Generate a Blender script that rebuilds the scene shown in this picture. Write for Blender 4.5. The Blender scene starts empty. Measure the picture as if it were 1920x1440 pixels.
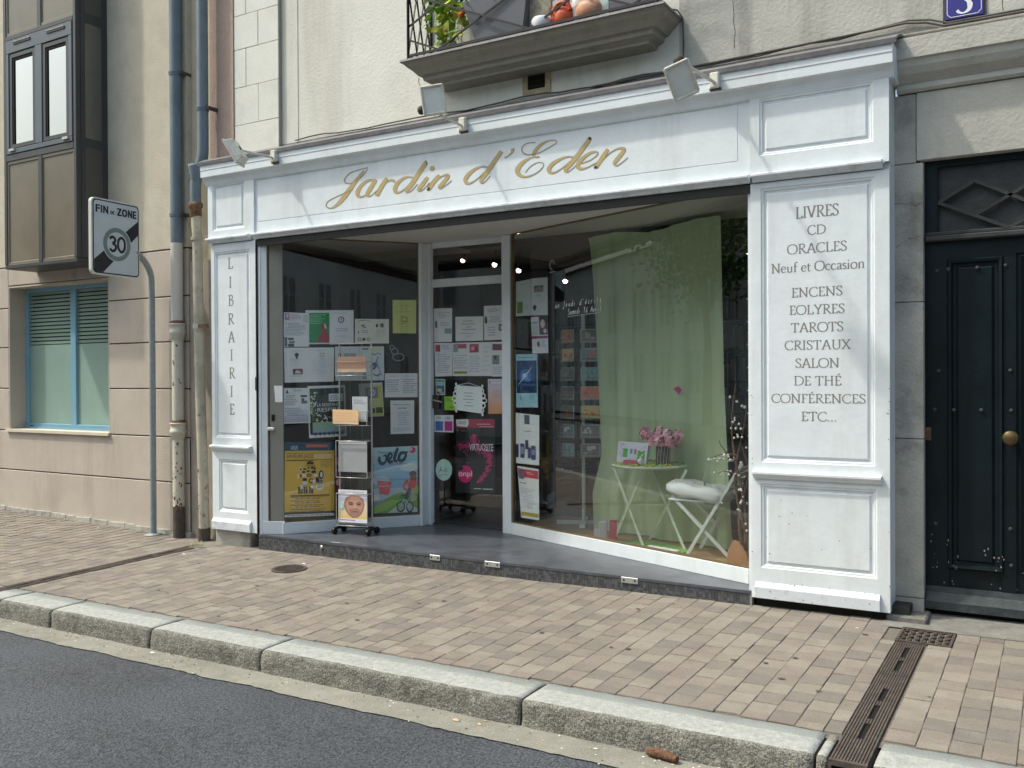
import bpy, bmesh, math, random
from mathutils import Vector, Matrix, noise
random.seed(7)
S = bpy.context.scene
C = S.collection
R = math.radians

# ------------------------------------------------------------------ camera
cam_d = bpy.data.cameras.new('camera'); cam = bpy.data.objects.new('camera', cam_d); C.objects.link(cam)
cam_d.sensor_width = 36; cam_d.lens = 36 * 1730 / 1920; cam_d.clip_end = 500; cam_d.clip_start = .05
yaw, pit, rol = R(-30.8), R(-.37), R(-.28)
f = Vector((math.sin(yaw)*math.cos(pit), math.cos(yaw)*math.cos(pit), math.sin(pit)))
r = Vector((math.cos(yaw), -math.sin(yaw), 0)); u = r.cross(f)
r2 = math.cos(rol)*r + math.sin(rol)*u; u2 = r2.cross(f)
M = Matrix((r2, u2, -f)).transposed().to_4x4(); M.translation = Vector((0, -6, 1.54))
cam.matrix_world = M
S.camera = cam
# ------------------------------------------------------------------ sky, sun, exposure
sun_dir = Vector((-.998, -.612, 1.743)).normalized()      # towards the sun
w = bpy.data.worlds.new('World'); S.world = w; w.use_nodes = True
nt = w.node_tree; nt.nodes.clear()
sk = nt.nodes.new('ShaderNodeTexSky'); sk.sky_type = 'NISHITA'; sk.sun_disc = False
sk.sun_elevation = math.asin(sun_dir.z); sk.sun_rotation = math.atan2(sun_dir.x, sun_dir.y)
sk.air_density = 1.5; sk.dust_density = 6.0; sk.ozone_density = .8
bg = nt.nodes.new('ShaderNodeBackground'); bg.inputs['Strength'].default_value = .15
wo = nt.nodes.new('ShaderNodeOutputWorld')
wt = nt.nodes.new('ShaderNodeVectorMath'); wt.operation = 'MULTIPLY'; wt.inputs[1].default_value = (.945, 1.02, 1.025)   # the camera's white balance of a hazy sky
nt.links.new(sk.outputs[0], wt.inputs[0]); nt.links.new(wt.outputs[0], bg.inputs[0]); nt.links.new(bg.outputs[0], wo.inputs[0])
sd = bpy.data.lights.new('sun', 'SUN'); sd.energy = 2.0; sd.angle = R(2.2); sd.color = (1, .965, .88)
so = bpy.data.objects.new('sun', sd); C.objects.link(so)
so.rotation_euler = (-sun_dir).to_track_quat('-Z', 'Y').to_euler()
S.view_settings.view_transform = 'Standard'; S.view_settings.look = 'None'
S.view_settings.exposure = .55; S.view_settings.gamma = 1; S.view_settings.use_curve_mapping = False
S.cycles.max_bounces = 7; S.cycles.transparent_max_bounces = 10
try: S.cycles.use_denoising = True
except Exception: pass

# ------------------------------------------------------------------ materials
MATS = {}
def mat(name, col, rough=.7, var=.12, scale=6, bump=.0, bscale=60, spec=.4, metal=0, dirt=None, dscale=1.5, damt=.5, fine=0, streak=False, coat=0, emit=None, dr=(.5, .72)):
    if name in MATS: return MATS[name]
    m = bpy.data.materials.new(name); m.use_nodes = True; t = m.node_tree; n = t.nodes; b = n['Principled BSDF']; L = t.links.new
    b.inputs['Roughness'].default_value = rough; b.inputs['Metallic'].default_value = metal
    b.inputs['Specular IOR Level'].default_value = spec
    if coat: b.inputs['Coat Weight'].default_value = coat
    c4 = (*col, 1)
    if emit:
        b.inputs['Emission Color'].default_value = (*emit[0], 1); b.inputs['Emission Strength'].default_value = emit[1]
    if var == 0 and not bump and not dirt:
        b.inputs['Base Color'].default_value = c4; MATS[name] = m; return m
    g = n.new('ShaderNodeNewGeometry')
    vec = g.outputs['Position']
    if streak:
        mp = n.new('ShaderNodeMapping'); mp.inputs['Scale'].default_value = (1, 1, .12); L(vec, mp.inputs[0]); vs = mp.outputs[0]
    else: vs = vec
    no = n.new('ShaderNodeTexNoise'); no.inputs['Scale'].default_value = scale; no.inputs['Detail'].default_value = 6; no.inputs['Roughness'].default_value = .62; L(vec, no.inputs['Vector'])
    mx = n.new('ShaderNodeMix'); mx.data_type = 'RGBA'
    mx.inputs['A'].default_value = (*[max(0, c*(1-var)) for c in col], 1); mx.inputs['B'].default_value = (*[min(1, c*(1+var)) for c in col], 1)
    rg = n.new('ShaderNodeMapRange'); rg.inputs['From Min'].default_value = .3; rg.inputs['From Max'].default_value = .7
    L(no.outputs['Fac'], rg.inputs['Value']); L(rg.outputs[0], mx.inputs['Factor'])
    out = mx.outputs['Result']
    if fine:
        n2 = n.new('ShaderNodeTexNoise'); n2.inputs['Scale'].default_value = 160; n2.inputs['Detail'].default_value = 3; L(vec, n2.inputs['Vector'])
        r3 = n.new('ShaderNodeMapRange'); r3.inputs['From Min'].default_value = .35; r3.inputs['From Max'].default_value = .65; r3.inputs['To Min'].default_value = 1-fine; r3.inputs['To Max'].default_value = 1+fine
        L(n2.outputs['Fac'], r3.inputs['Value'])
        m2 = n.new('ShaderNodeVectorMath'); m2.operation = 'SCALE'; L(out, m2.inputs[0]); L(r3.outputs[0], m2.inputs['Scale']); out = m2.outputs[0]
    if dirt:
        n3 = n.new('ShaderNodeTexNoise'); n3.inputs['Scale'].default_value = dscale; n3.inputs['Detail'].default_value = 9; n3.inputs['Roughness'].default_value = .7; L(vs, n3.inputs['Vector'])
        r4 = n.new('ShaderNodeMapRange'); r4.inputs['From Min'].default_value = dr[0]; r4.inputs['From Max'].default_value = dr[1]; r4.inputs['To Max'].default_value = damt; L(n3.outputs['Fac'], r4.inputs['Value'])
        m3 = n.new('ShaderNodeMix'); m3.data_type = 'RGBA'; L(r4.outputs[0], m3.inputs['Factor']); L(out, m3.inputs['A']); m3.inputs['B'].default_value = (*dirt, 1); out = m3.outputs['Result']
    L(out, b.inputs['Base Color'])
    if bump:
        n4 = n.new('ShaderNodeTexNoise'); n4.inputs['Scale'].default_value = bscale; n4.inputs['Detail'].default_value = 5; L(vec, n4.inputs['Vector'])
        bp = n.new('ShaderNodeBump'); bp.inputs['Strength'].default_value = bump; bp.inputs['Distance'].default_value = .01
        L(n4.outputs['Fac'], bp.inputs['Height']); L(bp.outputs[0], b.inputs['Normal'])
    MATS[name] = m; return m
def glass_mat(name, tint=(.975, .985, .98), refl=1.0, rough=0):
    m = bpy.data.materials.new(name); m.use_nodes = True; t = m.node_tree; n = t.nodes; L = t.links.new; n.clear()
    o = n.new('ShaderNodeOutputMaterial'); mx = n.new('ShaderNodeMixShader'); tr = n.new('ShaderNodeBsdfTransparent'); gl = n.new('ShaderNodeBsdfGlossy'); fr = n.new('ShaderNodeFresnel')
    ge = n.new('ShaderNodeNewGeometry'); mi = n.new('ShaderNodeMapRange'); mi.inputs['To Min'].default_value = 1.5; mi.inputs['To Max'].default_value = 1/1.5; L(ge.outputs['Backfacing'], mi.inputs['Value']); L(mi.outputs[0], fr.inputs['IOR']); tr.inputs[0].default_value = (*tint, 1); gl.inputs['Roughness'].default_value = rough
    mu = n.new('ShaderNodeMath'); mu.operation = 'MULTIPLY'; mu.inputs[1].default_value = 1.7*refl; mu.use_clamp = True
    L(fr.outputs[0], mu.inputs[0]); L(mu.outputs[0], mx.inputs[0]); L(tr.outputs[0], mx.inputs[1]); L(gl.outputs[0], mx.inputs[2]); L(mx.outputs[0], o.inputs[0])
    MATS[name] = m; return m
white = mat('white_paint', (.715, .765, .79), .42, .05, 7, .14, 30, dirt=(.44, .43, .38), dscale=3.2, damt=.32, streak=True)
white_old = mat('white_paint_worn', (.68, .725, .765), .5, .07, 8, .2, 40, dirt=(.28, .27, .23), dscale=9, damt=.6)
cream = mat('cream_plaster', (.70, .69, .62), .9, .07, 2.5, .35, 45, dirt=(.36, .32, .25), dscale=1.3, damt=.5, streak=True, fine=.05)
creamstone = mat('cream_stone', (.72, .71, .64), .9, .05, 4, .25, 55, dirt=(.42, .38, .30), dscale=2.2, damt=.4, fine=.05)
greystone = mat('grey_stone', (.42, .41, .365), .92, .16, 4, .6, 45, dirt=(.15, .145, .12), dscale=3.5, damt=.75, fine=.10)
greyplaster = mat('grey_plaster', (.455, .445, .40), .92, .12, 3, .45, 40, dirt=(.20, .19, .16), dscale=2.6, damt=.7, streak=True, fine=.07)
render_top = mat('beige_render', (.60, .545, .435), .95, .07, 5, .9, 170, dirt=(.42, .36, .26), dscale=3, damt=.4, fine=.14)
render_low = mat('pinkish_render', (.50, .438, .372), .93, .07, 3, .5, 120, dirt=(.27, .23, .185), dscale=2.5, damt=.5, fine=.10, streak=True)
pink = mat('pinkish_stone', (.47, .35, .29), .95, .12, 5, .7, 90, dirt=(.22, .15, .12), dscale=5, damt=.5, fine=.12)
joint = mat('dark_joint', (.10, .085, .07), .95, .2, 20)
sand = mat('joint_sand', (.15, .132, .112), .95, .3, 30, .5, 100)
bronze = mat('bronze_metal', (.085, .078, .068), .42, .15, 2, .05, 10, spec=.5)
bronze_d = mat('dark_bronze_frame', (.055, .056, .058), .4, .1, 4)
greyframe = mat('blue_grey_frame', (.10, .12, .14), .4, .08, 4)
bronze_panel = mat('bronze_panel', (.16, .135, .095), .3, .25, 1.3, .02, 6, spec=.5, fine=.06)
bluefr = mat('blue_frame', (.19, .36, .47), .45, .06, 6)
zinc = mat('zinc_pipe', (.155, .20, .235), .5, .12, 6, .1, 30, metal=.0, dirt=(.09, .11, .13), dscale=4, damt=.5)
creampipe = mat('cream_pipe_paint', (.56, .53, .44), .6, .06, 8, .2, 40, dirt=(.13, .075, .045), dscale=14, damt=.85, dr=(.61, .66))
creampipe2 = mat('stained_pipe_paint', (.42, .39, .31), .7, .18, 8, .3, 40, dirt=(.16, .10, .055), dscale=11, damt=.85, dr=(.58, .66))
plastic_pipe = mat('cream_plastic', (.62, .59, .52), .45, .04, 8)
rust = mat('rusty_iron', (.16, .085, .05), .9, .4, 25, .8, 60, dirt=(.32, .26, .14), dscale=18, damt=.7)
iron = mat('cast_iron', (.085, .068, .058), .7, .3, 20, .4, 80, spec=.3)
black = mat('black_iron', (.012, .012, .014), .45, .1, 10, spec=.4)
blackp = mat('black_plastic', (.012, .012, .012), .4, 0)
voidm = mat('dark_void', (.006, .006, .006), .95, 0)
galv = mat('galvanised_steel', (.27, .31, .32), .5, .15, 25, .05, 40, metal=.25)
lead = mat('lead_flashing', (.155, .15, .155), .6, .2, 8, .3, 30, dirt=(.07, .065, .06), dscale=6, damt=.6)
doorg = mat('black_green_paint', (.005, .011, .014), .42, .25, 5, .15, 30, spec=.22, dirt=(.012, .014, .014), dscale=6, damt=.5, streak=True)
doorgrey = mat('dusty_door_paint', (.034, .037, .038), .6, .25, 10, .3, 40)
brass = mat('old_brass', (.13, .095, .045), .45, .3, 30, metal=.7)
lamp_white = mat('lamp_casing', (.64, .62, .54), .5, .12, 20, .1, 50, dirt=(.22, .19, .13), dscale=12, damt=.6)
slate = mat('slate_floor', (.075, .082, .098), .34, .3, 5, .1, 14, spec=.5, dirt=(.15, .155, .17), dscale=7, damt=.5)
tile_a = mat('mosaic_dark', (.062, .065, .070), .45, .15, 12)
tile_b = mat('mosaic_mid', (.095, .10, .105), .45, .15, 12)
tile_c = mat('mosaic_light', (.115, .12, .12), .45, .15, 12)
grout = mat('grout', (.25, .25, .24), .9, .15, 20)
granite = mat('kerb_granite', (.265, .285, .272), .85, .09, 6, .6, 120, dirt=(.18, .185, .165), dscale=3.5, damt=.45, fine=.12)
granite2 = mat('kerb_granite_brown', (.28, .255, .215), .85, .14, 6, .8, 120, dirt=(.15, .14, .11), dscale=4, damt=.6, fine=.20)
granite_f = mat('kerb_face_granite', (.19, .185, .16), .95, .32, 24, 1.0, 70, dirt=(.07, .068, .05), dscale=7, damt=.75, fine=.6)
gutter = mat('gutter_concrete', (.24, .235, .20), .93, .14, 5, .6, 100, dirt=(.13, .125, .10), dscale=3, damt=.6, fine=.15)
PAV = [mat('paver_%s' % k, c, .9, .10, 9, .5, 130, dirt=(.15, .125, .10), dscale=3.0, damt=.45, fine=.13) for k, c in
       (('sand', (.236, .210, .172)), ('brown', (.202, .177, .150)), ('pinkish', (.222, .190, .163)), ('grey', (.182, .162, .142)), ('pale', (.250, .222, .188)))]
wood = mat('light_wood', (.42, .27, .14), .6, .12, 12)
goldwood = mat('brown_bead', (.16, .11, .055), .5, .15, 12)
soffit_m = mat('soffit_paint', (.60, .60, .57), .6, .04, 3)
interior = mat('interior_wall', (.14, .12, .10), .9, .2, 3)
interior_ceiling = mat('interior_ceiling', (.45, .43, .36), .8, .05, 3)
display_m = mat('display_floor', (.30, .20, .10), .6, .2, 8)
grass_m = mat('green_felt', (.22, .42, .08), .9, .3, 30)
leafs = [mat('leaf_%s' % k, c, .5, .25, 20, spec=.4) for k, c in (('lime', (.34, .46, .05)), ('green', (.15, .30, .035)), ('yellowish', (.50, .50, .07)), ('dark', (.03, .09, .03)))]
glass = glass_mat('window_glass')
glass2 = glass_mat('bay_glass', (.25, .27, .3), 4)
def flat(rgb, rough=.75): return mat('print_%02x%02x%02x_%d' % (*[int(min(1, c)*255) for c in rgb], int(rough*100)), rgb, rough, 0)
flat_ = flat
PAPER = (.66, .69, .74); INK = (.04, .04, .045); GREY = (.33, .34, .37)

# ------------------------------------------------------------------ mesh builder
class MB:
    def __init__(s): s.v = []; s.f = []; s.m = []; s.mats = []; s.sm = []
    def mi(s, m):
        if m not in s.mats: s.mats.append(m)
        return s.mats.index(m)
    def add(s, vs, fs, m, smooth=False):
        o = len(s.v); s.v += [tuple(v) for v in vs]; k = s.mi(m)
        for q in fs: s.f.append([i+o for i in q]); s.m.append(k); s.sm.append(smooth)
    def box(s, x0, x1, y0, y1, z0, z1, m, b=0):
        if x0 > x1: x0, x1 = x1, x0
        if y0 > y1: y0, y1 = y1, y0
        if z0 > z1: z0, z1 = z1, z0
        s.obox(((x0+x1)/2, (y0+y1)/2, (z0+z1)/2), (x1-x0, y1-y0, z1-z0), Matrix.Identity(3), m, b); return s
    def obox(s, c, d, rot, m, b=0):
        c = Vector(c); hx, hy, hz = d[0]/2, d[1]/2, d[2]/2
        if b <= 0:
            vs = [c + rot @ Vector((i*hx, j*hy, k*hz)) for i in (-1, 1) for j in (-1, 1) for k in (-1, 1)]
            s.add(vs, [(0, 1, 3, 2), (4, 6, 7, 5), (0, 4, 5, 1), (2, 3, 7, 6), (0, 2, 6, 4), (1, 5, 7, 3)], m); return s
        bm = bmesh.new(); bmesh.ops.create_cube(bm, size=1)
        for v in bm.verts: v.co = Vector((v.co.x*2*hx, v.co.y*2*hy, v.co.z*2*hz))
        bmesh.ops.bevel(bm, geom=bm.edges[:], offset=min(b, hx*.9, hy*.9, hz*.9), segments=1, affect='EDGES')
        bm.verts.index_update()
        s.add([c + rot @ v.co for v in bm.verts], [[v.index for v in q.verts] for q in bm.faces], m); bm.free(); return s
    def prism(s, prof, a, b, axis, m, cap=True):   # prof: list of 2D points, extruded a..b along axis; x: prof=(y,z); y: prof=(x,z); z: prof=(x,y)
        n = len(prof)
        def P(q, t): return {'x': (t, q[0], q[1]), 'y': (q[0], t, q[1]), 'z': (q[0], q[1], t)}[axis]
        vs = [P(q, a) for q in prof] + [P(q, b) for q in prof]
        fs = [(i, (i+1) % n, n+(i+1) % n, n+i) for i in range(n)]
        if cap: fs += [tuple(range(n))[::-1], tuple(range(n, 2*n))]
        s.add(vs, fs, m); return s
    def tube(s, pts, rad, m, n=10, cap=True):
        pts = [Vector(p) for p in pts]; rads = rad if isinstance(rad, (list, tuple)) else [rad]*len(pts)
        vs = []; k = len(pts); up = None
        for i, p in enumerate(pts):
            t = (pts[min(i+1, k-1)] - pts[max(i-1, 0)])
            if t.length < 1e-7: t = Vector((0, 0, 1))
            t.normalize()
            if up is None: up = Vector((0, 0, 1)) if abs(t.z) < .9 else Vector((0, 1, 0))
            a = t.cross(up)
            if a.length < 1e-4: a = t.cross(Vector((1, 0, 0)))
            a.normalize(); b = t.cross(a); up = -b if False else up
            for j in range(n):
                w_ = 2*math.pi*j/n; vs.append(p + (a*math.cos(w_) + b*math.sin(w_))*rads[i])
        fs = [(i*n+j, i*n+(j+1) % n, (i+1)*n+(j+1) % n, (i+1)*n+j) for i in range(k-1) for j in range(n)]
        s.add(vs, fs, m, True)
        if cap: s.add(vs[:n], [tuple(range(n))], m); s.add(vs[-n:], [tuple(range(n))], m)
        return s
    def bar(s, a, b, wd, dp, m):                   # flat bar between two points
        a = Vector(a); b = Vector(b); t = (b-a); L = t.length; t.normalize()
        x = t.cross(Vector((0, 1, 0)));
        if x.length < .01: x = Vector((1, 0, 0))
        x.normalize(); y = t.cross(x)
        s.obox((a+b)/2, (wd, dp, L), Matrix((x, y, t)).transposed(), m); return s
    def lathe(s, prof, c, m, n=20, rot=None, smooth=True):   # prof: (r,z)
        c = Vector(c); rot = rot or Matrix.Identity(3); vs = []
        for rr, z in prof:
            for j in range(n):
                w_ = 2*math.pi*j/n; vs.append(c + rot @ Vector((rr*math.cos(w_), rr*math.sin(w_), z)))
        k = len(prof)
        s.add(vs, [(i*n+j, i*n+(j+1) % n, (i+1)*n+(j+1) % n, (i+1)*n+j) for i in range(k-1) for j in range(n)], m, smooth)
        s.add(vs[:n], [tuple(range(n))[::-1]], m); s.add(vs[-n:], [tuple(range(n))], m); return s
    def ball(s, c, rx, m, ry=None, rz=None, n=10, jit=0):
        ry = ry or rx; rz = rz or rx; k = max(5, n*2//3)
        vs = []; c = Vector(c)
        for i in range(k+1):
            a = math.pi*i/k
            for j in range(n):
                w_ = 2*math.pi*j/n; q = 1 + (random.uniform(-jit, jit) if jit else 0)
                vs.append(c + Vector((rx*math.sin(a)*math.cos(w_)*q, ry*math.sin(a)*math.sin(w_)*q, rz*math.cos(a)*q)))
        s.add(vs, [(i*n+j, i*n+(j+1) % n, (i+1)*n+(j+1) % n, (i+1)*n+j) for i in range(k) for j in range(n)], m, True); return s
    def rings(s, levels, m, fill=True):            # levels: (x0,x1,z0,z1,y)
        vs = []
        for x0, x1, z0, z1, y in levels: vs += [(x0, y, z0), (x1, y, z0), (x1, y, z1), (x0, y, z1)]
        fs = [(4*i+j, 4*i+(j+1) % 4, 4*i+4+(j+1) % 4, 4*i+4+j) for i in range(len(levels)-1) for j in range(4)]
        if fill: k = 4*(len(levels)-1); fs.append((k, k+1, k+2, k+3))
        s.add(vs, fs, m); return s
    def make(s, name, parent=None, base=None, bevel=0):
        me = bpy.data.meshes.new(name); me.from_pydata(s.v, [], s.f); me.update()
        for q in s.mats: me.materials.append(q)
        me.polygons.foreach_set('material_index', s.m); me.polygons.foreach_set('use_smooth', s.sm)
        bm = bmesh.new(); bm.from_mesh(me); bmesh.ops.recalc_face_normals(bm, faces=bm.faces[:]) ; bm.to_mesh(me); bm.free()
        o = bpy.data.objects.new(name, me); C.objects.link(o)
        if base is not None:
            me.transform(Matrix.Translation(-Vector(base))); o.location = base
        if parent is not None: attach(o, parent)
        if bevel:
            md = o.modifiers.new('bevel', 'BEVEL'); md.width = bevel; md.segments = 2; md.limit_method = 'ANGLE'; md.angle_limit = R(40)
        return o
def wloc(p):
    v = Vector((0, 0, 0))
    while p is not None: v = v + p.location; p = p.parent
    return v
def attach(o, p):
    o.parent = p; o.location = Vector(o.location) - wloc(p)
def tag(o, label, cat, group=None, kind=None):
    if label: o['label'] = label
    if cat: o['category'] = cat
    if group: o['group'] = group
    if kind: o['kind'] = kind
    return o
def thing(name, label, cat, loc=(0, 0, 0), group=None):
    o = bpy.data.objects.new(name, None); C.objects.link(o); o.location = loc; o.empty_display_size = .1
    return tag(o, label, cat, group)
def struct(o): o['kind'] = 'structure'; return o
def stuff(o): o['kind'] = 'stuff'; return o
def dup(o, loc=None, parent=None, group=None):
    c = o.copy(); C.objects.link(c)
    if parent is not None: c.parent = parent
    if loc is not None: c.location = loc
    for ch in list(o.children): dup(ch, None, c)
    return c

def ribbon(path, z_w, mp, q, m, closed=False, nseg=6):
    """path: (x,y,w) control points, Catmull-Rom; mp maps 2D to 3D"""
    P = [Vector(p[:2]) for p in path]; W = [p[2] for p in path]; n_ = len(P); out = []
    for i in range(n_-1 if not closed else n_):
        g_ = lambda k: (P[k % n_] if closed else P[max(0, min(n_-1, k))])
        h_ = lambda k: (W[k % n_] if closed else W[max(0, min(n_-1, k))])
        p0, p1, p2, p3 = g_(i-1), g_(i), g_(i+1), g_(i+2); w0, w1, w2, w3 = h_(i-1), h_(i), h_(i+1), h_(i+2)
        for s_ in range(nseg):
            t1 = s_/nseg; t2 = t1*t1; t3 = t2*t1
            cr_ = lambda a, b, c, d: .5*((2*b)+(c-a)*t1+(2*a-5*b+4*c-d)*t2+(3*b-a-3*c+d)*t3)
            out.append((cr_(p0, p1, p2, p3), max(.4*min(w1, w2), w1+(w2-w1)*t1)))
    if not closed: out.append((P[-1], W[-1]))
    vs = []; k = len(out)
    for i, (p, w_) in enumerate(out):
        a = out[(i-1) % k if closed else max(0, i-1)][0]; c = out[(i+1) % k if closed else min(k-1, i+1)][0]
        t_ = c-a
        if t_.length < 1e-9: t_ = Vector((1, 0))
        t_.normalize(); nn = Vector((-t_.y, t_.x)); vs += [mp(p+nn*w_/2, z_w), mp(p-nn*w_/2, z_w)]
    fs = [(2*i, 2*i+1, 2*i+3, 2*i+2) for i in range(k-1)]
    if closed: fs.append((2*k-2, 2*k-1, 1, 0))
    q.add(vs, fs, m)
# ground planes
def gz(x, y):
    z = .055 + .009*x + .02*min(y, .3)
    if x < -7.3: z += .03*min(4, -7.3-x)*max(0, min(1, (y+2.15)/2.3))
    return z
def rz(x): return .055 + .009*x - .043 - .13
# ================================================================== GROUND
mb = MB()
def sheet(m, x0, x1, ys, zf, nx=1):
    xs = [x0+(x1-x0)*i/nx for i in range(nx+1)]
    vs = [(x, y, zf(x, y)) for y in ys for x in xs]; k = nx+1
    return MB_add(m, vs, [(j*k+i, j*k+i+1, (j+1)*k+i+1, (j+1)*k+i) for j in range(len(ys)-1) for i in range(nx)])
def MB_add(m, vs, fs): q = MB(); q.add(vs, fs, m); return q
# asphalt with its own coarse aggregate
am = bpy.data.materials.new('asphalt'); am.use_nodes = True; t = am.node_tree; n = t.nodes; b = n['Principled BSDF']; L = t.links.new
g = n.new('ShaderNodeNewGeometry'); vo = n.new('ShaderNodeTexVoronoi'); vo.inputs['Scale'].default_value = 85; L(g.outputs['Position'], vo.inputs['Vector'])
no = n.new('ShaderNodeTexNoise'); no.inputs['Scale'].default_value = 60; no.inputs['Detail'].default_value = 6; L(g.outputs['Position'], no.inputs['Vector'])
nb = n.new('ShaderNodeTexNoise'); nb.inputs['Scale'].default_value = 1.3; nb.inputs['Detail'].default_value = 5; L(g.outputs['Position'], nb.inputs['Vector'])
cr = n.new('ShaderNodeValToRGB'); cr.color_ramp.elements[0].color = (.016, .018, .022, 1); cr.color_ramp.elements[1].color = (.080, .088, .102, 1); cr.color_ramp.elements[0].position = .30; cr.color_ramp.elements[1].position = .68
L(no.outputs['Fac'], cr.inputs[0])
cr2 = n.new('ShaderNodeMapRange'); cr2.inputs['From Min'].default_value = .3; cr2.inputs['From Max'].default_value = .7; cr2.inputs['To Min'].default_value = .8; cr2.inputs['To Max'].default_value = 1.25; L(nb.outputs['Fac'], cr2.inputs[0])
vm = n.new('ShaderNodeVectorMath'); vm.operation = 'SCALE'; L(cr.outputs[0], vm.inputs[0]); L(cr2.outputs[0], vm.inputs['Scale']); L(vm.outputs[0], b.inputs['Base Color'])
bp = n.new('ShaderNodeBump'); bp.inputs['Strength'].default_value = .9; bp.inputs['Distance'].default_value = .006; L(vo.outputs['Distance'], bp.inputs['Height']); L(bp.outputs[0], b.inputs['Normal'])
b.inputs['Roughness'].default_value = .85
o = sheet(am, -90, 60, [-90, -12, -6, -2.42, -2.1], lambda x, y: rz(x)+.0-(.012*(y+2.4) if y > -6.5 else .012*(-6+2.4)), 20).make('road'); struct(o)
# ragged gutter strip, 4 mm above the asphalt
vs = []; xs = [-14+.04*i for i in range(400)]
for x in xs: vs += [(x, -2.395+.02*noise.noise((x*3, 0, 0))+.012*noise.noise((x*17, 4, 0)), rz(x)+.006), (x, -2.10, rz(x)+.004)]
q = MB(); q.add(vs, [(2*i, 2*i+2, 2*i+3, 2*i+1) for i in range(len(xs)-1)], gutter); o = q.make('gutter'); struct(o)
# pavement bed under the pavers
o = sheet(sand, -14, 4, [-1.95, -1.0, .0, .6], lambda x, y: gz(x, y)-.009, 60).make('pavement'); struct(o); pavement = o
# kerb stones
kerb = bpy.data.objects.new('kerb', None); C.objects.link(kerb); struct(kerb)
joints = [-14, -12.2, -10.4, -8.6, -7.35, -6.62, -5.99, -4.95, -3.98, -2.24, -.865]
kedge = mat('kerb_pale_edge', (.33, .34, .32), .85, .2, 30, .5, 80, fine=.14)  # lighter stone colour along the outer part of the kerb top
def kerb_stone(x0, x1, top, seed):
    prof = [(-1.90, -.18), (-1.90, -.006), (-1.905, .0), (-2.0, .003), (-2.11, .001), (-2.155, -.002), (-2.168, -.009), (-2.174, -.022), (-2.18, -.07), (-2.182, -.105), (-2.186, -.135), (-2.186, -.19)]
    nx = max(3, int((x1-x0)/.035)); vs = []
    for i in range(nx+1):
        x = x0+.005+(x1-x0-.010)*i/nx; e = .012 if i in (0, nx) else 0
        for y, z in prof:
            nn = noise.noise((x*9+seed, y*9, z*9)); n2 = noise.noise((x*40, y*40, z*40+seed))
            face = 1 if z < -.01 and y < -2 else .25
            vs.append((x, y+(.010*nn+.009*n2)*face+(.35*e if y < -2.1 else 0), gz(x, -2.15)+.002+z+(.003*nn+.0015*n2)+(-.4*e if z > -.04 else 0)))
    k = len(prof); q = MB()
    for i in range(nx):
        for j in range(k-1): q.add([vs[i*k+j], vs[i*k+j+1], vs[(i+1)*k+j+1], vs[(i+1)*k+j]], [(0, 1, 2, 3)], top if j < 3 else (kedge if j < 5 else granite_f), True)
    q.add(vs[:k], [tuple(range(k))], granite_f); q.add(vs[-k:], [tuple(range(k))], granite_f)
    bm = bmesh.new(); o = q.make('kerb_stone', kerb); bm.from_mesh(o.data); bmesh.ops.remove_doubles(bm, verts=bm.verts[:], dist=1e-5); bmesh.ops.recalc_face_normals(bm, faces=bm.faces[:]); bm.to_mesh(o.data); bm.free()
    return o
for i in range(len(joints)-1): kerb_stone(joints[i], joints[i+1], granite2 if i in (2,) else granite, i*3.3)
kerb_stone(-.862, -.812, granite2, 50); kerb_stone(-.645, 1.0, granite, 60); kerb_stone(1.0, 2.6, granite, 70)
# pavers
PX, PY = .1225, .1405
paver_meshes = []
for m in PAV:
    a, b_, t_ = PX/2-.0010, PY/2-.0032, .0028
    q = MB(); vs = [(-a, -b_, -.03), (a, -b_, -.03), (a, b_, -.03), (-a, b_, -.03), (-a, -b_, -t_), (a, -b_, -t_), (a, b_, -t_), (-a, b_, -t_), (-a+t_, -b_+t_, 0), (a-t_, -b_+t_, 0), (a-t_, b_-t_, 0), (-a+t_, b_-t_, 0)]
    fs = [(j, (j+1) % 4, 4+(j+1) % 4, 4+j) for j in range(4)] + [(4+j, 4+(j+1) % 4, 8+(j+1) % 4, 8+j) for j in range(4)] + [(8, 9, 10, 11)]
    q.add(vs, fs, m); paver_meshes.append((vs, fs, m))
def blocked(x, y):
    if -.815 < x < -.645 and y < -.40: return True
    if -7.0 < x < -6.82 and y > -2.2 and y < -.15: return True
    if -.82 < x < -.52 and -.42 < y < -.1: return True
    if (x+5.39)**2+(y+.505)**2 < .14**2: return True
    if -6.24 < x < -.9 and y > -.02: return True
    return False
plist = []; lastk = 0
random.seed(11)
i = 0
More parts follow.
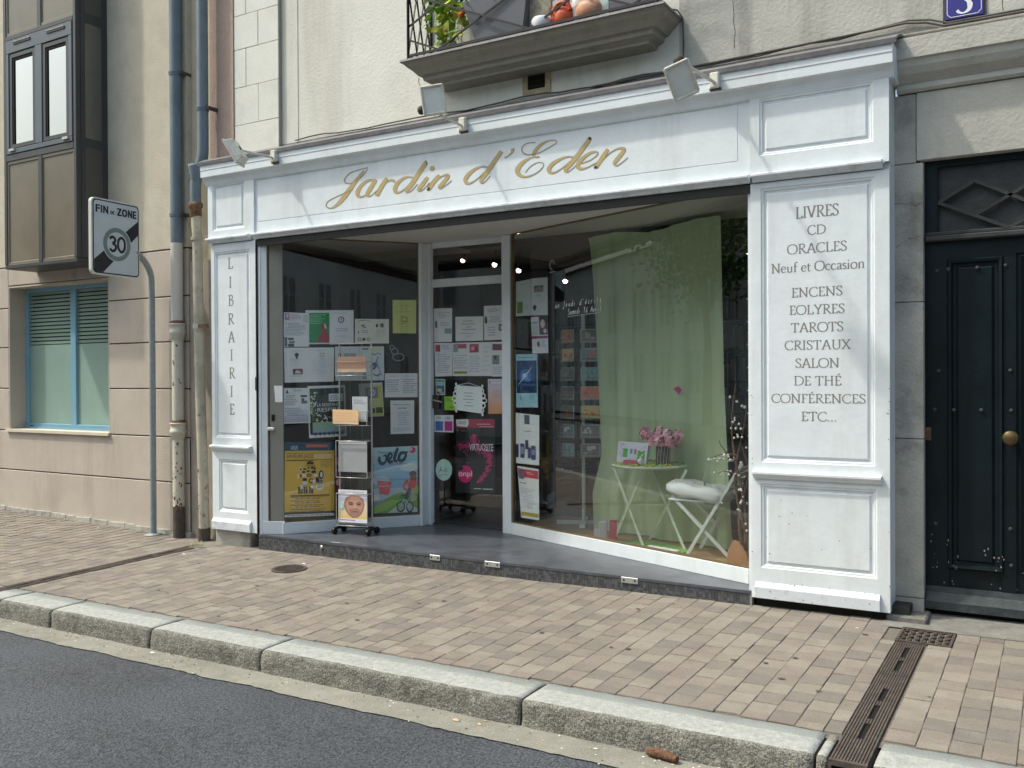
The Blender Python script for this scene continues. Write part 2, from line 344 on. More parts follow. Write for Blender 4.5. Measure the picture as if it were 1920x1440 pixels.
while True:
    x = -13.2 + i*PX
    if x > 3: break
    off = random.uniform(0, 1)*.02 + (PY/2 if i % 2 else 0)
    y = -1.895 + off - PY
    while y < .62:
        y += PY
        y0, y1 = max(y-PY/2, -1.895), y+PY/2
        if -6.24 < x < -.9: y1 = min(y1, .003 if x < -1.72 else .03)
        elif x >= -.6: y1 = min(y1, .0)
        elif x >= -.95: y1 = min(y1, -.12)
        elif x < -7.3: y1 = min(y1, .135)
        else: y1 = min(y1, .2)
        xa, xb = x-PX/2, x+PX/2
        for d0, d1, dy in ((-.812, -.652, -.41), (-6.991, -6.839, -.20)):
            if y0 < dy:
                if xa < d0 < xb: xb = d0
                elif xa < d1 < xb: xa = d1
                elif d0 <= xa and xb <= d1: xb = xa
                if y1 > dy and xb-xa < PX*.9: y1 = dy
        if xa > -.90 and xb < -.46 and y1 > -.41:
            y1 = min(y1, -.41)
        if y1-y0 < .025 or xb-xa < .02: continue
        yc = (y0+y1)/2; sy = (y1-y0)/PY; xc_ = (xa+xb)/2; sx = (xb-xa)/PX
        nv = noise.noise((x*.8, y*.8, 3)); wts = [2.4+3*max(0, nv), 2.6, 2.2+2*max(0, -nv), 2.2, 1.5]; wts[lastk] *= .12; k = lastk = random.choices(range(5), wts)[0]
        plist.append((xc_+random.uniform(-.0016, .0016), yc, sy, k, sx))
    i += 1
plist.sort(key=lambda p: (p[0])**2 + (p[1]+6)**2 + (60 if p[0] > .6 or p[0] < -8 else 0))
pm = []
for k, (vs, fs, m) in enumerate(paver_meshes):
    q = MB(); q.add(vs, fs, m); oo = q.make('paver'); pm.append(oo.data); bpy.data.objects.remove(oo)
field = MB()
for idx, (x, y, sy, k, sx) in enumerate(plist):
    z = gz(x, y)+random.uniform(-.0016, .0016); rx = .02+random.uniform(-.008, .008); ry = -.009+random.uniform(-.008, .008); rz_ = random.uniform(-.008, .008)
    if idx < 300:
        o = bpy.data.objects.new('paver', pm[k]); C.objects.link(o); o.parent = pavement
        o.location = (x, y, z); o.rotation_euler = (rx, ry, rz_); o.scale = (sx, sy, 1)
    else:
        mt = Matrix.Translation((x, y, z)) @ Matrix.Rotation(rz_, 4, 'Z') @ Matrix.Rotation(ry, 4, 'Y') @ Matrix.Rotation(rx, 4, 'X') @ Matrix.Diagonal((sx, sy, 1, 1))
        vs, fs, m = paver_meshes[k]; field.add([mt @ Vector(v) for v in vs], fs, m)
o = field.make('paver_field', pavement); stuff(o)
# slotted drain channels
def drain(x0, x1, y0, y1, label, zoff=.004):
    t_ = thing('drain_channel', label, 'drain', ((x0+x1)/2, y0, gz((x0+x1)/2, y0)), 'slotted drain channels across the pavement')
    brk = [y0, y0+(y1-y0)*.66, y1]; nb_ = 2
    sl = (x0+x1)/2
    for s_ in range(nb_):
        a = brk[s_]+.002; b2 = brk[s_+1]-.002; q = MB()
        def zz(y): return gz(sl, y)+zoff
        slots = [(a+.26+.245*k, a+.26+.245*k+.19) for k in range(3)] if s_ == 0 else [(a+.07+.245*k, a+.07+.245*k+.19) for k in range(2)]
        ribs = 12; w_ = (x1-x0)/ribs
        for k in range(ribs):
            for h_, e in ((0, .0022), (-.005, 0)):
                xa, xb = x0+k*w_+e, x0+(k+1)*w_-e
                segs = [(a, b2)]
                if k in (5, 6):
                    segs = []; c0 = a
                    for s0, s1 in slots: segs.append((c0, s0)); c0 = s1
                    segs.append((c0, b2))
                for c0, c1 in segs:
                    z0, z1 = zz(c0)+h_, zz(c1)+h_
                    q.add([(xa, c0, z0-.02), (xb, c0, z0-.02), (xb, c1, z1-.02), (xa, c1, z1-.02), (xa, c0, z0), (xb, c0, z0), (xb, c1, z1), (xa, c1, z1)],
                          [(0, 1, 5, 4), (1, 2, 6, 5), (2, 3, 7, 6), (3, 0, 4, 7), (4, 5, 6, 7)], iron)
        q.make('grating', t_)
    q = MB(); q.add([(x0, y0, gz(sl, y0)-.0062), (x1, y0, gz(sl, y0)-.0062), (x1, y1, gz(sl, y1)-.0062), (x0, y1, gz(sl, y1)-.0062)], [(0, 1, 2, 3)], voidm)
    q.box(x0-.004, x0+.004, y0, y1, gz(sl, y0)-.1, gz(sl, y0)-.012, iron); q.box(x1-.004, x1+.004, y0, y1, gz(sl, y0)-.1, gz(sl, y0)-.012, iron)
    q.make('channel_body', t_)
    q = MB(); z0 = gz(sl, y0)
    q.box(x0, x1, y0-.006, y0+.012, z0-.018, z0+.005, iron); q.box(x0, x0+.012, y0-.006, y0+.012, z0-.15, z0-.018, iron); q.box(x1-.012, x1, y0-.006, y0+.012, z0-.15, z0-.018, iron)
    q.box(x0+.012, x1-.012, y0+.02, y0+.022, z0-.15, z0-.018, voidm); q.make('outlet', t_)
    return t_
drain(-.806, -.658, -2.185, -.43, 'brown slotted drain channel by the number 3 doorway, ending over the kerb')
drain(-6.985, -6.845, -2.185, -.22, 'brown slotted drain channel running from the rusty downpipes to the kerb')
# round manhole cover
t_ = thing('manhole_cover', 'small round cast iron cover set in the pavers before the shop step', 'manhole cover', (-5.39, -.505, gz(-5.39, -.505)))
rotm = Matrix.Rotation(.02, 3, 'X')
q = MB(); q.lathe([(.142, -.02), (.142, .003), (.128, .004), (.126, .001), (.0, .001)], (-5.39, -.505, gz(-5.39, -.505)+.005), iron, 28, rotm, False); q.make('rim', t_)
q = MB()
for a in range(-6, 7):
    for c in range(-6, 7):
        if (a*a+c*c) < 37: q.obox((-5.39+a*.0185, -.505+c*.0185, gz(-5.39, -.505+c*.0185)+.009), (.011, .011, .006), Matrix.Identity(3), iron)
o = q.make('raised_studs', t_); stuff(o)
# hatch with herringbone bars
t_ = thing('drain_hatch', 'rusty square drain grating beside the pillar of the dark door', 'drain grating', (-.665, -.265, gz(-.665, -.265)))
q = MB(); z0 = gz(-.66, -.26)+.004
q.box(-.815, -.525, -.41, -.395, z0-.02, z0, iron); q.box(-.815, -.525, -.125, -.11, z0-.02, z0+.004, iron); q.box(-.815, -.80, -.395, -.125, z0-.02, z0+.002, iron); q.box(-.54, -.525, -.395, -.125, z0-.02, z0+.002, iron); q.make('frame', t_)
q = MB(); q.box(-.80, -.54, -.395, -.125, z0-.022, z0-.018, voidm); q.make('pit', t_)
q = MB()
for i in range(7):
    for j in range(7):
        a = math.pi/4 if (i+j) % 2 else -math.pi/4
        q.obox((-.785+i*.038, -.38+j*.04, z0-.006), (.034, .009, .012), Matrix.Rotation(a, 3, 'Z'), iron)
q.make('bars', t_)
# ================================================================== LEFT BUILDING (rendered)
LB = thing('rendered_building', 'beige rendered building left of the shop with a dark bay window above', 'building', (-9, .15, 0))
WY = .15
q = MB()   # recessed core behind the render panels
q.box(-16, -10.41, WY+.012, .6, -.1, 2.83, joint); q.box(-8.57, -7.36, WY+.012, .6, -.1, 2.83, joint); q.box(-10.41, -8.57, WY+.012, .6, -.1, .955, joint); q.box(-10.41, -8.57, WY+.012, .6, 2.65, 2.83, joint)
q.make('wall_core', LB)
rows = [(-.08, .519), (.519, .97), (.97, 1.449), (1.449, 1.917), (1.917, 2.367), (2.367, 2.835)]
def panelblk(x0, x1, z0, z1, m=render_low, y0=WY, y1=.35, par=LB, nm='render_panel'):
    q = MB(); q.box(x0, x1, y0, y1, z0+.006, z1-.006, m, .005); return q.make(nm, par)
for i, (z0, z1) in enumerate(rows):
    if i < 2:
        panelblk(-13.0, -7.36, z0, z1)
    else:
        zt = z1 if i < 5 else 2.60
        panelblk(-13.0, -10.4, z0, z1); panelblk(-8.58, -7.36, z0, z1)
panelblk(-10.395, -8.585, 2.62, 2.835)
q = MB(); q.box(-16, -7.36, WY, .6, 2.845, 8.2, render_top); q.make('upper_wall', LB)
q = MB(); q.box(-16, -7.36, WY+.012, .5, 2.833, 2.846, joint); q.make('joint', LB)
q = MB()
for k in range(40):
    x = -13+k*.142; q.box(x, x+.14, WY-.025-.01*random.random(), WY+.02, gz(x, .1)-.05, gz(x, .1)+.035+.012*random.random(), greystone)
q.make('footing', LB)
q = MB()  # reveal lining
q.box(-10.40, -10.385, WY+.004, .5, .975, 2.62, render_low); q.box(-8.60, -8.585, WY+.004, .5, .975, 2.62, render_low); q.box(-10.385, -8.60, WY+.004, .5, 2.60, 2.617, render_low); q.make('window_reveal', LB)
q = MB(); q.box(-10.43, -8.57, WY-.03, .42, .955, .985, mat('sill_stone', (.62, .56, .44), .85, .06, 5)); q.make('sill', LB)
wn = MB(); WF = .37
for x0, x1 in ((-10.385, -10.33), (-9.53, -9.43), (-8.66, -8.60)): wn.box(x0, x1, WF-.03, WF+.03, .985, 2.60, bluefr, .004)
wn.box(-10.33, -8.66, WF-.028, WF+.03, .985, 1.045, bluefr, .004); wn.box(-10.33, -8.66, WF-.028, WF+.03, 2.555, 2.60, bluefr, .004); wn.box(-10.36, -8.62, WF-.05, WF-.031, .985, 1.01, bluefr)
wo_ = wn.make('window', LB)
frost = mat('frosted_film', (.26, .37, .32), .25, .10, 1.2, spec=.6)
q = MB()
for x0, x1 in ((-10.33, -9.53), (-9.43, -8.66)): q.box(x0, x1, WF-.002, WF+.002, 1.045, 1.945, frost)
q.make('frosted_pane', wo_)
q = MB(); q.box(-10.33, -8.66, WF+.03, WF+.034, 1.9, 2.6, mat('dark_green_gap', (.012, .035, .03), .3, 0)); q.make('dark_pane', wo_)
z = 2.53
for k in range(14):
    zt = 1.955+k*.0435
    q = MB()
    for x0, x1 in ((-10.33, -9.53), (-9.43, -8.66)): q.box(x0, x1, WF-.002, WF+.002, zt+.0, zt+.0435-.009-.0011*(13-k)*0-.0045, mat('film_stripe', (.21, .30, .25), .3, .1, 2, spec=.6))
    q.make('film_stripe', wo_)
q = MB(); q.box(-10.3, -10.24, WF-.036, WF-.029, 1.0, 1.02, blackp); q.make('vent_slot', wo_)
# bay window
BY = -.205; bx0, bx1 = -9.85, -8.581
bay = MB()
bay.box(bx0+.01, bx1-.012, BY+.02, WY, 2.79, 8, bronze)
bay.box(bx0, bx1, BY-.0, WY+.01, 2.745, 2.79, bronze_d, .006)
for x0, x1 in ((bx0, bx0+.05), (bx1-.045, bx1)): bay.box(x0, x1, BY-.004, BY+.05, 2.79, 8, bronze_d, .004)
bayo = bay.make('bay_window', LB)
q = MB()
for z0, z1 in ((2.80, 3.88), (5.27, 7.5)):
    for x0, x1 in ((bx0+.07, -9.235), (-9.175, bx1-.06)):
        q = MB(); q.rings([(x0-.025, x1+.025, z0-.02, z1+.02, BY+.004), (x0, x1, z0+.01, z1-.01, BY+.004), (x0+.008, x1-.008, z0+.018, z1-.018, BY+.014)], bronze_panel); q.make('panel', bayo)
q = MB(); q.box(-9.235, -9.175, BY-.002, BY+.03, 2.79, 3.9, bronze_d); q.box(-9.235, -9.175, BY-.002, BY+.03, 5.25, 8, bronze_d); q.box(bx0+.05, bx1-.045, BY-.006, BY+.03, 3.90, 3.97, bronze_d, .004); q.box(bx0+.05, bx1-.045, BY-.006, BY+.03, 5.20, 5.25, bronze_d, .004); q.make('mullion', bayo)
q = MB(); z0, z1 = 3.975, 5.195; xm = -9.205
q.box(bx0+.06, bx1-.055, BY-.012, BY+.03, z0, z0+.05, greyframe, .004); q.box(bx0+.06, bx1-.055, BY-.012, BY+.03, z1-.14, z1, greyframe, .004)
for x0, x1 in ((bx0+.06, bx0+.11), (xm-.06, xm+.06), (bx1-.11, bx1-.055)): q.box(x0, x1, BY-.012, BY+.03, z0+.05, z1-.14, greyframe, .004)
for x0, x1 in ((bx0+.12, xm-.07), (xm+.07, bx1-.12)):
    for a, b2, c, d in ((x0, x0+.04, z0+.06, z1-.15), (x1-.04, x1, z0+.06, z1-.15), (x0+.04, x1-.04, z0+.06, z0+.10), (x0+.04, x1-.04, z1-.19, z1-.15)): q.box(a, b2, BY-.004, BY+.04, c, d, bronze_d)
q.make('window_frame', bayo)
for x0, x1 in ((bx0+.16, xm-.11), (xm+.11, bx1-.16)):
    q = MB(); q.box(x0, x1, BY+.012, BY+.016, z0+.10, z1-.19, glass2); q.make('pane', bayo)
    q = MB(); q.box(x0-.02, x0+.03, BY+.002, BY+.018, z0+.1, z1-.19, voidm); q.box(x0+.03, x1, BY+.002, BY+.028, z1-.22, z1-.19, voidm); q.make('gasket', bayo)
    q = MB(); q.box(x0+.05, x0+.35, BY-.02, BY-.012, z1-.06, z1-.035, black); q.box(x0+.05, x0+.35, BY-.024, BY-.02, z1-.035, z1-.03, lamp_white); q.make('vent_slot', bayo)
for x in (bx0+.13, bx1-.2): q = MB(); q.box(x, x+.09, BY-.03, BY-.012, 4.0, 4.025, mat('light_metal', (.5, .5, .48), .4, 0)); q.make('handle', bayo)
q = MB()   # side of the bay
for z0, z1 in ((2.80, 3.93), (5.3, 8)): q.box(bx1-.01, bx1+.0, BY+.1, WY-.06, z0, z1, bronze)
q.box(bx1-.012, bx1+.004, BY+.05, BY+.10, 2.79, 8, bronze_d); q.box(bx1-.012, bx1+.004, WY-.06, WY, 2.79, 8, bronze_d); q.box(bx1-.012, bx1+.004, BY+.1, WY-.06, 3.93, 4.02, bronze_d); q.box(bx1-.012, bx1+.004, BY+.1, WY-.06, 5.2, 5.3, bronze_d); q.make('side_panel', bayo)
q = MB(); q.box(bx1-.008, bx1-.002, BY+.10, WY-.06, 4.02, 5.2, glass2); q.make('side_pane', bayo)
# ================================================================== STONE BUILDING (shop + number 3)
SB = thing('stone_building', 'old cream and grey stone building holding the white shopfront and door number 3', 'building', (-3, .25, 0))
UY = .25
q = MB(); q.box(-5.98, -2.33, UY, .7, 3.5, 8.5, cream); q.make('plaster_wall', SB)
q = MB(); q.box(-2.33, 4, UY+.0, .7, 3.62, 8.5, greyplaster); q.make('grey_wall', SB)
q = MB(); q.box(-7.08, -6.76, .195, .7, 2.9, 8.5, pink); q.make('pinkish_strip', SB)
q = MB(); q.box(-7.36, -7.08, .21, .7, -.1, 8.5, mat('beige_strip', (.56, .50, .38), .95, .08, 5, .6, 120, fine=.08)) ; q.make('beige_strip', SB)
q = MB(); q.box(-7.08, -6.86, .205, .5, -.1, 2.95, greystone); q.make('lower_wall', SB)
q = MB(); q.box(-7.36, -7.0, .175, .209, -.1, 2.7, mat('pale_render', (.42, .37, .31), .95, .08, 5, .5, 90, dirt=(.26, .22, .18), dscale=3, damt=.5)); q.make('pale_strip', SB)
# quoin stones
zz = 3.60; k = 0; QY = .205
courses = [(3.58, 3.945), (3.945, 4.30), (4.30, 4.66), (4.66, 4.98), (4.98, 5.35), (5.35, 5.7), (5.7, 6.1)]
for i, (z0, z1) in enumerate(courses):
    cuts = [-6.76, -6.18] if i == 0 else ([-6.76, -6.44, -6.18] if i % 2 else [-6.76, -6.60, -6.18])
    for a, b2 in zip(cuts[:-1], cuts[1:]):
        q = MB(); q.box(a+.002, b2-.002, QY+random.uniform(-.001, .001), .5, z0+.002, z1-.002, creamstone, .003); q.make('stone', SB)
q = MB(); q.box(-6.758, -6.181, QY+.006, .5, 3.5, 6.1, mat('quoin_joint', (.36, .33, .27), .9, .1, 9)); q.box(-6.178, -5.98, .245, .5, 3.5, 8.5, cream); q.make('quoin_core', SB)
ckm = mat('crack', (.09, .08, .065), .95, .2, 30)
random.seed(19)
for (x0, z0, x1, z1, y, wd) in ((-.93, 2.62, -.74, 2.60, .1965, .004), (-.90, 2.35, -.76, 2.42, .1965, .003), (-.33, 4.2, -.30, 3.72, .2485, .004), (-1.95, 4.3, -1.93, 3.8, .2485, .004), (-4.62, 4.05, -4.50, 3.72, .2485, .007), (-4.40, 3.9, -4.46, 3.70, .2485, .005)):
    q = MB(); N = 9; ribbon([(x0+(x1-x0)*i/N+random.gauss(0, .006), z0+(z1-z0)*i/N+random.gauss(0, .006), wd*random.uniform(.3, 1.3)) for i in range(N+1)], 0, lambda p, z_: (p.x, y, p.y), q, ckm, nseg=3); q.make('crack', SB)
# small wall behind the shop's ends and below
q = MB(); q.box(-6.86, -6.40, .03, .3, -.1, .22, greystone, .01); q.make('left_base_stone', SB)
q = MB(); q.box(-1.74, -.80, .06, .3, -.1, .13, mat('dark_base', (.035, .036, .03), .9, .3, 10, .3)); q.make('right_base_stone', SB)
# vent
vfm = mat('vent_frame', (.42, .34, .21), .8, .25, 30, .3)
q = MB(); xa, xb, za, zb = -3.61, -3.365, 3.735, 3.925
q.box(xa, xa+.045, UY-.012, UY+.004, za, zb, vfm); q.box(xb-.045, xb, UY-.012, UY+.004, za, zb, vfm); q.box(xa+.045, xb-.045, UY-.012, UY+.004, za, za+.04, vfm); q.box(xa+.045, xb-.045, UY-.012, UY+.004, zb-.04, zb, vfm)
vt = q.make('air_vent', SB)
q = MB(); q.box(xa+.045, xb-.045, UY-.004, UY-.001, za+.04, zb-.04, voidm)
q.make('dark_opening', vt)
q = MB()
for k in range(4): q.box(xa+.045, xb-.045, UY-.008, UY-.004, za+.06+k*.04, za+.066+k*.04, mat('vent_mesh', (.035, .025, .018), .8, 0))
q.make('slat', vt)
# pillar and door surround
PY_ = .2
for z0, z1 in ((-.05, .16), (.16, 1.15), (1.15, 2.0), (2.0, 2.86), (2.86, 3.29)):
    q = MB(); q.box(-.96, -.775 if z0 > 2.8 else -.735, PY_+random.uniform(-.002, .002), .45, z0+.002, z1-.002, greystone, .004); q.make('stone', SB)
q = MB(); q.box(-.772, 2.0, PY_-.006, .33, 2.872, 3.29, greyplaster, .004); q.make('lintel', SB)
prof = [(.5, 3.295), (.18, 3.295), (.165, 3.31), (.165, 3.335), (.175, 3.345), (.16, 3.36), (.12, 3.39), (.095, 3.43), (.085, 3.47), (.07, 3.475), (.07, 3.60), (.25, 3.64), (.5, 3.64)]
q = MB(); q.prism(prof, -.882, 2.0, 'x', greyplaster); q.make('string_course', SB)
thm = mat('worn_threshold', (.20, .195, .175), .9, .2, 8, .5, 60, dirt=(.10, .098, .085), dscale=5, damt=.6, fine=.15)
q = MB()
q.box(-.93, -.70, .03, .4, -.06, gz(-.8, .1)+.03, thm, .01); q.make('pillar_foot', SB)
q = MB(); q.add([(-.735, .0, gz(-.7, 0)-.012), (2, .0, gz(1, 0)+.008), (2, .5, .115), (-.735, .5, .085)], [(0, 1, 2, 3)], thm)
q.add([(-.94, -.12, gz(-.9, -.1)-.001), (2, -.12, gz(1, -.1)+.001+.02), (2, .001, gz(1, 0)+.009), (-.94, .001, gz(-.9, 0)+.002)], [(0, 1, 2, 3)], thm); q.make('door_threshold', SB)
# carriage door
DY = .27
door = thing('carriage_door', 'tall black green wooden street door with lozenge fanlight, right of the shop', 'door', (0, DY, .05))
q = MB(); q.box(-.735, 1.0, DY+.012, DY+.06, .13, 2.37, doorg); q.box(-.735, -.60, DY, DY+.05, .12, 2.37, doorg); q.box(-.31, -.235, DY, DY+.05, .12, 2.37, doorg); q.box(-.60, -.31, DY, DY+.05, 2.24, 2.37, doorg); q.box(-.235, 1.0, DY, DY+.05, 2.27, 2.37, doorg); q.make('leaf', door)
q = MB(); q.rings([(-.61, -.30, .35, 2.26, DY+.0), (-.60, -.31, .36, 2.25, DY-.014), (-.585, -.325, .375, 2.235, DY-.010), (-.575, -.335, .385, 2.225, DY+.008), (-.56, -.35, .40, 2.21, DY+.010), (-.545, -.365, .41, 2.195, DY-.002)], doorg); q.make('moulded_panel', door)
q = MB(); q.rings([(-.22, .12, .35, 2.26, DY+.0), (-.21, .11, .36, 2.25, DY-.014), (-.185, .085, .385, 2.225, DY+.008), (-.155, .055, .41, 2.195, DY-.002)], doorg); q.make('moulded_panel', door)
q = MB(); q.box(-.735, 1.0, DY-.045, DY+.03, 2.37, 2.405, doorgrey, .008); q.box(-.735, 1.0, DY-.02, DY+.03, 2.405, 2.43, doorgrey, .006); q.make('transom', door)
q = MB(); q.box(-.735, 1, DY+.02, DY+.05, 2.42, 2.95, doorgrey); q.box(-.735, -.66, DY-.01, DY+.04, 2.43, 2.95, doorg); q.box(-.66, 1, DY-.008, DY+.04, 2.83, 2.95, doorg); q.make('fanlight_panel', door)
q = MB()
for k, (p0, p1) in enumerate((((-.655, 2.610), (-.455, 2.725)), ((-.455, 2.725), (-.05, 2.505)), ((-.655, 2.610), (-.27, 2.425)), ((-.27, 2.425), (.13, 2.640)), ((-.46, 2.510), (-.05, 2.740)), ((-.05, 2.740), (.3, 2.55)))):
    q.bar((p0[0], DY-.006-.002*(k % 3), p0[1]), (p1[0], DY-.006-.002*(k % 3), p1[1]), .020, .022, doorgrey)
q.make('lozenge_bars', door)
q = MB(); q.prism([(DY-.05, .10), (DY+.02, .10), (DY+.02, .235), (DY-.005, .235), (DY-.012, .20), (DY-.035, .165), (DY-.05, .15)], -.73, 1.0, 'x', mat('weathered_board', (.035, .045, .048), .6, .4, 12, .4, 30)); q.make('weather_board', door)
q = MB(); q.box(-.735, 1, DY+.0, DY+.1, .03, .13, voidm); q.make('gap_below', door)
for (x, z) in [(-.665, 2.19), (-.60, 2.195), (-.44, 2.195), (-.29, 2.20), (-.655, 1.57), (-.265, 1.57), (-.68, 1.33), (-.57, 1.33), (-.42, 1.33), (-.26, 1.33), (-.265, .62), (-.675, .62), (-.26, .40), (-.56, .36)]:
    q = MB(); q.ball((x, DY-.012 if abs(x+.46) < .17 else DY-.001, z), .013, doorgrey, .008, .013, 8); q.make('stud', door)
q = MB(); rotx = Matrix.Rotation(math.pi/2, 3, 'X')
q.lathe([(.0, 0), (.030, .002), (.032, .008), (.012, .014), (.012, .045), (.034, .05), (.044, .062), (.044, .078), (.036, .086), (.0, .088)], (-.262, DY-.001, 1.17), brass, 18, rotx); q.make('door_knob', door)
q = MB(); q.box(-.735, -.70, DY-.012, DY, 1.14, 1.22, rust); q.make('lock_plate', door)
chip = mat('chipped_paint', (.24, .24, .23), .9, .3, 60); q = MB()
random.seed(5)
for k in range(30):
    x = random.choice([-.67, -.59, -.4, -.38, -.3, -.24, -.34])+random.gauss(0, .022); z = max(.26, random.gauss(.37, .07)); s_ = random.uniform(.002, .006); yy = DY-.0015 if not (-.55 < x < -.36) else DY-.0035
    if -.61 < x < -.545 or -.365 < x < -.30: yy = DY-.0155
    pts = [(x+s_*math.cos(a)*random.uniform(.5, 1), yy, z+s_*random.uniform(.8, 1.8)*math.sin(a)) for a in [i*math.pi/3 for i in range(6)]]
    q.add(pts, [tuple(range(6))], chip)
o = q.make('chipped_spots', door); stuff(o)
# house number plate
t_ = thing('house_number', 'blue enamel house number plate reading 3 on the wall above the dark door', 'house number', (-.49, UY, 3.85))
blue = mat('blue_enamel', (.025, .02, .20), .22, .08, 8, coat=.5)
xa, xb, za, zb = -.614, -.403, 3.718, 3.95
q = MB(); q.box(xa-.012, xb+.014, UY-.008, UY-.0, za-.018, zb+.01, mat('plate_shadow_edge', (.06, .055, .05), .8, .2, 20)); q.make('shadow_backing', t_)  # dark rim round the plate, its shadow put into the colour, wider below
q = MB(); q.box(xa, xb, UY-.014, UY-.008, za, zb, blue, .002); q.make('plate', t_)
wm = flat((.75, .75, .78), .4); q = MB()
mp = lambda p, z_: (p.x, UY-.0152, p.y)
cc = .02; pts = [(xa+.012+cc, za+.012), (xb-.012-cc, za+.012), (xb-.012, za+.012+cc), (xb-.012, zb-.012-cc), (xb-.012-cc, zb-.012), (xa+.012+cc, zb-.012), (xa+.012, zb-.012-cc), (xa+.012, za+.012+cc)]
for a, b2 in zip(pts, pts[1:]+pts[:1]): ribbon([(*a, .0035), (*b2, .0035)], 0, mp, q, wm, nseg=1)
q.make('border', t_)
q = MB(); cx, cz = (xa+xb)/2-.002, 3.745
ribbon([(cx-.036, cz+.022, .018), (cx-.026, cz+.008, .014), (cx, cz, .008), (cx+.028, cz+.016, .022), (cx+.034, cz+.045, .030), (cx+.022, cz+.070, .020), (cx+.002, cz+.080, .006)], 0, mp, q, wm)
ribbon([(cx+.002, cz+.080, .006), (cx+.026, cz+.098, .022), (cx+.024, cz+.125, .024), (cx, cz+.142, .007), (cx-.028, cz+.130, .012), (cx-.034, cz+.115, .018)], 0, lambda p, z_: (p.x, UY-.0156, p.y), q, wm); q.make('numeral', t_)
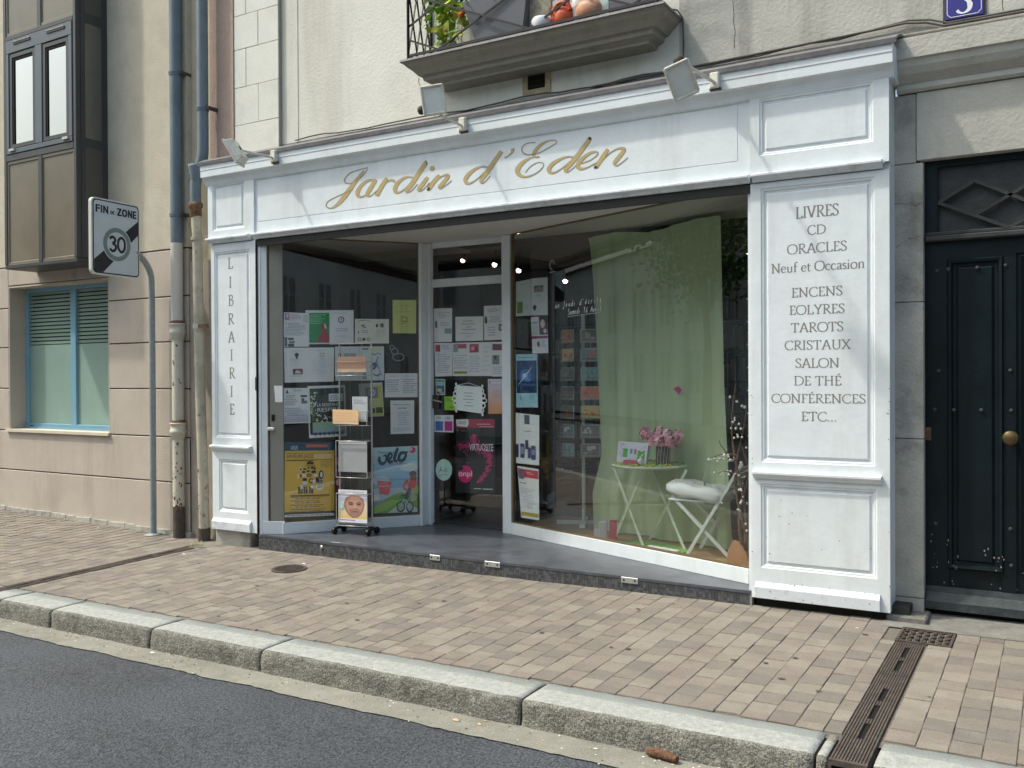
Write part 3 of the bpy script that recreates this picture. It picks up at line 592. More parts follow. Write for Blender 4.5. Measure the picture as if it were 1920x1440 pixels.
# ================================================================== PEN-STROKE SERIF LETTERS
TH, TN = .140, .050
nib = R(14)
GL = {
 'I': (.34, [[(.17, 0), (.17, 1)]], [(.17, 0), (.17, 1)]),
 'L': (.60, [[(.17, 0), (.17, 1)], [(.17, .02), (.54, .02), (.57, .22)]], [(.17, 0), (.17, 1)]),
 'E': (.58, [[(.17, 0), (.17, 1)], [(.17, .02), (.50, .02), (.54, .2)], [(.17, .98), (.47, .98), (.50, .82)], [(.17, .52), (.42, .52)]], [(.17, 0), (.17, 1)]),
 'F': (.55, [[(.17, 0), (.17, 1)], [(.17, .98), (.47, .98), (.50, .82)], [(.17, .5), (.40, .5)]], [(.17, 0), (.17, 1)]),
 'H': (.82, [[(.17, 0), (.17, 1)], [(.65, 0), (.65, 1)], [(.17, .52), (.65, .52)]], [(.17, 0), (.17, 1), (.65, 0), (.65, 1)]),
 'T': (.68, [[(.34, 0), (.34, 1)], [(.04, .80), (.07, .98), (.61, .98), (.64, .80)]], [(.34, 0)]),
 'D': (.84, [[(.17, 0), (.17, 1)], ['c', (.17, .98), (.45, .98), (.72, .80), (.78, .5), (.70, .18), (.42, .02), (.17, .02)]], [(.17, 0), (.17, 1)]),
 'R': (.70, [[(.17, 0), (.17, 1)], ['c', (.17, .98), (.38, .99), (.53, .88), (.54, .74), (.46, .58), (.30, .52), (.17, .52)], [(.30, .52), (.58, .08), (.70, .0)]], [(.17, 0), (.17, 1)]),
 'B': (.64, [[(.17, 0), (.17, 1)], ['c', (.17, .98), (.36, .99), (.48, .89), (.49, .76), (.42, .60), (.17, .54)], ['c', (.17, .54), (.40, .54), (.56, .42), (.57, .27), (.48, .08), (.34, .02), (.17, .02)]], [(.17, 0), (.17, 1)]),
 'O': (.88, [['o', (.44, 1.0), (.74, .86), (.83, .5), (.73, .14), (.44, 0), (.15, .14), (.05, .5), (.14, .86)]], []),
 'C': (.74, [['c', (.70, .80), (.62, .95), (.44, 1.0), (.18, .86), (.06, .5), (.17, .14), (.44, .0), (.62, .05), (.71, .20)]], []),
 'S': (.54, [['c', (.46, .80), (.42, .93), (.27, 1.0), (.12, .92), (.09, .76), (.18, .62), (.36, .46), (.46, .30), (.44, .12), (.27, .0), (.12, .05), (.06, .22)]], []),
 'U': (.80, [['c', (.17, 1), (.17, .5), (.17, .25), (.27, .04), (.44, -.01), (.58, .06), (.66, .25), (.66, .5), (.66, 1)]], [(.17, 1), (.66, 1)]),
 'A': (.76, [[(.40, 1.02), (.68, 0)], [(.38, 1.0), (.10, 0)], [(.20, .36), (.58, .36)]], [(.10, 0), (.68, 0)]),
 'V': (.74, [[(.09, 1), (.38, 0)], [(.38, 0), (.66, 1)]], [(.09, 1), (.66, 1)]),
 'N': (.84, [[(.16, 0), (.16, 1)], [(.12, 1), (.68, 0)], [(.68, 0), (.68, 1)]], [(.16, 0), (.12, 1), (.68, 1)]),
 'X': (.74, [[(.12, 1), (.64, 0)], [(.62, 1), (.10, 0)]], [(.12, 1), (.64, 0), (.62, 1), (.10, 0)]),
 'Y': (.70, [[(.08, 1), (.36, .48)], [(.62, 1), (.36, .48)], [(.36, .48), (.36, 0)]], [(.08, 1), (.62, 1), (.36, 0)]),
 '.': (.26, [[(.11, .0), (.11, .11)]], []),
 'n': (.60, [[(.14, 0), (.14, .62)], ['c', (.14, .50), (.26, .61), (.38, .62), (.46, .52), (.46, .3), (.46, 0)]], [(.14, 0), (.46, 0)]),
 'e': (.50, [['c', (.08, .36), (.43, .36), (.42, .52), (.28, .64), (.12, .54), (.06, .30), (.14, .08), (.29, .0), (.45, .12)]], []),
 'u': (.60, [['c', (.14, .62), (.14, .3), (.15, .1), (.24, .0), (.36, .03), (.46, .14)], [(.46, .62), (.46, 0)]], []),
 'f': (.36, [['c', (.16, 0), (.16, .5), (.16, .85), (.24, 1.03), (.40, 1.0)], [(.05, .60), (.34, .60)]], [(.16, 0)]),
 't': (.36, [['c', (.15, .80), (.15, .4), (.15, .12), (.22, .0), (.34, .05)], [(.04, .60), (.33, .60)]], []),
 'c': (.48, [['c', (.42, .52), (.29, .64), (.13, .54), (.06, .30), (.14, .08), (.28, 0), (.43, .11)]], []),
 'a': (.48, [['c', (.09, .50), (.16, .61), (.28, .63), (.36, .54), (.36, .3), (.36, .08), (.46, .03)], ['c', (.36, .36), (.16, .28), (.08, .13), (.18, .01), (.36, .12)]], []),
 's': (.38, [['c', (.32, .50), (.20, .64), (.08, .52), (.12, .38), (.28, .27), (.32, .12), (.19, 0), (.06, .12)]], []),
 'i': (.30, [[(.14, 0), (.14, .62)], [(.14, .82), (.14, .92)]], [(.14, 0)]),
 'o': (.58, [['o', (.29, .63), (.47, .54), (.53, .31), (.46, .08), (.29, 0), (.11, .08), (.05, .31), (.11, .54)]], []),
 ' ': (.30, [], []),
}
GL['É'] = (GL['E'][0], GL['E'][1]+[[(.26, 1.10), (.44, 1.26)]], GL['E'][2])
def serif_text(par, txt, x0, x1, zb, cap, mp, m, track=.0):
    tot = sum(GL[c][0] for c in txt)+track*(len(txt)-1); sx = (x1-x0)/tot; x = 0; lay = 0
    for ch in txt:
        wd, strokes, serifs = GL[ch]; q = MB()
        def put(pts, closed=False, curve=False):
            nonlocal lay
            lay += 1
            P = []
            for i, p in enumerate(pts):
                a = pts[i-1] if (i > 0 or closed) else pts[i]; c = pts[(i+1) % len(pts)] if (i < len(pts)-1 or closed) else pts[i]
                d = Vector((c[0]-a[0], c[1]-a[1])); d.normalize()
                w_ = TN + (TH-TN)*abs(d.x*math.sin(nib)-d.y*math.cos(nib))**1.3
                P.append((x0+(x+p[0])*sx, zb+p[1]*cap, w_*cap*.98))
            if curve or closed: ribbon(P, 0, lambda p, z_: mp(p, .00003*(lay % 9)), q, m, closed, 4)
            else:
                for a, c in zip(pts[:-1], pts[1:]):
                    d = Vector((c[0]-a[0], c[1]-a[1])); d.normalize(); w_ = (TN+(TH-TN)*abs(d.x*math.sin(nib)-d.y*math.cos(nib))**1.3)*cap
                    lay += 1; ribbon([(x0+(x+a[0])*sx, zb+a[1]*cap, w_), (x0+(x+c[0])*sx, zb+c[1]*cap, w_)], 0, lambda p, z_: mp(p, .00003*(lay % 9)), q, m, False, 1)
        for st in strokes:
            if st[0] == 'c': put(st[1:], curve=True)
            elif st[0] == 'o': put(st[1:], closed=True)
            else: put(st)
        for sx_, sz_ in serifs:
            lay += 1; e = .018 if sz_ < .5 else -.018; hw = .13
            if ch == 'n' or ch == 'i' or ch == 'f': hw = .10
            ribbon([(x0+(x+sx_-hw)*sx, zb+(sz_+e)*cap, TN*cap*.8), (x0+(x+sx_)*sx, zb+(sz_+e*1.4)*cap, TN*cap*1.7), (x0+(x+sx_+hw)*sx, zb+(sz_+e)*cap, TN*cap*.8)], 0, lambda p, z_: mp(p, .00003*(lay % 9)), q, m, False, 3)
        x += wd+track
        if q.f: q.make('letter', par)
# ================================================================== SHOPFRONT
SH = thing('shopfront', 'white panelled wooden bookshop front with gold and grey lettering', 'shopfront', (-3.9, 0, .13))
def rings_part(q, X0, X1, Z0, Z1, y, x0, x1, z0, z1, m):   # flat face with a moulded raised panel
    q.rings([(X0, X1, Z0, Z1, y), (x0, x1, z0, z1, y), (x0+.006, x1-.006, z0+.006, z1-.006, y+.006), (x0+.016, x1-.016, z0+.016, z1-.016, y+.007), (x0+.022, x1-.022, z0+.022, z1-.022, y+.016), (x0+.036, x1-.036, z0+.036, z1-.036, y+.017), (x0+.046, x1-.046, z0+.046, z1-.046, y+.007)], m)
CAPZ = 2.845
def ledge(q, x0, x1, z, m=white, p=.035, h=.045, ends=True, y=0):   # small moulded ledge projecting from y
    e = .018
    prof = [(y, z-h), (y-p*.35, z-h), (y-p*.5, z-h*.75), (y-p*.9, z-h*.45), (y-p, z-h*.35), (y-p, z-h*.08), (y-p*.9, z), (y, z+.006)]
    q.prism(prof, x0, x1, 'x', m)
# left pilaster
def pilaster(x0, x1, zb, px0, px1, ledz, lowp, upp, blockp, dx):
    pz = MB()
    # core (sides)
    pz.box(x0+.001, x1-.001, .003+.018, .25, zb, CAPZ, white)
    rings_part(pz, x0, x1, ledz, CAPZ-.045, 0, upp[0], upp[1], upp[2], upp[3], white)
    rings_part(pz, x0, x1, zb+.10, ledz, 0, lowp[0], lowp[1], lowp[2], lowp[3], white)
    for (a, b2, c, d) in ((x0, x1, zb, zb+.10),): pz.rings([(a, b2, c, d, 0)], white)
    for xs_ in (x0, x1): pz.add([(xs_, 0, zb), (xs_, .25, zb), (xs_, .25, CAPZ-.045), (xs_, 0, CAPZ-.045)], [(0, 1, 2, 3)], white)
    pz.add([(x0, 0, zb), (x1, 0, zb), (x1, .25, zb), (x0, .25, zb)], [(0, 1, 2, 3)], white)
    po = pz.make('pilaster', SH)
    q = MB(); ledge(q, px0, px1, ledz+.022, white, .04, .05); q.make('ledge', po, bevel=.002)
    q = MB(); q.prism([(.0, zb+.004), (-.026, zb+.004), (-.028, zb+.075), (-.022, zb+.088), (-.010, zb+.098), (0, zb+.108)], px0+.01, px1-.01, 'x', white_old); q.make('plinth', po, bevel=.003)
    # frieze block
    q = MB(); rings_part(q, x0-dx[0], x1+dx[1], CAPZ+.0, 3.42, -.012, *blockp, white)
    for xs_ in (x0-dx[0], x1+dx[1]): q.add([(xs_, -.012, CAPZ), (xs_, .25, CAPZ), (xs_, .25, 3.42), (xs_, -.012, 3.42)], [(0, 1, 2, 3)], white)
    q.make('frieze_block', po)
    q = MB(); ledge(q, px0-.02 if dx[0] else px0, px1+.01, CAPZ+.012, white_old, .055, .05); q.make('capital_ledge', po, bevel=.002)
    return po
pl = pilaster(-6.858, -6.262, .14, -6.858, -6.335, .905, (-6.77, -6.39, .31, .80), (-6.815, -6.35, 1.0, 2.73), (-6.82, -6.40, 2.925, 3.355), (.025, -.02))
pr = pilaster(-1.752, -.900, .095, -1.735, -.945, .905, (-1.69, -.975, .295, .845), (-1.685, -.985, .985, 2.765), (-1.69, -.99, 2.975, 3.345), (0, .0))
gl = mat('grey_lettering', (.215, .205, .185), .6, .08, 30)
mp0 = lambda p, e: (p.x, .0062-e, p.y)
q = MB()
for txt, x0, x1, zb, cap in (('LIVRES', -1.465, -1.196, 2.55, .072), ('CD', -1.391, -1.276, 2.441, .058), ('ORACLES', -1.518, -1.148, 2.326, .060), ('Neuf et Occasion', -1.62, -1.043, 2.21, .060), ('ENCENS', -1.492, -1.175, 2.048, .059), ('EOLYRES', -1.506, -1.162, 1.937, .058), ('TAROTS', -1.495, -1.17, 1.824, .059), ('CRISTAUX', -1.536, -1.127, 1.712, .058), ('SALON', -1.469, -1.195, 1.597, .058), ('DE THÉ', -1.479, -1.183, 1.485, .058), ('CONFÉRENCES', -1.622, -1.039, 1.373, .056), ('ETC...', -1.433, -1.209, 1.258, .058)):
    serif_text(pr, txt, x0, x1, zb, cap, mp0, gl)
q = MB()
for ch, xc, zb in zip('LIBRAIRIE', [-6.609, -6.610, -6.604, -6.605, -6.601, -6.600, -6.596, -6.603, -6.599], [2.564, 2.389, 2.221, 2.05, 1.883, 1.716, 1.549, 1.379, 1.214]):
    wd = GL[ch][0]*.115; serif_text(pl, ch, xc-wd/2, xc+wd/2, zb, .1, mp0, gl)
chipw = mat('paint_chip', (.20, .19, .165), .9, .2, 30)
random.seed(41); q = MB()
for k in range(60):
    if k < 22: x, z, y = random.uniform(-1.735, -.91), random.choice([.11, .20, .20, .15])+random.gauss(0, .008), -.0285
    elif k < 30: x, z, y = random.uniform(-6.84, -6.35), .155+abs(random.gauss(0, .01)), -.0285
    elif k < 44: x, z, y = random.choice([-.905, -1.745])+random.gauss(0, .003), random.uniform(.1, 1.6), -.0008
    else: x, z, y = random.uniform(-1.7, -.95), random.uniform(.3, .85), .0062
    if z > .18 and y < -.02: y = -.0245
    s_ = random.uniform(.0015, .005)
    q.add([(x+s_*math.cos(a)*random.uniform(.5, 1.6), y, z+s_*math.sin(a)*random.uniform(.5, 1.4)) for a in [j*math.pi/3 for j in range(6)]], [tuple(range(6))], chipw)
stuff(q.make('paint_chips', SH))
# fascia board between the blocks
q = MB(); q.rings([(-6.283, -1.752, CAPZ, 3.42, .004), (-6.262, -1.83, 2.958, 3.345, .004), (-6.258, -1.834, 2.962, 3.341, .009), (-6.252, -1.84, 2.968, 3.335, .004)], white); fas = q.make('fascia', SH)
q = MB(); ledge(q, -6.283, -1.752, CAPZ+.012, white_old, .055, .05); fl = q.make('fascia_ledge', SH, bevel=.002)
q = MB(); q.box(-6.262, -1.752, .0, .02, 2.745, CAPZ-.038, mat('dark_track', (.025, .024, .022), .6, .2, 12)); q.box(-6.262, -1.752, .06, .10, 2.76, CAPZ-.038, blackp); q.make('shutter_track', SH)
# fascia script lettering
H = [0.001237777, -1.284e-06, -5.508642323, 0.0001817, -0.001443928, 3.709912442, 0.00012256, -1.927e-06]
def HM(x, y):
    d = H[6]*x+H[7]*y+1; return ((H[0]*x+H[1]*y+H[2])/d, (H[3]*x+H[4]*y+H[5])/d)
STR = [
 [(296,240,3),(240,254,3),(190,272,4),(163,298,5),(155,322,5),(172,336,4),(205,330,3),(245,306,3),(272,280,3),(292,250,3)],
 [(272,258,5),(240,298,15),(205,345,23),(165,400,27),(130,444,22),(102,470,13),(75,483,5),(52,478,4),(46,460,4),(60,440,3),(100,418,3),(150,396,3),(205,372,3)],
 [(345,318,6),(302,317,10),(258,345,18),(235,382,24),(236,408,17),(258,416,7),(290,398,5),(322,362,4),(336,335,4)],
 [(346,313,12),(338,322,19),(312,362,24),(293,396,21),(296,412,9),(318,406,4),(352,374,3)],
 [(412,303,12),(403,312,19),(380,350,24),(352,400,24),(348,408,20)], [(378,365,3),(405,330,4),(432,316,11),(450,320,14),(452,328,9)],
 [(578,304,4),(545,297,6),(512,303,11),(477,330,20),(458,365,23),(464,388,15),(490,386,7),(528,358,5),(556,325,4)],
 [(646,208,19),(640,216,23),(600,275,24),(556,342,25),(528,376,19),(534,388,8),(560,376,3),(592,340,3)],
 [(655,298,13),(648,306,20),(622,342,23),(600,370,18),(608,380,7),(632,367,3),(665,330,3)],
 [(725,285,13),(718,294,20),(690,326,23),(662,365,23),(658,368,21)],
 [(688,340,3),(722,305,4),(755,286,9),(776,288,16),(768,306,21),(740,340,23),(724,358,16),(735,364,6),(765,345,3),(798,318,3)],
 [(1022,240,4),(990,234,6),(952,242,11),(908,272,20),(881,308,24),(887,334,14),(914,332,7),(955,305,5),(995,265,4)],
 [(1096,143,19),(1090,152,23),(1050,208,24),(1004,276,25),(974,316,19),(980,332,8),(1002,320,3),(1027,290,3)],
 [(1160,126,14),(1163,134,20),(1158,150,10),(1140,168,4),(1115,182,3)],
 [(1300,90,3),(1250,95,3),(1220,118,4),(1224,150,5),(1260,164,4),(1320,152,3),(1390,115,3),(1425,92,3),(1418,78,3),(1378,80,5),(1335,102,14),(1302,135,20),(1288,160,16),(1300,178,7),(1325,176,3)],
 [(1325,175,3),(1272,182,6),(1218,215,21),(1192,255,28),(1204,284,19),(1242,296,8),(1300,276,4),(1343,238,3),(1344,214,3),(1310,211,3),(1268,235,3),(1240,268,3)],
 [(1540,184,4),(1505,175,6),(1462,184,11),(1406,215,20),(1380,250,24),(1390,271,14),(1420,268,7),(1465,240,5),(1510,200,4)],
 [(1626,66,19),(1620,75,23),(1570,145,24),(1512,216,25),(1480,252,19),(1486,267,8),(1510,256,3),(1545,225,3)],
 [(1572,216,4),(1630,195,4),(1672,160,5),(1662,146,8),(1622,156,14),(1572,195,21),(1552,230,24),(1572,248,14),(1610,240,5),(1670,208,3)],
 [(1735,130,13),(1728,139,20),(1700,182,23),(1664,234,23),(1660,238,21)],
 [(1698,200,3),(1750,150,4),(1800,126,9),(1831,130,17),(1820,152,21),(1788,192,23),(1772,214,16),(1785,229,6),(1815,212,3),(1852,180,3)]]
gold = mat('gold_lettering', (.47, .36, .155), .5, .08, 20); outl = mat('lettering_outline', (.15, .16, .17), .6, 0)
mpH = lambda p, z_: (HM(p.x, p.y)[0], .0033-z_, HM(p.x, p.y)[1])
i = 0
for cnt in (2, 2, 2, 2, 1, 2, 2, 1, 2, 2, 1, 2):      # strokes per letter: J a r d i n d ' E d e n
    q = MB(); q2 = MB()
    for _ in range(cnt):
        st = STR[i]
        ribbon([(a, b2, w_*1.0+3.2) for a, b2, w_ in st], .0004+.00001*i, mpH, q2, outl, False, 6)
        ribbon([(a, b2, max(1.4, w_*1.0)) for a, b2, w_ in st], .0012+.00002*i, mpH, q, gold, False, 6); i += 1
    if i == 9:
        cx, cy, rr = 681, 245, 12; P_ = lambda k_, yy_: [(HM(cx+k_*math.cos(a), cy+k_*math.sin(a))[0], yy_, HM(cx+k_*math.cos(a), cy+k_*math.sin(a))[1]) for a in [j*math.pi/8 for j in range(16)]]
        q2.add(P_(rr+2.4, .0025), [tuple(range(16))], outl); q.add(P_(rr, .0018), [tuple(range(16))], gold)
    lo = q.make('letter', SH); q2.make('outline', lo)
# cornice
q = MB(); prof = [(.25, 3.345), (.003, 3.345), (-.014, 3.352), (-.022, 3.366), (-.030, 3.392), (-.050, 3.415), (-.062, 3.420), (-.078, 3.421), (-.079, 3.48), (-.083, 3.484), (-.084, 3.545), (.25, 3.545)]
q.prism(prof, -6.905, -.868, 'x', white); q.make('cornice', SH, bevel=.002)
q = MB(); prof = [(-.095, 3.530), (-.092, 3.530), (-.09, 3.549), (.0, 3.59), (.10, 3.625), (.245, 3.66), (.245, 3.70), (.235, 3.70), (.232, 3.67), (.09, 3.637), (-.01, 3.603), (-.098, 3.56)]
q.prism(prof, -6.93, -.845, 'x', lead); q.make('lead_flashing', SH)
# soffit, return walls of the recess
q = MB(); q.box(-6.262, -1.752, .1, 1.42, 2.835, 2.86, soffit_m); q.make('soffit', SH)
q = MB(); q.box(-6.262, -6.235, .012, .03, .134, 2.80, white); q.box(-6.275, -6.262, -.004, .012, .134, 2.8, blackp); q.box(-1.775, -1.752, .02, .2, .134, 2.83, white); q.make('jamb', SH)
q = MB(); q.box(-6.285, -6.262, -.006, .0, 1.44, 1.56, black); q.box(-6.25, -6.20, -.0, .012, 1.60, 1.64, rust) if False else None; q.make('shutter_latch', SH)
# step: slab and mosaic riser
q = MB(); q.prism([(-6.262, .0), (-1.752, .0), (-1.752, .22), (-4.30, 1.20), (-4.30, 1.5), (-5.3, 1.5), (-5.3, 1.2), (-6.262, .10)], .115, .134, 'z', slate); st_ = q.make('step', SH)
q = MB(); q.box(-6.262, -1.752, .006, .06, -.06, .12, grout); q.make('riser', st_)
q = MB(); T = .0215; random.seed(3)
for i in range(int(4.51/T)):
    for j in range(8):
        x = -6.262+i*T; z = .1125-(j+1)*T+.0
        if z+T < gz(x, 0)-.01: continue
        q.add([(x+.0012, .0035, z+.0012), (x+T-.0012, .0035, z+.0012), (x+T-.0012, .0035, z+T-.0012), (x+.0012, .0035, z+T-.0012), (x, .0065, z), (x+T, .0065, z), (x+T, .0065, z+T), (x, .0065, z+T)],
              [(0, 1, 2, 3), (0, 4, 5, 1), (1, 5, 6, 2), (2, 6, 7, 3), (3, 7, 4, 0)], random.choices([tile_a, tile_b, tile_c], [5, 4, 1.3])[0])
o = q.make('mosaic_tiles', st_); stuff(o)
metal_l = mat('worn_metal', (.45, .46, .45), .4, .2, 30, metal=.5)
for x, wd in ((-5.48, .0), (-4.30, .10), (-3.76, .14), (-2.62, .13)):
    if wd: q = MB(); q.box(x-wd/2, x+wd/2, -.004, .004, .088, .130, metal_l, .002); q.box(x-wd*.32-.006, x-wd*.32+.006, -.006, -.004, .104, .116, black); q.box(x+wd*.32-.006, x+wd*.32+.006, -.006, -.004, .104, .116, black); q.make('metal_bracket', st_)
q = MB(); q.lathe([(.0, 0), (.016, .001), (.018, .008), (.0, .009)], (-5.50, .004, .085), metal_l, 12, rotx); q.box(-5.40, -5.30, -.002, .03, .135, .139, metal_l); q.make('metal_bracket', st_)
# glazing of the recess: local frames along plan lines
def line(A, B):
    A = Vector((*A, 0)); B = Vector((*B, 0)); uu = (B-A).normalized(); nn = Vector((uu.y, -uu.x, 0)); return A, uu, nn, (B-A).length
LL = line((-6.07, .13), (-5.28, 1.125)); RR = line((-4.27, 1.14), (-1.80, .19)); GG = line((-6.24, .03), (-6.07, .13)); DD = line((-5.24, 1.26), (-4.37, 1.26))
def lbox(q, ln, s0, s1, d0, d1, z0, z1, m, b=.003):      # d positive = towards the street
    A, uu, nn, _ = ln; c = A+uu*((s0+s1)/2)+nn*((d0+d1)/2); q.obox((c.x, c.y, (z0+z1)/2), (s1-s0, abs(d1-d0), z1-z0), Matrix((uu, nn, Vector((0, 0, 1)))).transposed(), m, b)
def window(ln, s0, s1, name, z0=.252, z1=2.825):
    q = MB(); lbox(q, ln, s0-.015, s1+.0, -.03, .018, .134, z0-.014, white); o = q.make(name, SH)
    q = MB(); lbox(q, ln, s0, s1, -.02, .010, z0-.0135, z0, goldwood, 0); lbox(q, ln, s0, s1, -.02, .010, z1, z1+.012, goldwood, 0)
    if name == 'left_shop_window': lbox(q, ln, s1-.012, s1, -.02, .010, z0, z1, goldwood, 0)
    else: lbox(q, ln, s0, s0+.012, -.02, .010, z0, z1, goldwood, 0)
    q.make('bead', o)
    q = MB(); lbox(q, ln, s0+.001, s1-.001, -.004, .002, z0, z1, glass, 0); q.make('pane', o)
    return o
lw = window(LL, 0, LL[3], 'left_shop_window')
rw = window(RR, .03, RR[3]-.02, 'right_shop_window')
# aluminium corner return on the left with letterbox
alu = mat('grey_anodised', (.27, .27, .235), .45, .08, 5, metal=.2)
q = MB(); lbox(q, GG, .075, GG[3], -.02, .004, .25, 2.79, alu); o = q.make('corner_panel', SH)
q = MB(); lbox(q, GG, .0, .055, -.03, .012, .134, 2.80, white); q.make('post', o)
q = MB(); lbox(q, GG, .055, .075, -.03, -.012, .25, 2.80, goldwood, 0); q.make('groove', o)
q = MB(); lbox(q, GG, -.0, GG[3]+.01, -.03, .015, .134, .25, white); q.make('base_rail', o)
q = MB(); lbox(q, GG, .055, .12, .004, .03, 1.075, 1.105, lamp_white, .008); q.make('handle', o)
q = MB(); lbox(q, GG, .09, .12, .004, .012, 1.16, 1.22, blackp, .004); q.make('keyhole', o)
# posts beside the door
q = MB(); q.obox((-5.265, 1.17, 1.482), (.045, .11, 2.70), Matrix.Rotation(R(0), 3, 'Z'), white, .004); q.obox((-5.225, 1.235, 1.482), (.035, .06, 2.70), Matrix.Identity(3), white, .004); q.make('door_post', SH)
q = MB(); q.obox((-4.315, 1.18, 1.482), (.095, .085, 2.70), Matrix.Identity(3), white, .004); q.make('door_post', SH)
sdo = thing('shop_door', 'glazed white-framed shop door covered with flyers at the back of the porch', 'door', (-4.8, 1.26, .134))
q = MB(); q.box(-5.208, -4.36, 1.235, 1.275, 2.415, 2.49, white, .004); q.box(-5.208, -4.36, 1.235, 1.275, 2.79, 2.84, white, .004); q.make('transom_bar', sdo)
q = MB(); q.box(-5.208, -4.36, 1.255, 1.259, 2.49, 2.79, glass); q.make('transom_pane', sdo)
q = MB(); q.box(-5.208, -4.36, 1.255, 1.261, .15, 2.41, glass); q.make('pane', sdo)
q = MB(); q.box(-5.208, -5.13, 1.235, 1.254, 1.25, 1.38, mat('bronze_lock', (.05, .043, .035), .5, .1, 10), .004); q.bar((-5.20, 1.22, 1.335), (-5.09, 1.22, 1.315), .012, .012, metal_l); q.make('handle', sdo)
q = MB(); q.box(-5.208, -4.36, 1.24, 1.27, .136, .15, bronze_d); q.make('bottom_rail', sdo)
# ================================================================== INTERIOR
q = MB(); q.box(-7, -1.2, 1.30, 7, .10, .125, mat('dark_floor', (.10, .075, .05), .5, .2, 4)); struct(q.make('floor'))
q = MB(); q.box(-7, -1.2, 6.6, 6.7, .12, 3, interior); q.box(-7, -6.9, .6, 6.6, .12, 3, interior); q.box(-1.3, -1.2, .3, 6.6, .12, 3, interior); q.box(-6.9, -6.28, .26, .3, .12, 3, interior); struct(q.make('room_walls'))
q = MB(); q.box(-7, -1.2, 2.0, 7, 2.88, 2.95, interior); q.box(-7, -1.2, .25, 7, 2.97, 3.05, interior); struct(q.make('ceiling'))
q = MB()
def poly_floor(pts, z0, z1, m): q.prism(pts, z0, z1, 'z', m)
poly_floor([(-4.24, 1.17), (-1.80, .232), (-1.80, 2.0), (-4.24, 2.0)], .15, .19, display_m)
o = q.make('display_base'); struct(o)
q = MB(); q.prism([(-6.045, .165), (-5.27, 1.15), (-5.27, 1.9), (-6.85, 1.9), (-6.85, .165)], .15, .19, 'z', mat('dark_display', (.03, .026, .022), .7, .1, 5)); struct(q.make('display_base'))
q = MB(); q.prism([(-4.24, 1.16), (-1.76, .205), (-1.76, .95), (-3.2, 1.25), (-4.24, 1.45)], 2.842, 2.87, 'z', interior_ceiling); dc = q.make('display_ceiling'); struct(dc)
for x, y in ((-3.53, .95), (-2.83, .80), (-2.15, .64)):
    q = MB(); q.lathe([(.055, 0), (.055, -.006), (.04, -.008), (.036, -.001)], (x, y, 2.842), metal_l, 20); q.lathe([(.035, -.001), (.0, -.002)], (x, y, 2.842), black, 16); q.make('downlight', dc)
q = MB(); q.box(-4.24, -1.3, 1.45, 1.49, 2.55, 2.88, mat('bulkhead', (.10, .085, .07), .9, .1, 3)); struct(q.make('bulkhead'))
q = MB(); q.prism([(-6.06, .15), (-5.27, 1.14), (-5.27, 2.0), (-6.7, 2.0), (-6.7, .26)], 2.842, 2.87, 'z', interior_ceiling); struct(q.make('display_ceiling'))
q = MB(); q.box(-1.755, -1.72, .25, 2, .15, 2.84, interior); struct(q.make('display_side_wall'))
# lit ceiling spots inside the shop
for (x, y, z, s_), lb in zip(((-5.49, 2.2, 2.80, .35), (-5.09, 2.2, 2.73, 1), (-4.80, 2.2, 2.65, 1), (-4.26, 2.2, 2.51, .9), (-2.42, 2.2, 2.67, .9)), ('dim reddish spot lamp left of the pair above the shop door', 'lit spot lamp seen through the pane over the shop door', 'lit spot lamp just right of the door post inside the shop', 'lit spot lamp hanging above the postcard rack', 'lit spot lamp at the far right edge of the shop window')):
    t_ = thing('spot_lamp', lb, 'lamp', (x, y, z), 'lit spot lamps inside the shop')
    q = MB(); q.tube([(x, y+.02, 2.9), (x, y+.02, z+.05)], .008, black, 6); q.lathe([(.012, .06), (.03, .03), (.034, 0), (.03, 0)], (x, y+.01, z), black, 12); q.make('housing', t_)
    q = MB(); q.ball((x, y-.005, z-.004), .024, mat('lit_bulb_%d' % int(s_*100), (1, .8, .7), .5, 0, emit=((1, .72, .6), 14*s_))); q.make('bulb', t_)
# back shelves of books
bk = thing('bookcase', 'dark wooden bookcase at the back of the dim shop', 'bookcase', (-4.5, 6.2, .125))
q = MB()
for z in (.2, .62, 1.04, 1.46, 1.88, 2.3): q.box(-6.6, -2.2, 6.2, 6.58, z, z+.03, mat('dark_wood', (.06, .035, .02), .5, .3, 8))
for x in (-6.6, -5.5, -4.4, -3.3, -2.23): q.box(x, x+.03, 6.19, 6.58, .13, 2.33, MATS['dark_wood'])
q.make('shelves', bk)
q = MB(); random.seed(9)
cols = [flat(c) for c in ((.3, .05, .04), (.05, .08, .2), (.4, .35, .25), (.08, .2, .1), (.35, .25, .08), (.5, .48, .42), (.1, .05, .12))]
for z in (.23, .65, 1.07, 1.49, 1.91):
    x = -6.55
    while x < -2.3:
        wd = random.uniform(.02, .05); q.box(x, x+wd-.003, 6.24, 6.5, z, z+random.uniform(.2, .34), random.choice(cols)); x += wd+(random.random() < .04)*.15
o = q.make('books', bk); stuff(o)
# seats and small table seen dimly behind the door
t_ = thing('low_table', 'small wooden table in the dim room behind the shop door', 'table', (-4.9, 3.2, .125))
q = MB(); q.box(-5.4, -4.4, 2.9, 3.5, .62, .66, mat('brown_wood', (.16, .085, .045), .5, .2, 7), .005); q.make('table_top', t_)
for x, y in ((-5.35, 2.95), (-4.45, 2.95), (-5.35, 3.45), (-4.45, 3.45)): q = MB(); q.box(x-.025, x+.025, y-.025, y+.025, .125, .62, MATS['brown_wood']); q.make('leg', t_)
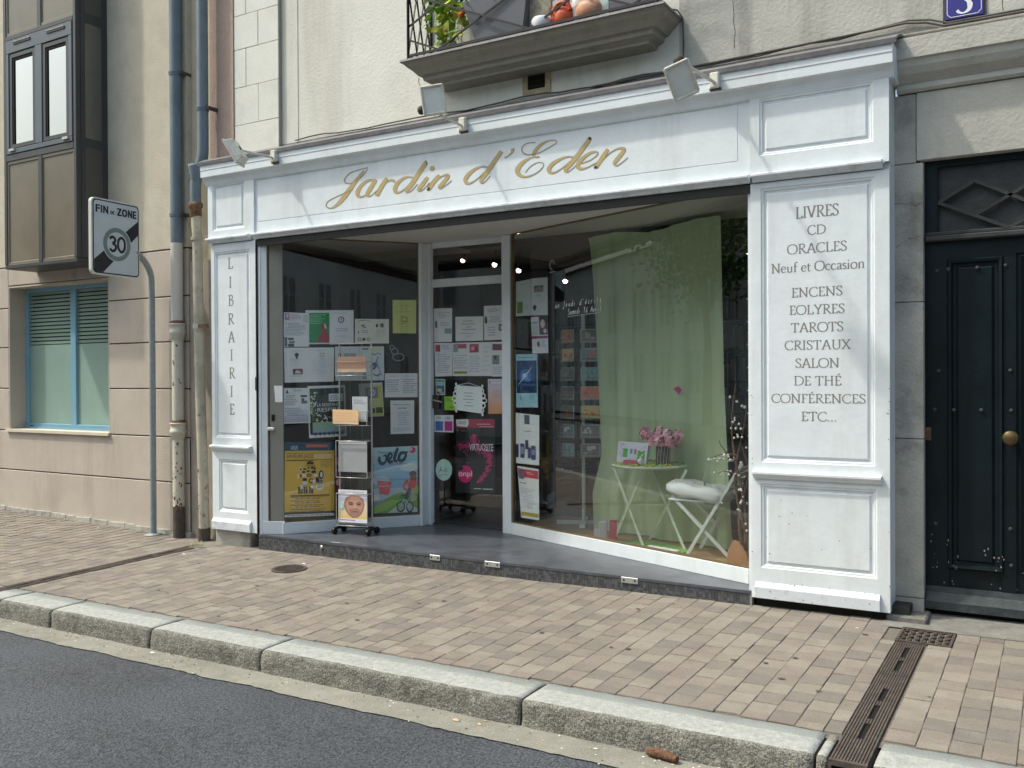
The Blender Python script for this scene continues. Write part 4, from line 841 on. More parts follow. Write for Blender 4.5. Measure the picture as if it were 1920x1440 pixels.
# ================================================================== POSTERS
TXC = {}
def text_mesh(s_):
    if s_ not in TXC:
        cu = bpy.data.curves.new('t', 'FONT'); cu.body = s_; ob = bpy.data.objects.new('t', cu); C.objects.link(ob)
        bpy.context.view_layer.update(); me = ob.evaluated_get(bpy.context.evaluated_depsgraph_get()).to_mesh()
        vs = [tuple(v.co[:2]) for v in me.vertices]; fs = [tuple(p.vertices) for p in me.polygons]
        x0, x1 = min(v[0] for v in vs), max(v[0] for v in vs); y0, y1 = min(v[1] for v in vs), max(v[1] for v in vs)
        TXC[s_] = ([((v[0]-x0)/(x1-x0), 1-(v[1]-y0)/(y1-y0)) for v in vs], fs); ob.to_mesh_clear(); bpy.data.objects.remove(ob); bpy.data.curves.remove(cu)
    return TXC[s_]
def poster(ln, quad, prims, label, cat='poster', paper=PAPER, off=-.012, name='poster', parent=None, group='notices and posters stuck inside the shop windows', rough=.6):
    flat = lambda c, rr=.75: flat_(tuple(round(min(.9, v*1.5), 3) for v in c), rr)
    A, uu, nn, _ = ln
    def W(a, b2, e=0):
        s_ = (quad[0][0]*(1-a)+quad[1][0]*a)*(1-b2)+(quad[3][0]*(1-a)+quad[2][0]*a)*b2
        z_ = (quad[0][1]*(1-a)+quad[1][1]*a)*(1-b2)+(quad[3][1]*(1-a)+quad[2][1]*a)*b2
        p = A+uu*s_+nn*(off+e); return (p.x, p.y, z_)
    q = MB()
    if paper is not None:
        N = 4; vs = [W(i/N, j/N, .0008*math.sin(i*1.7+j*2.3)) for j in range(N+1) for i in range(N+1)]
        q.add(vs, [(j*(N+1)+i, j*(N+1)+i+1, (j+1)*(N+1)+i+1, (j+1)*(N+1)+i) for j in range(N) for i in range(N)], flat(paper, rough))
        q.add([W(0, 0, -.0022), W(1, 0, -.0022), W(1, 1, -.0022), W(0, 1, -.0022)], [(0, 1, 2, 3)], flat(paper, rough))
    e = .0016
    for p in prims:
        k = p[0]; e += min(.0003, .004/max(1, len(prims)))
        if k == 'r': _, a, b2, c, d, col = p; q.add([W(a, b2, e), W(c, b2, e), W(c, d, e), W(a, d, e)], [(0, 1, 2, 3)], flat(col, rough))
        elif k == 'l':       # block of text lines a,b,c,d,count,color
            _, a, b2, c, d, n_, col = p; h_ = (d-b2)/n_
            for i in range(n_):
                # words as short dashes of uneven length
                x = a+(0 if random.random() < .7 else (c-a)*.12); xe = c-(c-a)*random.random()*.35
                while x < xe:
                    wd = random.uniform(.03, .10); x2 = min(x+wd, xe); q.add([W(x, b2+i*h_+h_*.2, e), W(x2, b2+i*h_+h_*.2, e), W(x2, b2+i*h_+h_*.62, e), W(x, b2+i*h_+h_*.62, e)], [(0, 1, 2, 3)], flat(col, rough)); x = x2+.015
        elif k == 'c':       # ellipse
            _, a, b2, ra, rb, col = p; q.add([W(a+ra*math.cos(t), b2+rb*math.sin(t), e) for t in [i*math.pi/9 for i in range(18)]], [tuple(range(18))], flat(col, rough))
        elif k == 'p': _, pts, col = p; q.add([W(*t, e) for t in pts], [tuple(range(len(pts)))], flat(col, rough))
        elif k == 't':
            _, a, b2, c, d, s_, col = p; vs, fs = text_mesh(s_); q.add([W(a+(c-a)*v[0], b2+(d-b2)*v[1], e) for v in vs], fs, flat(col, rough))
        elif k == 'g':       # printed two-colour gradient in strips
            _, a, b2, c, d, c0, c1 = p; N = 10
            for i in range(N):
                t = i/(N-1); col = tuple(round(c0[j]*(1-t)+c1[j]*t, 2) for j in range(3)); y0 = b2+(d-b2)*i/N; y1 = b2+(d-b2)*(i+1)/N
                q.add([W(a, y0, e), W(c, y0, e), W(c, y1, e), W(a, y1, e)], [(0, 1, 2, 3)], flat(col, rough))
        elif k == 's':       # stroke
            _, pts, col = p; P = [(a, b2, w_) for a, b2, w_ in pts]; ribbon(P, 0, lambda v, z_: W(v.x, v.y, e), q, flat(col, rough), False, 4)
    c_ = W(.5, 1); o = q.make(name, parent, base=c_)
    return tag(o, label, cat, group) if parent is None else o
random.seed(21)
TX = (.30, .33, .40)
B_ = lambda a, b2, c, d, n_=8, col=TX: ('l', a, b2, c, d, n_, col)
poster(LL, [(.01, 2.148), (.237, 2.144), (.235, 1.837), (.008, 1.833)], [('r', .04, .03, .22, .22, (.32, .2, .28)), ('c', .13, .1, .05, .05, (.6, .45, .42)), ('r', .76, .05, .98, .28, (.45, .5, .45)), B_(.26, .05, .74, .2, 4, (.45, .3, .4)), B_(.06, .3, .92, .68, 9), ('r', .02, .72, .13, .98, (.1, .12, .16)), ('r', .17, .74, .38, .80, (.05, .05, .07)), ('r', .2, .83, .42, .89, (.15, .16, .2)), ('r', .16, .91, .4, .99, (.05, .05, .07))], 'white flyer with small black photos at its foot, top left of the left window')
poster(LL, [(.204, 2.171), (.423, 2.176), (.419, 1.863), (.237, 1.86)], [('r', .02, .08, .99, .96, (.015, .22, .065)), B_(.1, .12, .9, .42, 6, (.25, .5, .3)), ('p', [(.45, .96), (.48, .78), (.6, .68), (.63, .55), (.62, .46), (.7, .39), (.82, .4), (.88, .5), (.86, .62), (.95, .72), (.99, .8), (.99, .96)], (.30, .03, .045)), ('p', [(.74, .42), (.82, .4), (.88, .5), (.84, .56), (.78, .52)], (.62, .45, .42))], 'green flyer with a seated figure in red, in the left window', off=-.016)
poster(LL, [(.423, 2.176), (.647, 2.181), (.645, 1.863), (.421, 1.859)], [('c', .48, .28, .13, .095, INK), ('c', .48, .28, .09, .065, PAPER), ('c', .48, .28, .03, .04, (.2, .2, .25)), B_(.12, .06, .9, .12, 1, (.5, .45, .6)), B_(.25, .52, .8, .64, 2, (.4, .35, .5)), B_(.2, .74, .8, .78, 1)], 'white flyer with a black ring emblem in the left window')
poster(LL, [(.66, 2.1), (.982, 2.103), (.981, 1.873), (.656, 1.87)], [('s', [(.08, .1, .02), (.28, .05, .02), (.45, .1, .02)], (.1, .1, .1)), ('p', [(.17, .28), (.26, .22), (.28, .27), (.2, .32)], INK), ('p', [(.24, .33), (.3, .3), (.31, .36), (.25, .37)], INK), ('c', .64, .27, .035, .07, INK), ('r', .74, .18, .84, .34, (.12, .12, .12)), ('c', .1, .55, .02, .04, INK), ('c', .14, .83, .05, .07, (.15, .15, .17)), ('c', .14, .83, .03, .04, (.6, .58, .5)), ('c', .26, .83, .045, .06, INK), ('c', .39, .83, .045, .07, (.15, .15, .17)), ('c', .39, .83, .025, .04, (.6, .58, .5)), B_(.18, .45, .42, .6, 2), B_(.6, .45, .95, .75, 4, (.45, .45, .42))], 'wide cream notice with small black symbols in the left window', paper=(.60, .59, .52))
poster(LL, [(1.018, 2.286), (1.249, 2.291), (1.246, 1.971), (1.019, 1.969)], [B_(.3, .16, .75, .2, 1, (.3, .33, .1)), B_(.15, .34, .85, .38, 1, (.3, .33, .1)), ('s', [(.35, .62, .02), (.4, .5, .03), (.5, .52, .02), (.6, .55, .03), (.62, .64, .02), (.4, .64, .03)], (.15, .17, .05)), B_(.25, .68, .72, .72, 1, (.25, .28, .08)), B_(.3, .78, .7, .8, 1, (.35, .38, .12))], 'yellow green sheet at the upper right of the left window', paper=(.47, .49, .17))
poster(LL, [(.008, 1.826), (.464, 1.832), (.459, 1.516), (.013, 1.508)], [('c', .25, .21, .04, .06, INK), ('c', .25, .29, .02, .04, INK), B_(.14, .08, .38, .11, 1), B_(.12, .34, .38, .37, 1), B_(.2, .42, .3, .54, 2, (.5, .5, .5)), ('r', .17, .61, .365, .77, (.17, .06, .07)), ('p', [(.2, .74), (.24, .65), (.3, .68), (.34, .74)], (.6, .5, .48)), B_(.1, .8, .4, .84, 1), ('r', .505, .02, .508, .98, (.5, .52, .55)), ('r', .71, .16, .795, .26, (.3, .28, .16)), ('r', .72, .175, .785, .245, (.6, .62, .6)), B_(.58, .08, .9, .11, 1), B_(.55, .3, .95, .8, 8, (.5, .52, .58))], 'white double page sheet with a small dark red picture in the left window')
poster(LL, [(.47, 1.84), (.932, 1.845), (.935, 1.524), (.473, 1.523)], [('r', .49, .02, .5, .98, (.4, .42, .42)), ('r', .06, .2, .12, .5, INK), ('r', .18, .2, .42, .46, (.3, .34, .34)), B_(.18, .55, .45, .9, 6, (.4, .42, .42)), ('r', .55, .05, .68, .10, (.2, .2, .22)), ('r', .7, .05, .92, .10, (.6, .55, .15)), ('s', [(.72, .22, .02), (.76, .2, .03), (.8, .26, .02), (.86, .2, .02), (.94, .24, .03)], (.15, .18, .3)), ('s', [(.72, .62, .05), (.79, .5, .07), (.83, .55, .06), (.77, .68, .05)], (.08, .11, .2)), ('s', [(.88, .3, .02), (.84, .45, .03), (.9, .7, .02), (.94, .85, .02)], (.2, .25, .35)), ('p', [(.56, .78), (.64, .72), (.63, .96), (.55, .96)], (.2, .22, .25)), ('s', [(.76, .8, .02), (.84, .86, .04), (.92, .8, .02)], (.1, .13, .22))], 'grey blue drawing printed double sheet behind the top of the leaflet stand', paper=(.52, .55, .56))
poster(LL, [(.94, 1.591), (1.263, 1.59), (1.261, 1.362), (.938, 1.363)], [B_(.12, .1, .42, .14, 1, (.2, .2, .25)), B_(.05, .25, .46, .8, 6, (.3, .32, .38)), B_(.54, .1, .92, .14, 1, (.2, .2, .25)), B_(.54, .22, .96, .84, 7, (.3, .32, .38))], 'white landscape sheet with two columns of text by the door post')
poster(LL, [(.991, 1.333), (1.223, 1.332), (1.221, 1.015), (.993, 1.014)], [B_(.1, .1, .9, .17, 1, (.25, .3, .4)), B_(.3, .2, .78, .28, 1, (.2, .25, .35)), B_(.3, .32, .8, .75, 8, (.35, .4, .5)), B_(.1, .8, .95, .94, 3, (.35, .4, .5))], 'narrow white sheet hanging alone over the cycling poster')
poster(LL, [(-.009, 1.459), (.217, 1.458), (.226, 1.136), (-.011, 1.136)], [('p', [(.14, .15), (.19, .04), (.26, .15)], INK), B_(.46, .04, .92, .1, 2, (.15, .15, .2)), ('r', .72, .2, .97, .26, INK), ('c', .8, .33, .06, .05, (.08, .08, .1)), ('r', .74, .36, .97, .44, (.1, .1, .13)), B_(.08, .2, .62, .5, 6, (.25, .27, .33)), ('g', .0, .62, 1, .96, (.50, .52, .58), (.34, .33, .38)), B_(.1, .55, .9, .8, 5, (.2, .22, .28))], 'grey toned white flyer left of the dark garden poster')
poster(LL, [(.217, 1.475), (.564, 1.483), (.576, 1.007), (.23, .997)], [('r', .05, .05, .95, .94, (.018, .025, .022)), ('r', .55, .16, .93, .31, (.58, .62, .66)), B_(.58, .19, .9, .29, 3, (.2, .2, .2)), ('t', .24, .34, .86, .40, 'LA RESISTANCE', (.7, .72, .7)), ('t', .24, .43, .84, .50, 'RESPIRE', (.75, .77, .75)), ('g', .1, .70, .94, .93, (.25, .36, .2), (.22, .33, .4))] + [('c', random.uniform(.06, .26), random.uniform(.1, .68), random.uniform(.012, .035), random.uniform(.01, .022), random.choice([(.3, .4, .22), (.45, .5, .42), (.12, .18, .08)])) for _ in range(44)] + [('c', random.uniform(.2, .5), random.uniform(.55, .7), random.uniform(.012, .03), .012, (.6, .62, .55)) for _ in range(9)] + [('s', [(.42, .56, .012), (.46, .62, .03), (.5, .66, .02)], (.7, .72, .7)), ('s', [(.5, .6, .008), (.62, .63, .012), (.75, .66, .008)], (.5, .52, .5))] + [('c', .1+.04*i, .925, .02, .018+.012*(i % 3), (.03, .05, .09)) for i in range(21)] + [('p', [(.03, .72), (.10, .62), (.10, .93), (.03, .93)], (.02, .03, .02))], 'dark garden poster with white border in the middle of the left window', paper=(.62, .66, .70))
poster(LL, [(.69, 1.492), (.916, 1.506), (.931, 1.186), (.713, 1.181)], [('r', .5, .08, .97, .97, (.43, .43, .12)), ('r', .25, .13, .78, .45, (.16, .19, .22)), ('c', .52, .28, .16, .11, (.42, .46, .5)), ('c', .52, .28, .09, .06, (.12, .14, .2)), B_(.55, .48, .9, .68, 4, (.5, .5, .3)), ('r', .5, .75, .62, .9, (.03, .03, .02)), ('r', .66, .73, .95, .9, (.06, .06, .03)), B_(.05, .5, .42, .95, 6, (.35, .36, .36))], 'yellow and grey flyer with a dark square emblem beside the leaflet stand', paper=(.50, .50, .44), off=-.018)
poster(GG, [(.113, 1.482), (.19, 1.480), (.19, 1.331), (.124, 1.331)], [], 'small blank white note on the grey corner panel', paper=(.62, .66, .70), off=.006, group=None)
YE = (.60, .38, .05)
jz = [('r', 0, 0, 1, .115, (.01, .055, .10)), ('r', 0, .965, 1, 1, (.58, .66, .66)), ('r', .0, .935, 1, .965, (.012, .012, .012)), ('t', .12, .045, .26, .10, 'SAVEURS', (.5, .6, .6)), ('r', .42, .03, .86, .07, (.45, .10, .05)), ('t', .04, .165, .57, .225, 'SAVEURS JAZZ', (.05, .02, .01)), ('r', .6, .165, .95, .215, (.66, .5, .25)), ('t', .63, .175, .92, .207, 'FESTIVAL', (.5, .3, .1)), ('r', .03, .145, .97, .15, (.05, .02, .01)), ('r', .03, .235, .97, .24, (.05, .02, .01)), ('r', .03, .245, .6, .252, (.05, .02, .01)), B_(.72, .25, .95, .34, 4, (.35, .2, .04))]
K0 = (.02, .008, .008); W0 = (.62, .58, .5)
jz += [('r', .44, .27, .58, .30, (.12, .02, .02)), ('p', [(.46, .265), (.5, .255), (.56, .265), (.58, .29), (.44, .29)], K0), ('r', .41, .315, .62, .322, K0), ('c', .48, .345, .02, .012, K0), ('c', .55, .345, .03, .016, K0), ('c', .40, .36, .035, .012, K0), ('c', .32, .365, .03, .032, W0), ('c', .32, .365, .018, .018, K0), ('c', .60, .355, .022, .02, K0), ('c', .38, .40, .04, .014, K0), ('c', .47, .39, .03, .014, K0), ('c', .58, .40, .05, .02, K0), ('r', .25, .43, .30, .475, W0), ('r', .30, .435, .34, .465, K0), ('r', .35, .425, .43, .465, W0), ('c', .49, .445, .05, .022, K0), ('c', .49, .445, .025, .010, YE), ('r', .58, .43, .66, .465, W0), ('c', .73, .44, .05, .06, K0), ('c', .735, .44, .025, .04, W0), ('r', .68, .43, .71, .455, K0), ('r', .36, .485, .44, .52, K0), ('r', .36, .525, .45, .57, W0), ('c', .53, .52, .05, .035, K0), ('c', .53, .52, .03, .02, YE), ('r', .56, .505, .62, .555, W0), ('r', .62, .475, .69, .54, K0), ('c', .70, .60, .07, .055, W0)] + [('s', [(.66+.0*i, .615-.02*i, .010), (.76, .60-.022*i, .012)], (.05, .03, .1)) for i in range(5)] + [('r', .27, .60, .32, .69, K0), ('r', .33, .60, .36, .69, K0), ('c', .335, .60, .03, .03, W0), ('r', .38, .60, .41, .69, K0), ('r', .42, .60, .46, .69, K0), ('r', .49, .60, .52, .69, K0), ('r', .53, .60, .57, .69, K0), ('c', .55, .60, .03, .025, W0), ('r', .13, .71, .9, .725, K0)] + [('r', .13, .745+.055*i, .58, .765+.055*i, (.66, .5, .28)) for i in range(4)] + [B_(.13, .73+.055*i, .85, .745+.055*i, 1, (.16, .05, .01)) for i in range(4)] + [B_(.13, .745+.055*i+.002, .85, .77+.055*i, 1, (.2, .07, .01)) for i in range(4)] + [B_(.25, .915, .7, .93, 1, (.35, .1, .02)), B_(.04, .972, .95, .992, 1, (.1, .12, .12))]
poster(LL, [(.012, .966), (.459, .955), (.455, .275), (0, .283)], jz, 'orange yellow jazz festival poster with a blocky brass player, low in the left window', paper=YE, off=-.010)
poster(LL, [(.464, .911), (.56, .914), (.56, .501), (.463, .494)], [('c', .35, .3, .3, .06, (.4, .06, .12)), ('c', .4, .8, .3, .08, (.5, .3, .25)), ('s', [(.2, .35, .06), (.5, .45, .1), (.3, .55, .06)], (.45, .2, .2))], 'dark magenta strip of a poster half hidden by the leaflet stand', paper=(.13, .012, .035), off=-.02)
vl = [('g', 0, 0, 1, .62, (.45, .60, .72), (.12, .34, .50)), ('c', .8, .32, .2, .06, (.5, .6, .68)), ('c', .15, .5, .2, .07, (.4, .52, .60)), ('p', [(0, .84), (.2, .8), (.45, .72), (.62, .69), (.8, .72), (1, .68), (1, 1), (0, 1)], (.16, .32, .05)), ('p', [(0, .81), (.25, .80), (.32, .84), (0, .9)], (.25, .28, .27)), ('p', [(.0, .9), (.4, .80), (.6, .82), (.3, .95), (0, 1)], (.30, .45, .05)), ('p', [(.3, 1), (.55, .88), (.75, .86), (1, .95), (1, 1)], (.52, .55, .48)), ('c', .7, .76, .12, .035, (.06, .2, .04)), ('c', .95, .66, .1, .07, (.3, .42, .10)), ('c', .9, .78, .08, .05, (.35, .45, .2)),
      ('p', [(.78, .56), (.84, .5), (.96, .5), (.98, .56), (.93, .64), (.8, .65)], (.55, .03, .05)), ('s', [(.78, .52, .06), (.7, .57, .05), (.68, .63, .04), (.76, .66, .03)], (.5, .03, .05)), ('c', .88, .46, .06, .045, (.5, .33, .27)), ('c', .9, .48, .08, .035, (.2, .04, .03)), ('c', .89, .42, .085, .045, (.02, .03, .05)), ('s', [(.84, .64, .09), (.76, .72, .07), (.74, .80, .05)], (.02, .03, .08)), ('s', [(.88, .66, .08), (.90, .78, .05), (.84, .86, .04)], (.5, .35, .3)),
      ('c', .61, .91, .10, .085, (.02, .02, .03)), ('c', .61, .91, .075, .062, (.3, .36, .25)), ('c', .82, .92, .09, .085, (.02, .02, .03)), ('c', .82, .92, .065, .062, (.35, .38, .35)), ('s', [(.61, .91, .015), (.7, .80, .02), (.82, .92, .015), (.74, .90, .015)], (.5, .52, .55)), ('s', [(.62, .73, .015), (.72, .75, .018), (.7, .82, .015)], (.03, .03, .04)),
      ('p', [(.08, .5), (.4, .53), (.36, .68), (.32, .73), (.13, .70)], (.55, .02, .09)), ('t', .12, .575, .36, .61, '10 JUIN', (.7, .6, .62)), B_(.12, .54, .36, .56, 1, (.6, .3, .35)), ('r', 0, .72, .12, .8, (.5, .56, .6)),
      ('s', [(.14, .14, .05), (.13, .2, .07), (.19, .25, .05), (.27, .22, .04), (.29, .15, .05), (.25, .12, .02), (.22, .14, .02)], (.012, .055, .08)), ('s', [(.30, .2, .03), (.38, .17, .04), (.42, .12, .03), (.36, .1, .05), (.32, .16, .07), (.35, .22, .06), (.44, .22, .03)], (.012, .055, .08)), ('s', [(.55, .02, .05), (.5, .1, .07), (.47, .18, .07), (.5, .22, .04), (.56, .19, .02)], (.012, .055, .08)), ('s', [(.68, .09, .04), (.6, .11, .06), (.57, .18, .07), (.62, .22, .05), (.7, .18, .06), (.73, .12, .05), (.68, .09, .03), (.78, .09, .02)], (.012, .055, .08)),
      ('t', .12, .055, .46, .10, 'Fete du', (.03, .2, .3)), ('c', .88, .06, .07, .045, (.5, .05, .12)), ('c', .85, .05, .03, .02, (.65, .5, .55)), ('t', .36, .235, .76, .285, 'en Anjou', (.42, .04, .2))]
poster(LL, [(.823, .891), (1.255, .896), (1.249, .263), (.83, .27)], vl, 'blue and green cycling festival poster with a helmeted rider, beside the leaflet stand', paper=(.30, .45, .55), off=-.012)
# hanging ornament of two rings
t_ = thing('hanging_ornament', 'pale wire ring ornament hanging between posters at the right of the left window', 'ornament', (-5.45, .92, 1.75))
A, uu, nn, _ = LL; q = MB()
for (s_, z_, rx_, rz__) in ((1.08, 1.745, .055, .035), (1.045, 1.80, .03, .03), (1.02, 1.835, .022, .02)):
    c_ = A+uu*s_-nn*.05; q.tube([c_+uu*(rx_*math.cos(a))+Vector((0, 0, z_+rz__*math.sin(a))) for a in [i*math.pi/8 for i in range(17)]], .006, mat('pale_wire', (.3, .33, .28), .5, .1, 20), 6)
q.make('rings', t_)
# --- door flyers
DG = 'flyers stuck on the glass shop door'; dp = dict(group=DG)
P2 = (.60, .65, .72)
poster(DD, [(.035, 2.215), (.248, 2.208), (.244, 1.887), (.035, 1.892)], [('r', .08, .42, .18, .58, INK), ('p', [(.10, .36), (.14, .36), (.18, .42), (.08, .42)], INK), ('r', .6, .6, .98, .75, (.2, .27, .3)), B_(.2, .1, .9, .3, 4), B_(.3, .4, .9, .55, 3)], 'white flyer with a small black bottle shape, top left of the shop door', paper=P2, off=-.006, **dp)
poster(DD, [(.284, 2.125), (.599, 2.118), (.598, 1.891), (.286, 1.893)], [B_(.28, .16, .72, .22, 1, (.1, .1, .12)), B_(.22, .28, .8, .34, 1, (.08, .08, .1)), B_(.35, .4, .68, .46, 1, (.08, .08, .1)), B_(.25, .5, .8, .56, 1, (.08, .08, .1)), B_(.18, .67, .85, .72, 1, (.2, .2, .22)), B_(.35, .78, .65, .86, 2)], 'white landscape notice with centred lines in the upper middle of the shop door', paper=P2, off=-.006, **dp)
poster(DD, [(.606, 2.214), (.84, 2.212), (.84, 1.894), (.609, 1.893)], [('r', .04, .37, .16, .51, INK), ('p', [(.07, .3), (.12, .3), (.16, .37), (.04, .37)], INK), ('r', .7, .54, .95, .74, (.12, .13, .14)), ('r', .78, .6, .88, .7, (.5, .5, .5)), B_(.18, .08, .85, .2, 3), B_(.25, .3, .9, .5, 4), B_(.2, .6, .6, .9, 4)], 'white flyer with a dark photo square, top right of the shop door', paper=P2, off=-.006, **dp)
poster(DD, [(.035, 1.883), (.245, 1.877), (.244, 1.562), (.045, 1.558)], [('r', .08, .06, .34, .26, (.35, .03, .09)), B_(.4, .05, .9, .2, 3, (.3, .3, .4)), B_(.1, .32, .92, .92, 9, (.35, .38, .48))], 'white flyer with a crimson corner square, leftmost of the middle row on the door', paper=P2, off=-.007, **dp)
poster(DD, [(.247, 1.877), (.69, 1.877), (.688, 1.56), (.25, 1.562)], [('r', .04, .04, .37, .17, (.36, .06, .12)), ('r', .03, .06, .15, .28, (.25, .28, .28)), ('r', .45, .05, .68, .3, (.36, .04, .09)), ('c', .53, .18, .05, .06, (.55, .25, .3)), ('c', .62, .2, .03, .07, (.1, .02, .04)), ('r', .04, .86, .38, .93, (.20, .26, .03)), B_(.05, .35, .4, .8, 6, (.4, .42, .5)), B_(.46, .38, .76, .9, 7, (.4, .42, .5)), ('r', .42, .02, .424, .98, (.45, .48, .52)), B_(.78, .1, .98, .9, 6, (.5, .52, .56))], 'white double flyer with crimson photo boxes across the middle of the door', paper=P2, off=-.007, **dp)
poster(DD, [(.692, 1.877), (.84, 1.873), (.84, 1.554), (.69, 1.555)], [('r', .05, .06, .98, .24, (.16, .03, .07)), ('r', .05, .38, .55, .65, (.2, .21, .22)), ('c', .25, .45, .1, .06, (.05, .05, .05)), B_(.1, .7, .95, .95, 4, (.35, .36, .4))], 'white flyer with a plum heading bar, rightmost of the middle row on the door', paper=P2, off=-.008, **dp)
poster(DD, [(.052, 1.534), (.163, 1.531), (.162, 1.381), (.054, 1.383)], [('r', .08, .06, .92, .94, (.012, .11, .11)), ('r', .12, .15, .88, .42, (.2, .45, .45)), ('c', .4, .7, .25, .12, (.5, .35, .35)), ('c', .65, .85, .25, .07, (.3, .3, .32))], 'small teal sticker above the lime note on the door', cat='sticker', paper=P2, off=-.006, **dp)
poster(DD, [(.151, 1.367), (.295, 1.368), (.294, 1.236), (.153, 1.236)], [B_(.1, .14, .7, .24, 1, (.02, .12, .02)), B_(.1, .3, .9, .36, 1, (.02, .12, .02)), B_(.4, .72, .9, .86, 1, (.25, .1, 0))], 'lime green square note stuck on the shop door', cat='sticker', paper=(.24, .50, .04), off=-.005, **dp)
poster(DD, [(.647, 1.533), (.84, 1.532), (.84, 1.213), (.651, 1.208)], [('g', 0, .2, 1, 1, (.52, .45, .50), (.58, .25, .10)), ('p', [(.06, .1), (.12, .04), (.16, .07), (.1, .14)], (.5, .12, .15)), B_(.25, .05, .9, .09, 1, (.3, .35, .45)), B_(.1, .16, 1, .19, 1, (.15, .17, .22)), B_(.2, .3, .95, .55, 5, (.4, .3, .35)), ('c', .9, .84, .1, .04, (.6, .6, .6)), ('c', .92, .89, .1, .03, (.05, .04, .04))], 'white and orange flyer at the right of the shop door by the ornate sign', paper=(.55, .54, .60), off=-.006, **dp)
poster(DD, [(.035, 1.186), (.256, 1.19), (.256, 1.025), (.035, 1.023)], [('r', .06, .36, .46, .92, (.01, .09, .32)), ('r', .54, .36, .95, .92, (.40, .015, .22)), B_(.06, .08, .42, .28, 2, (.1, .15, .2)), B_(.54, .08, .9, .28, 2, (.1, .15, .2))], 'blue and magenta two-square card low on the left of the door', cat='card', paper=(.6, .68, .72), off=-.006, **dp)
random.seed(4)
vp = [('r', 0, 0, 1, .12, (.30, .012, .055)), ('p', [(.0, .01), (.32, .0), (.34, .06), (.30, .11), (.02, .095)], (.55, .57, .55)), ('t', .05, .03, .27, .07, 'GRAND', (.08, .08, .08)), ('r', .55, .065, .9, .075, (.6, .4, .45)), ('r', .62, .1, .98, .107, (.6, .45, .5))]
def puff(pts, nn_, sc):
    out = []
    for _ in range(nn_):
        i = random.randrange(len(pts)-1); t = random.random(); x = pts[i][0]*(1-t)+pts[i+1][0]*t; y = pts[i][1]*(1-t)+pts[i+1][1]*t; w_ = pts[i][2]*(1-t)+pts[i+1][2]*t
        x += random.gauss(0, w_*.5); y += random.gauss(0, w_*.3); k = max(0, 1-math.hypot((x-(pts[i][0]*(1-t)+pts[i+1][0]*t))/w_, 0)*1.1)
        c_ = (.12+.36*k, .012+.06*k*random.random(), .04+.12*k); out.append(('c', x, y, random.uniform(.006, .03)*sc, random.uniform(.004, .014)*sc, tuple(round(v, 2) for v in c_)))
    return out
vp += puff([(.08, .36, .07), (.3, .38, .12), (.48, .3, .12), (.48, .22, .04)], 190, 1) + puff([(.48, .34, .14), (.7, .42, .14), (.88, .5, .10), (.86, .64, .09), (.74, .76, .07), (.56, .86, .03)], 300, 1)
vp += [('t', .36, .335, .97, .425, 'VIRTUOSITE', (.85, .82, .84)), ('r', .75, .425, .96, .432, (.6, .55, .58)), ('c', .26, .745, .19, .12, (.42, .02, .12)), ('t', .09, .70, .43, .80, 'onpl', (.7, .66, .68)), ('c', .12, .67, .09, .03, (.01, .01, .012)), ('r', .48, .935, .66, .945, (.5, .5, .5)), ('r', .70, .938, .95, .95, (.5, .5, .5))]
poster(DD, [(.287, 1.153), (.718, 1.161), (.721, .469), (.276, .453)], vp, 'black concert poster with a pink powder splash in the lower half of the door', paper=(.012, .012, .013), off=-.006, rough=.5, **dp)
th = [i*math.pi/12 for i in range(24)]
poster(DD, [(.046, .762), (.239, .770), (.238, .562), (.044, .552)], [('c', .5, .5, .5, .5, (.40, .56, .50)), ('s', [(.2, .62, .02), (.35, .35, .03), (.3, .55, .03), (.42, .48, .02), (.5, .6, .02), (.6, .4, .03), (.62, .6, .02), (.75, .4, .02)], (.08, .16, .14)), ('s', [(.2, .78, .015), (.5, .72, .02), (.8, .74, .015)], (.1, .2, .18))], 'round mint green sticker low on the shop door', cat='sticker', paper=None, off=-.008, **dp)
# ornate frame sign hanging on the door
t_ = thing('ornate_sign', 'white ornate framed sign hanging crooked from a hook on the shop door', 'sign', (-4.78, 1.24, 1.25))
q = MB(); x0, x1 = -4.90, -4.665; yy = 1.236
q.add([(x0-.02, yy, 1.468), (x1+.02, yy, 1.45), (x1+.02, yy, 1.217), (x0-.02, yy, 1.247)], [(0, 1, 2, 3)], flat((.72, .80, .78))); q.add([(x0, yy+.008, 1.45), (x1, yy+.008, 1.435), (x1, yy+.008, 1.235), (x0, yy+.008, 1.262)], [(0, 1, 2, 3)], flat((.55, .62, .60)))
q.make('panel', t_)
q = MB(); wh = flat((.80, .84, .82), .5)
for a, b2 in (((x0-.02, 1.47), (x1+.02, 1.452)), ((x1+.02, 1.452), (x1+.02, 1.215)), ((x1+.02, 1.215), (x0-.02, 1.245)), ((x0-.02, 1.245), (x0-.02, 1.47))): q.tube([(a[0], yy, a[1]), (b2[0], yy, b2[1])], .006, wh, 6)
for sx_, xe in ((-1, x0-.02), (1, x1+.02)):
    for k in range(5):
        zc_ = 1.44-k*.045-(.02 if sx_ > 0 else .0); rr = .012+.009*(2-abs(k-2)); q.tube([(xe+sx_*rr*(1+math.cos(a)*.9), yy, zc_+.02*math.sin(a)) for a in [i*math.pi/6 for i in range(13)]], .0065, wh, 5)
for xe, ze in ((x0-.03, 1.485), (x1+.03, 1.465), (x1+.03, 1.20), (x0-.03, 1.23)): q.ball((xe, yy, ze), .013, wh, .005, .016, 8)
q.make('scroll_frame', t_)
q = MB(); q.tube([(x0-.01, yy, 1.475), (-4.79, yy, 1.497), (x1+.01, yy, 1.457)], .0025, wh, 5); q.make('cord', t_)
q = MB()
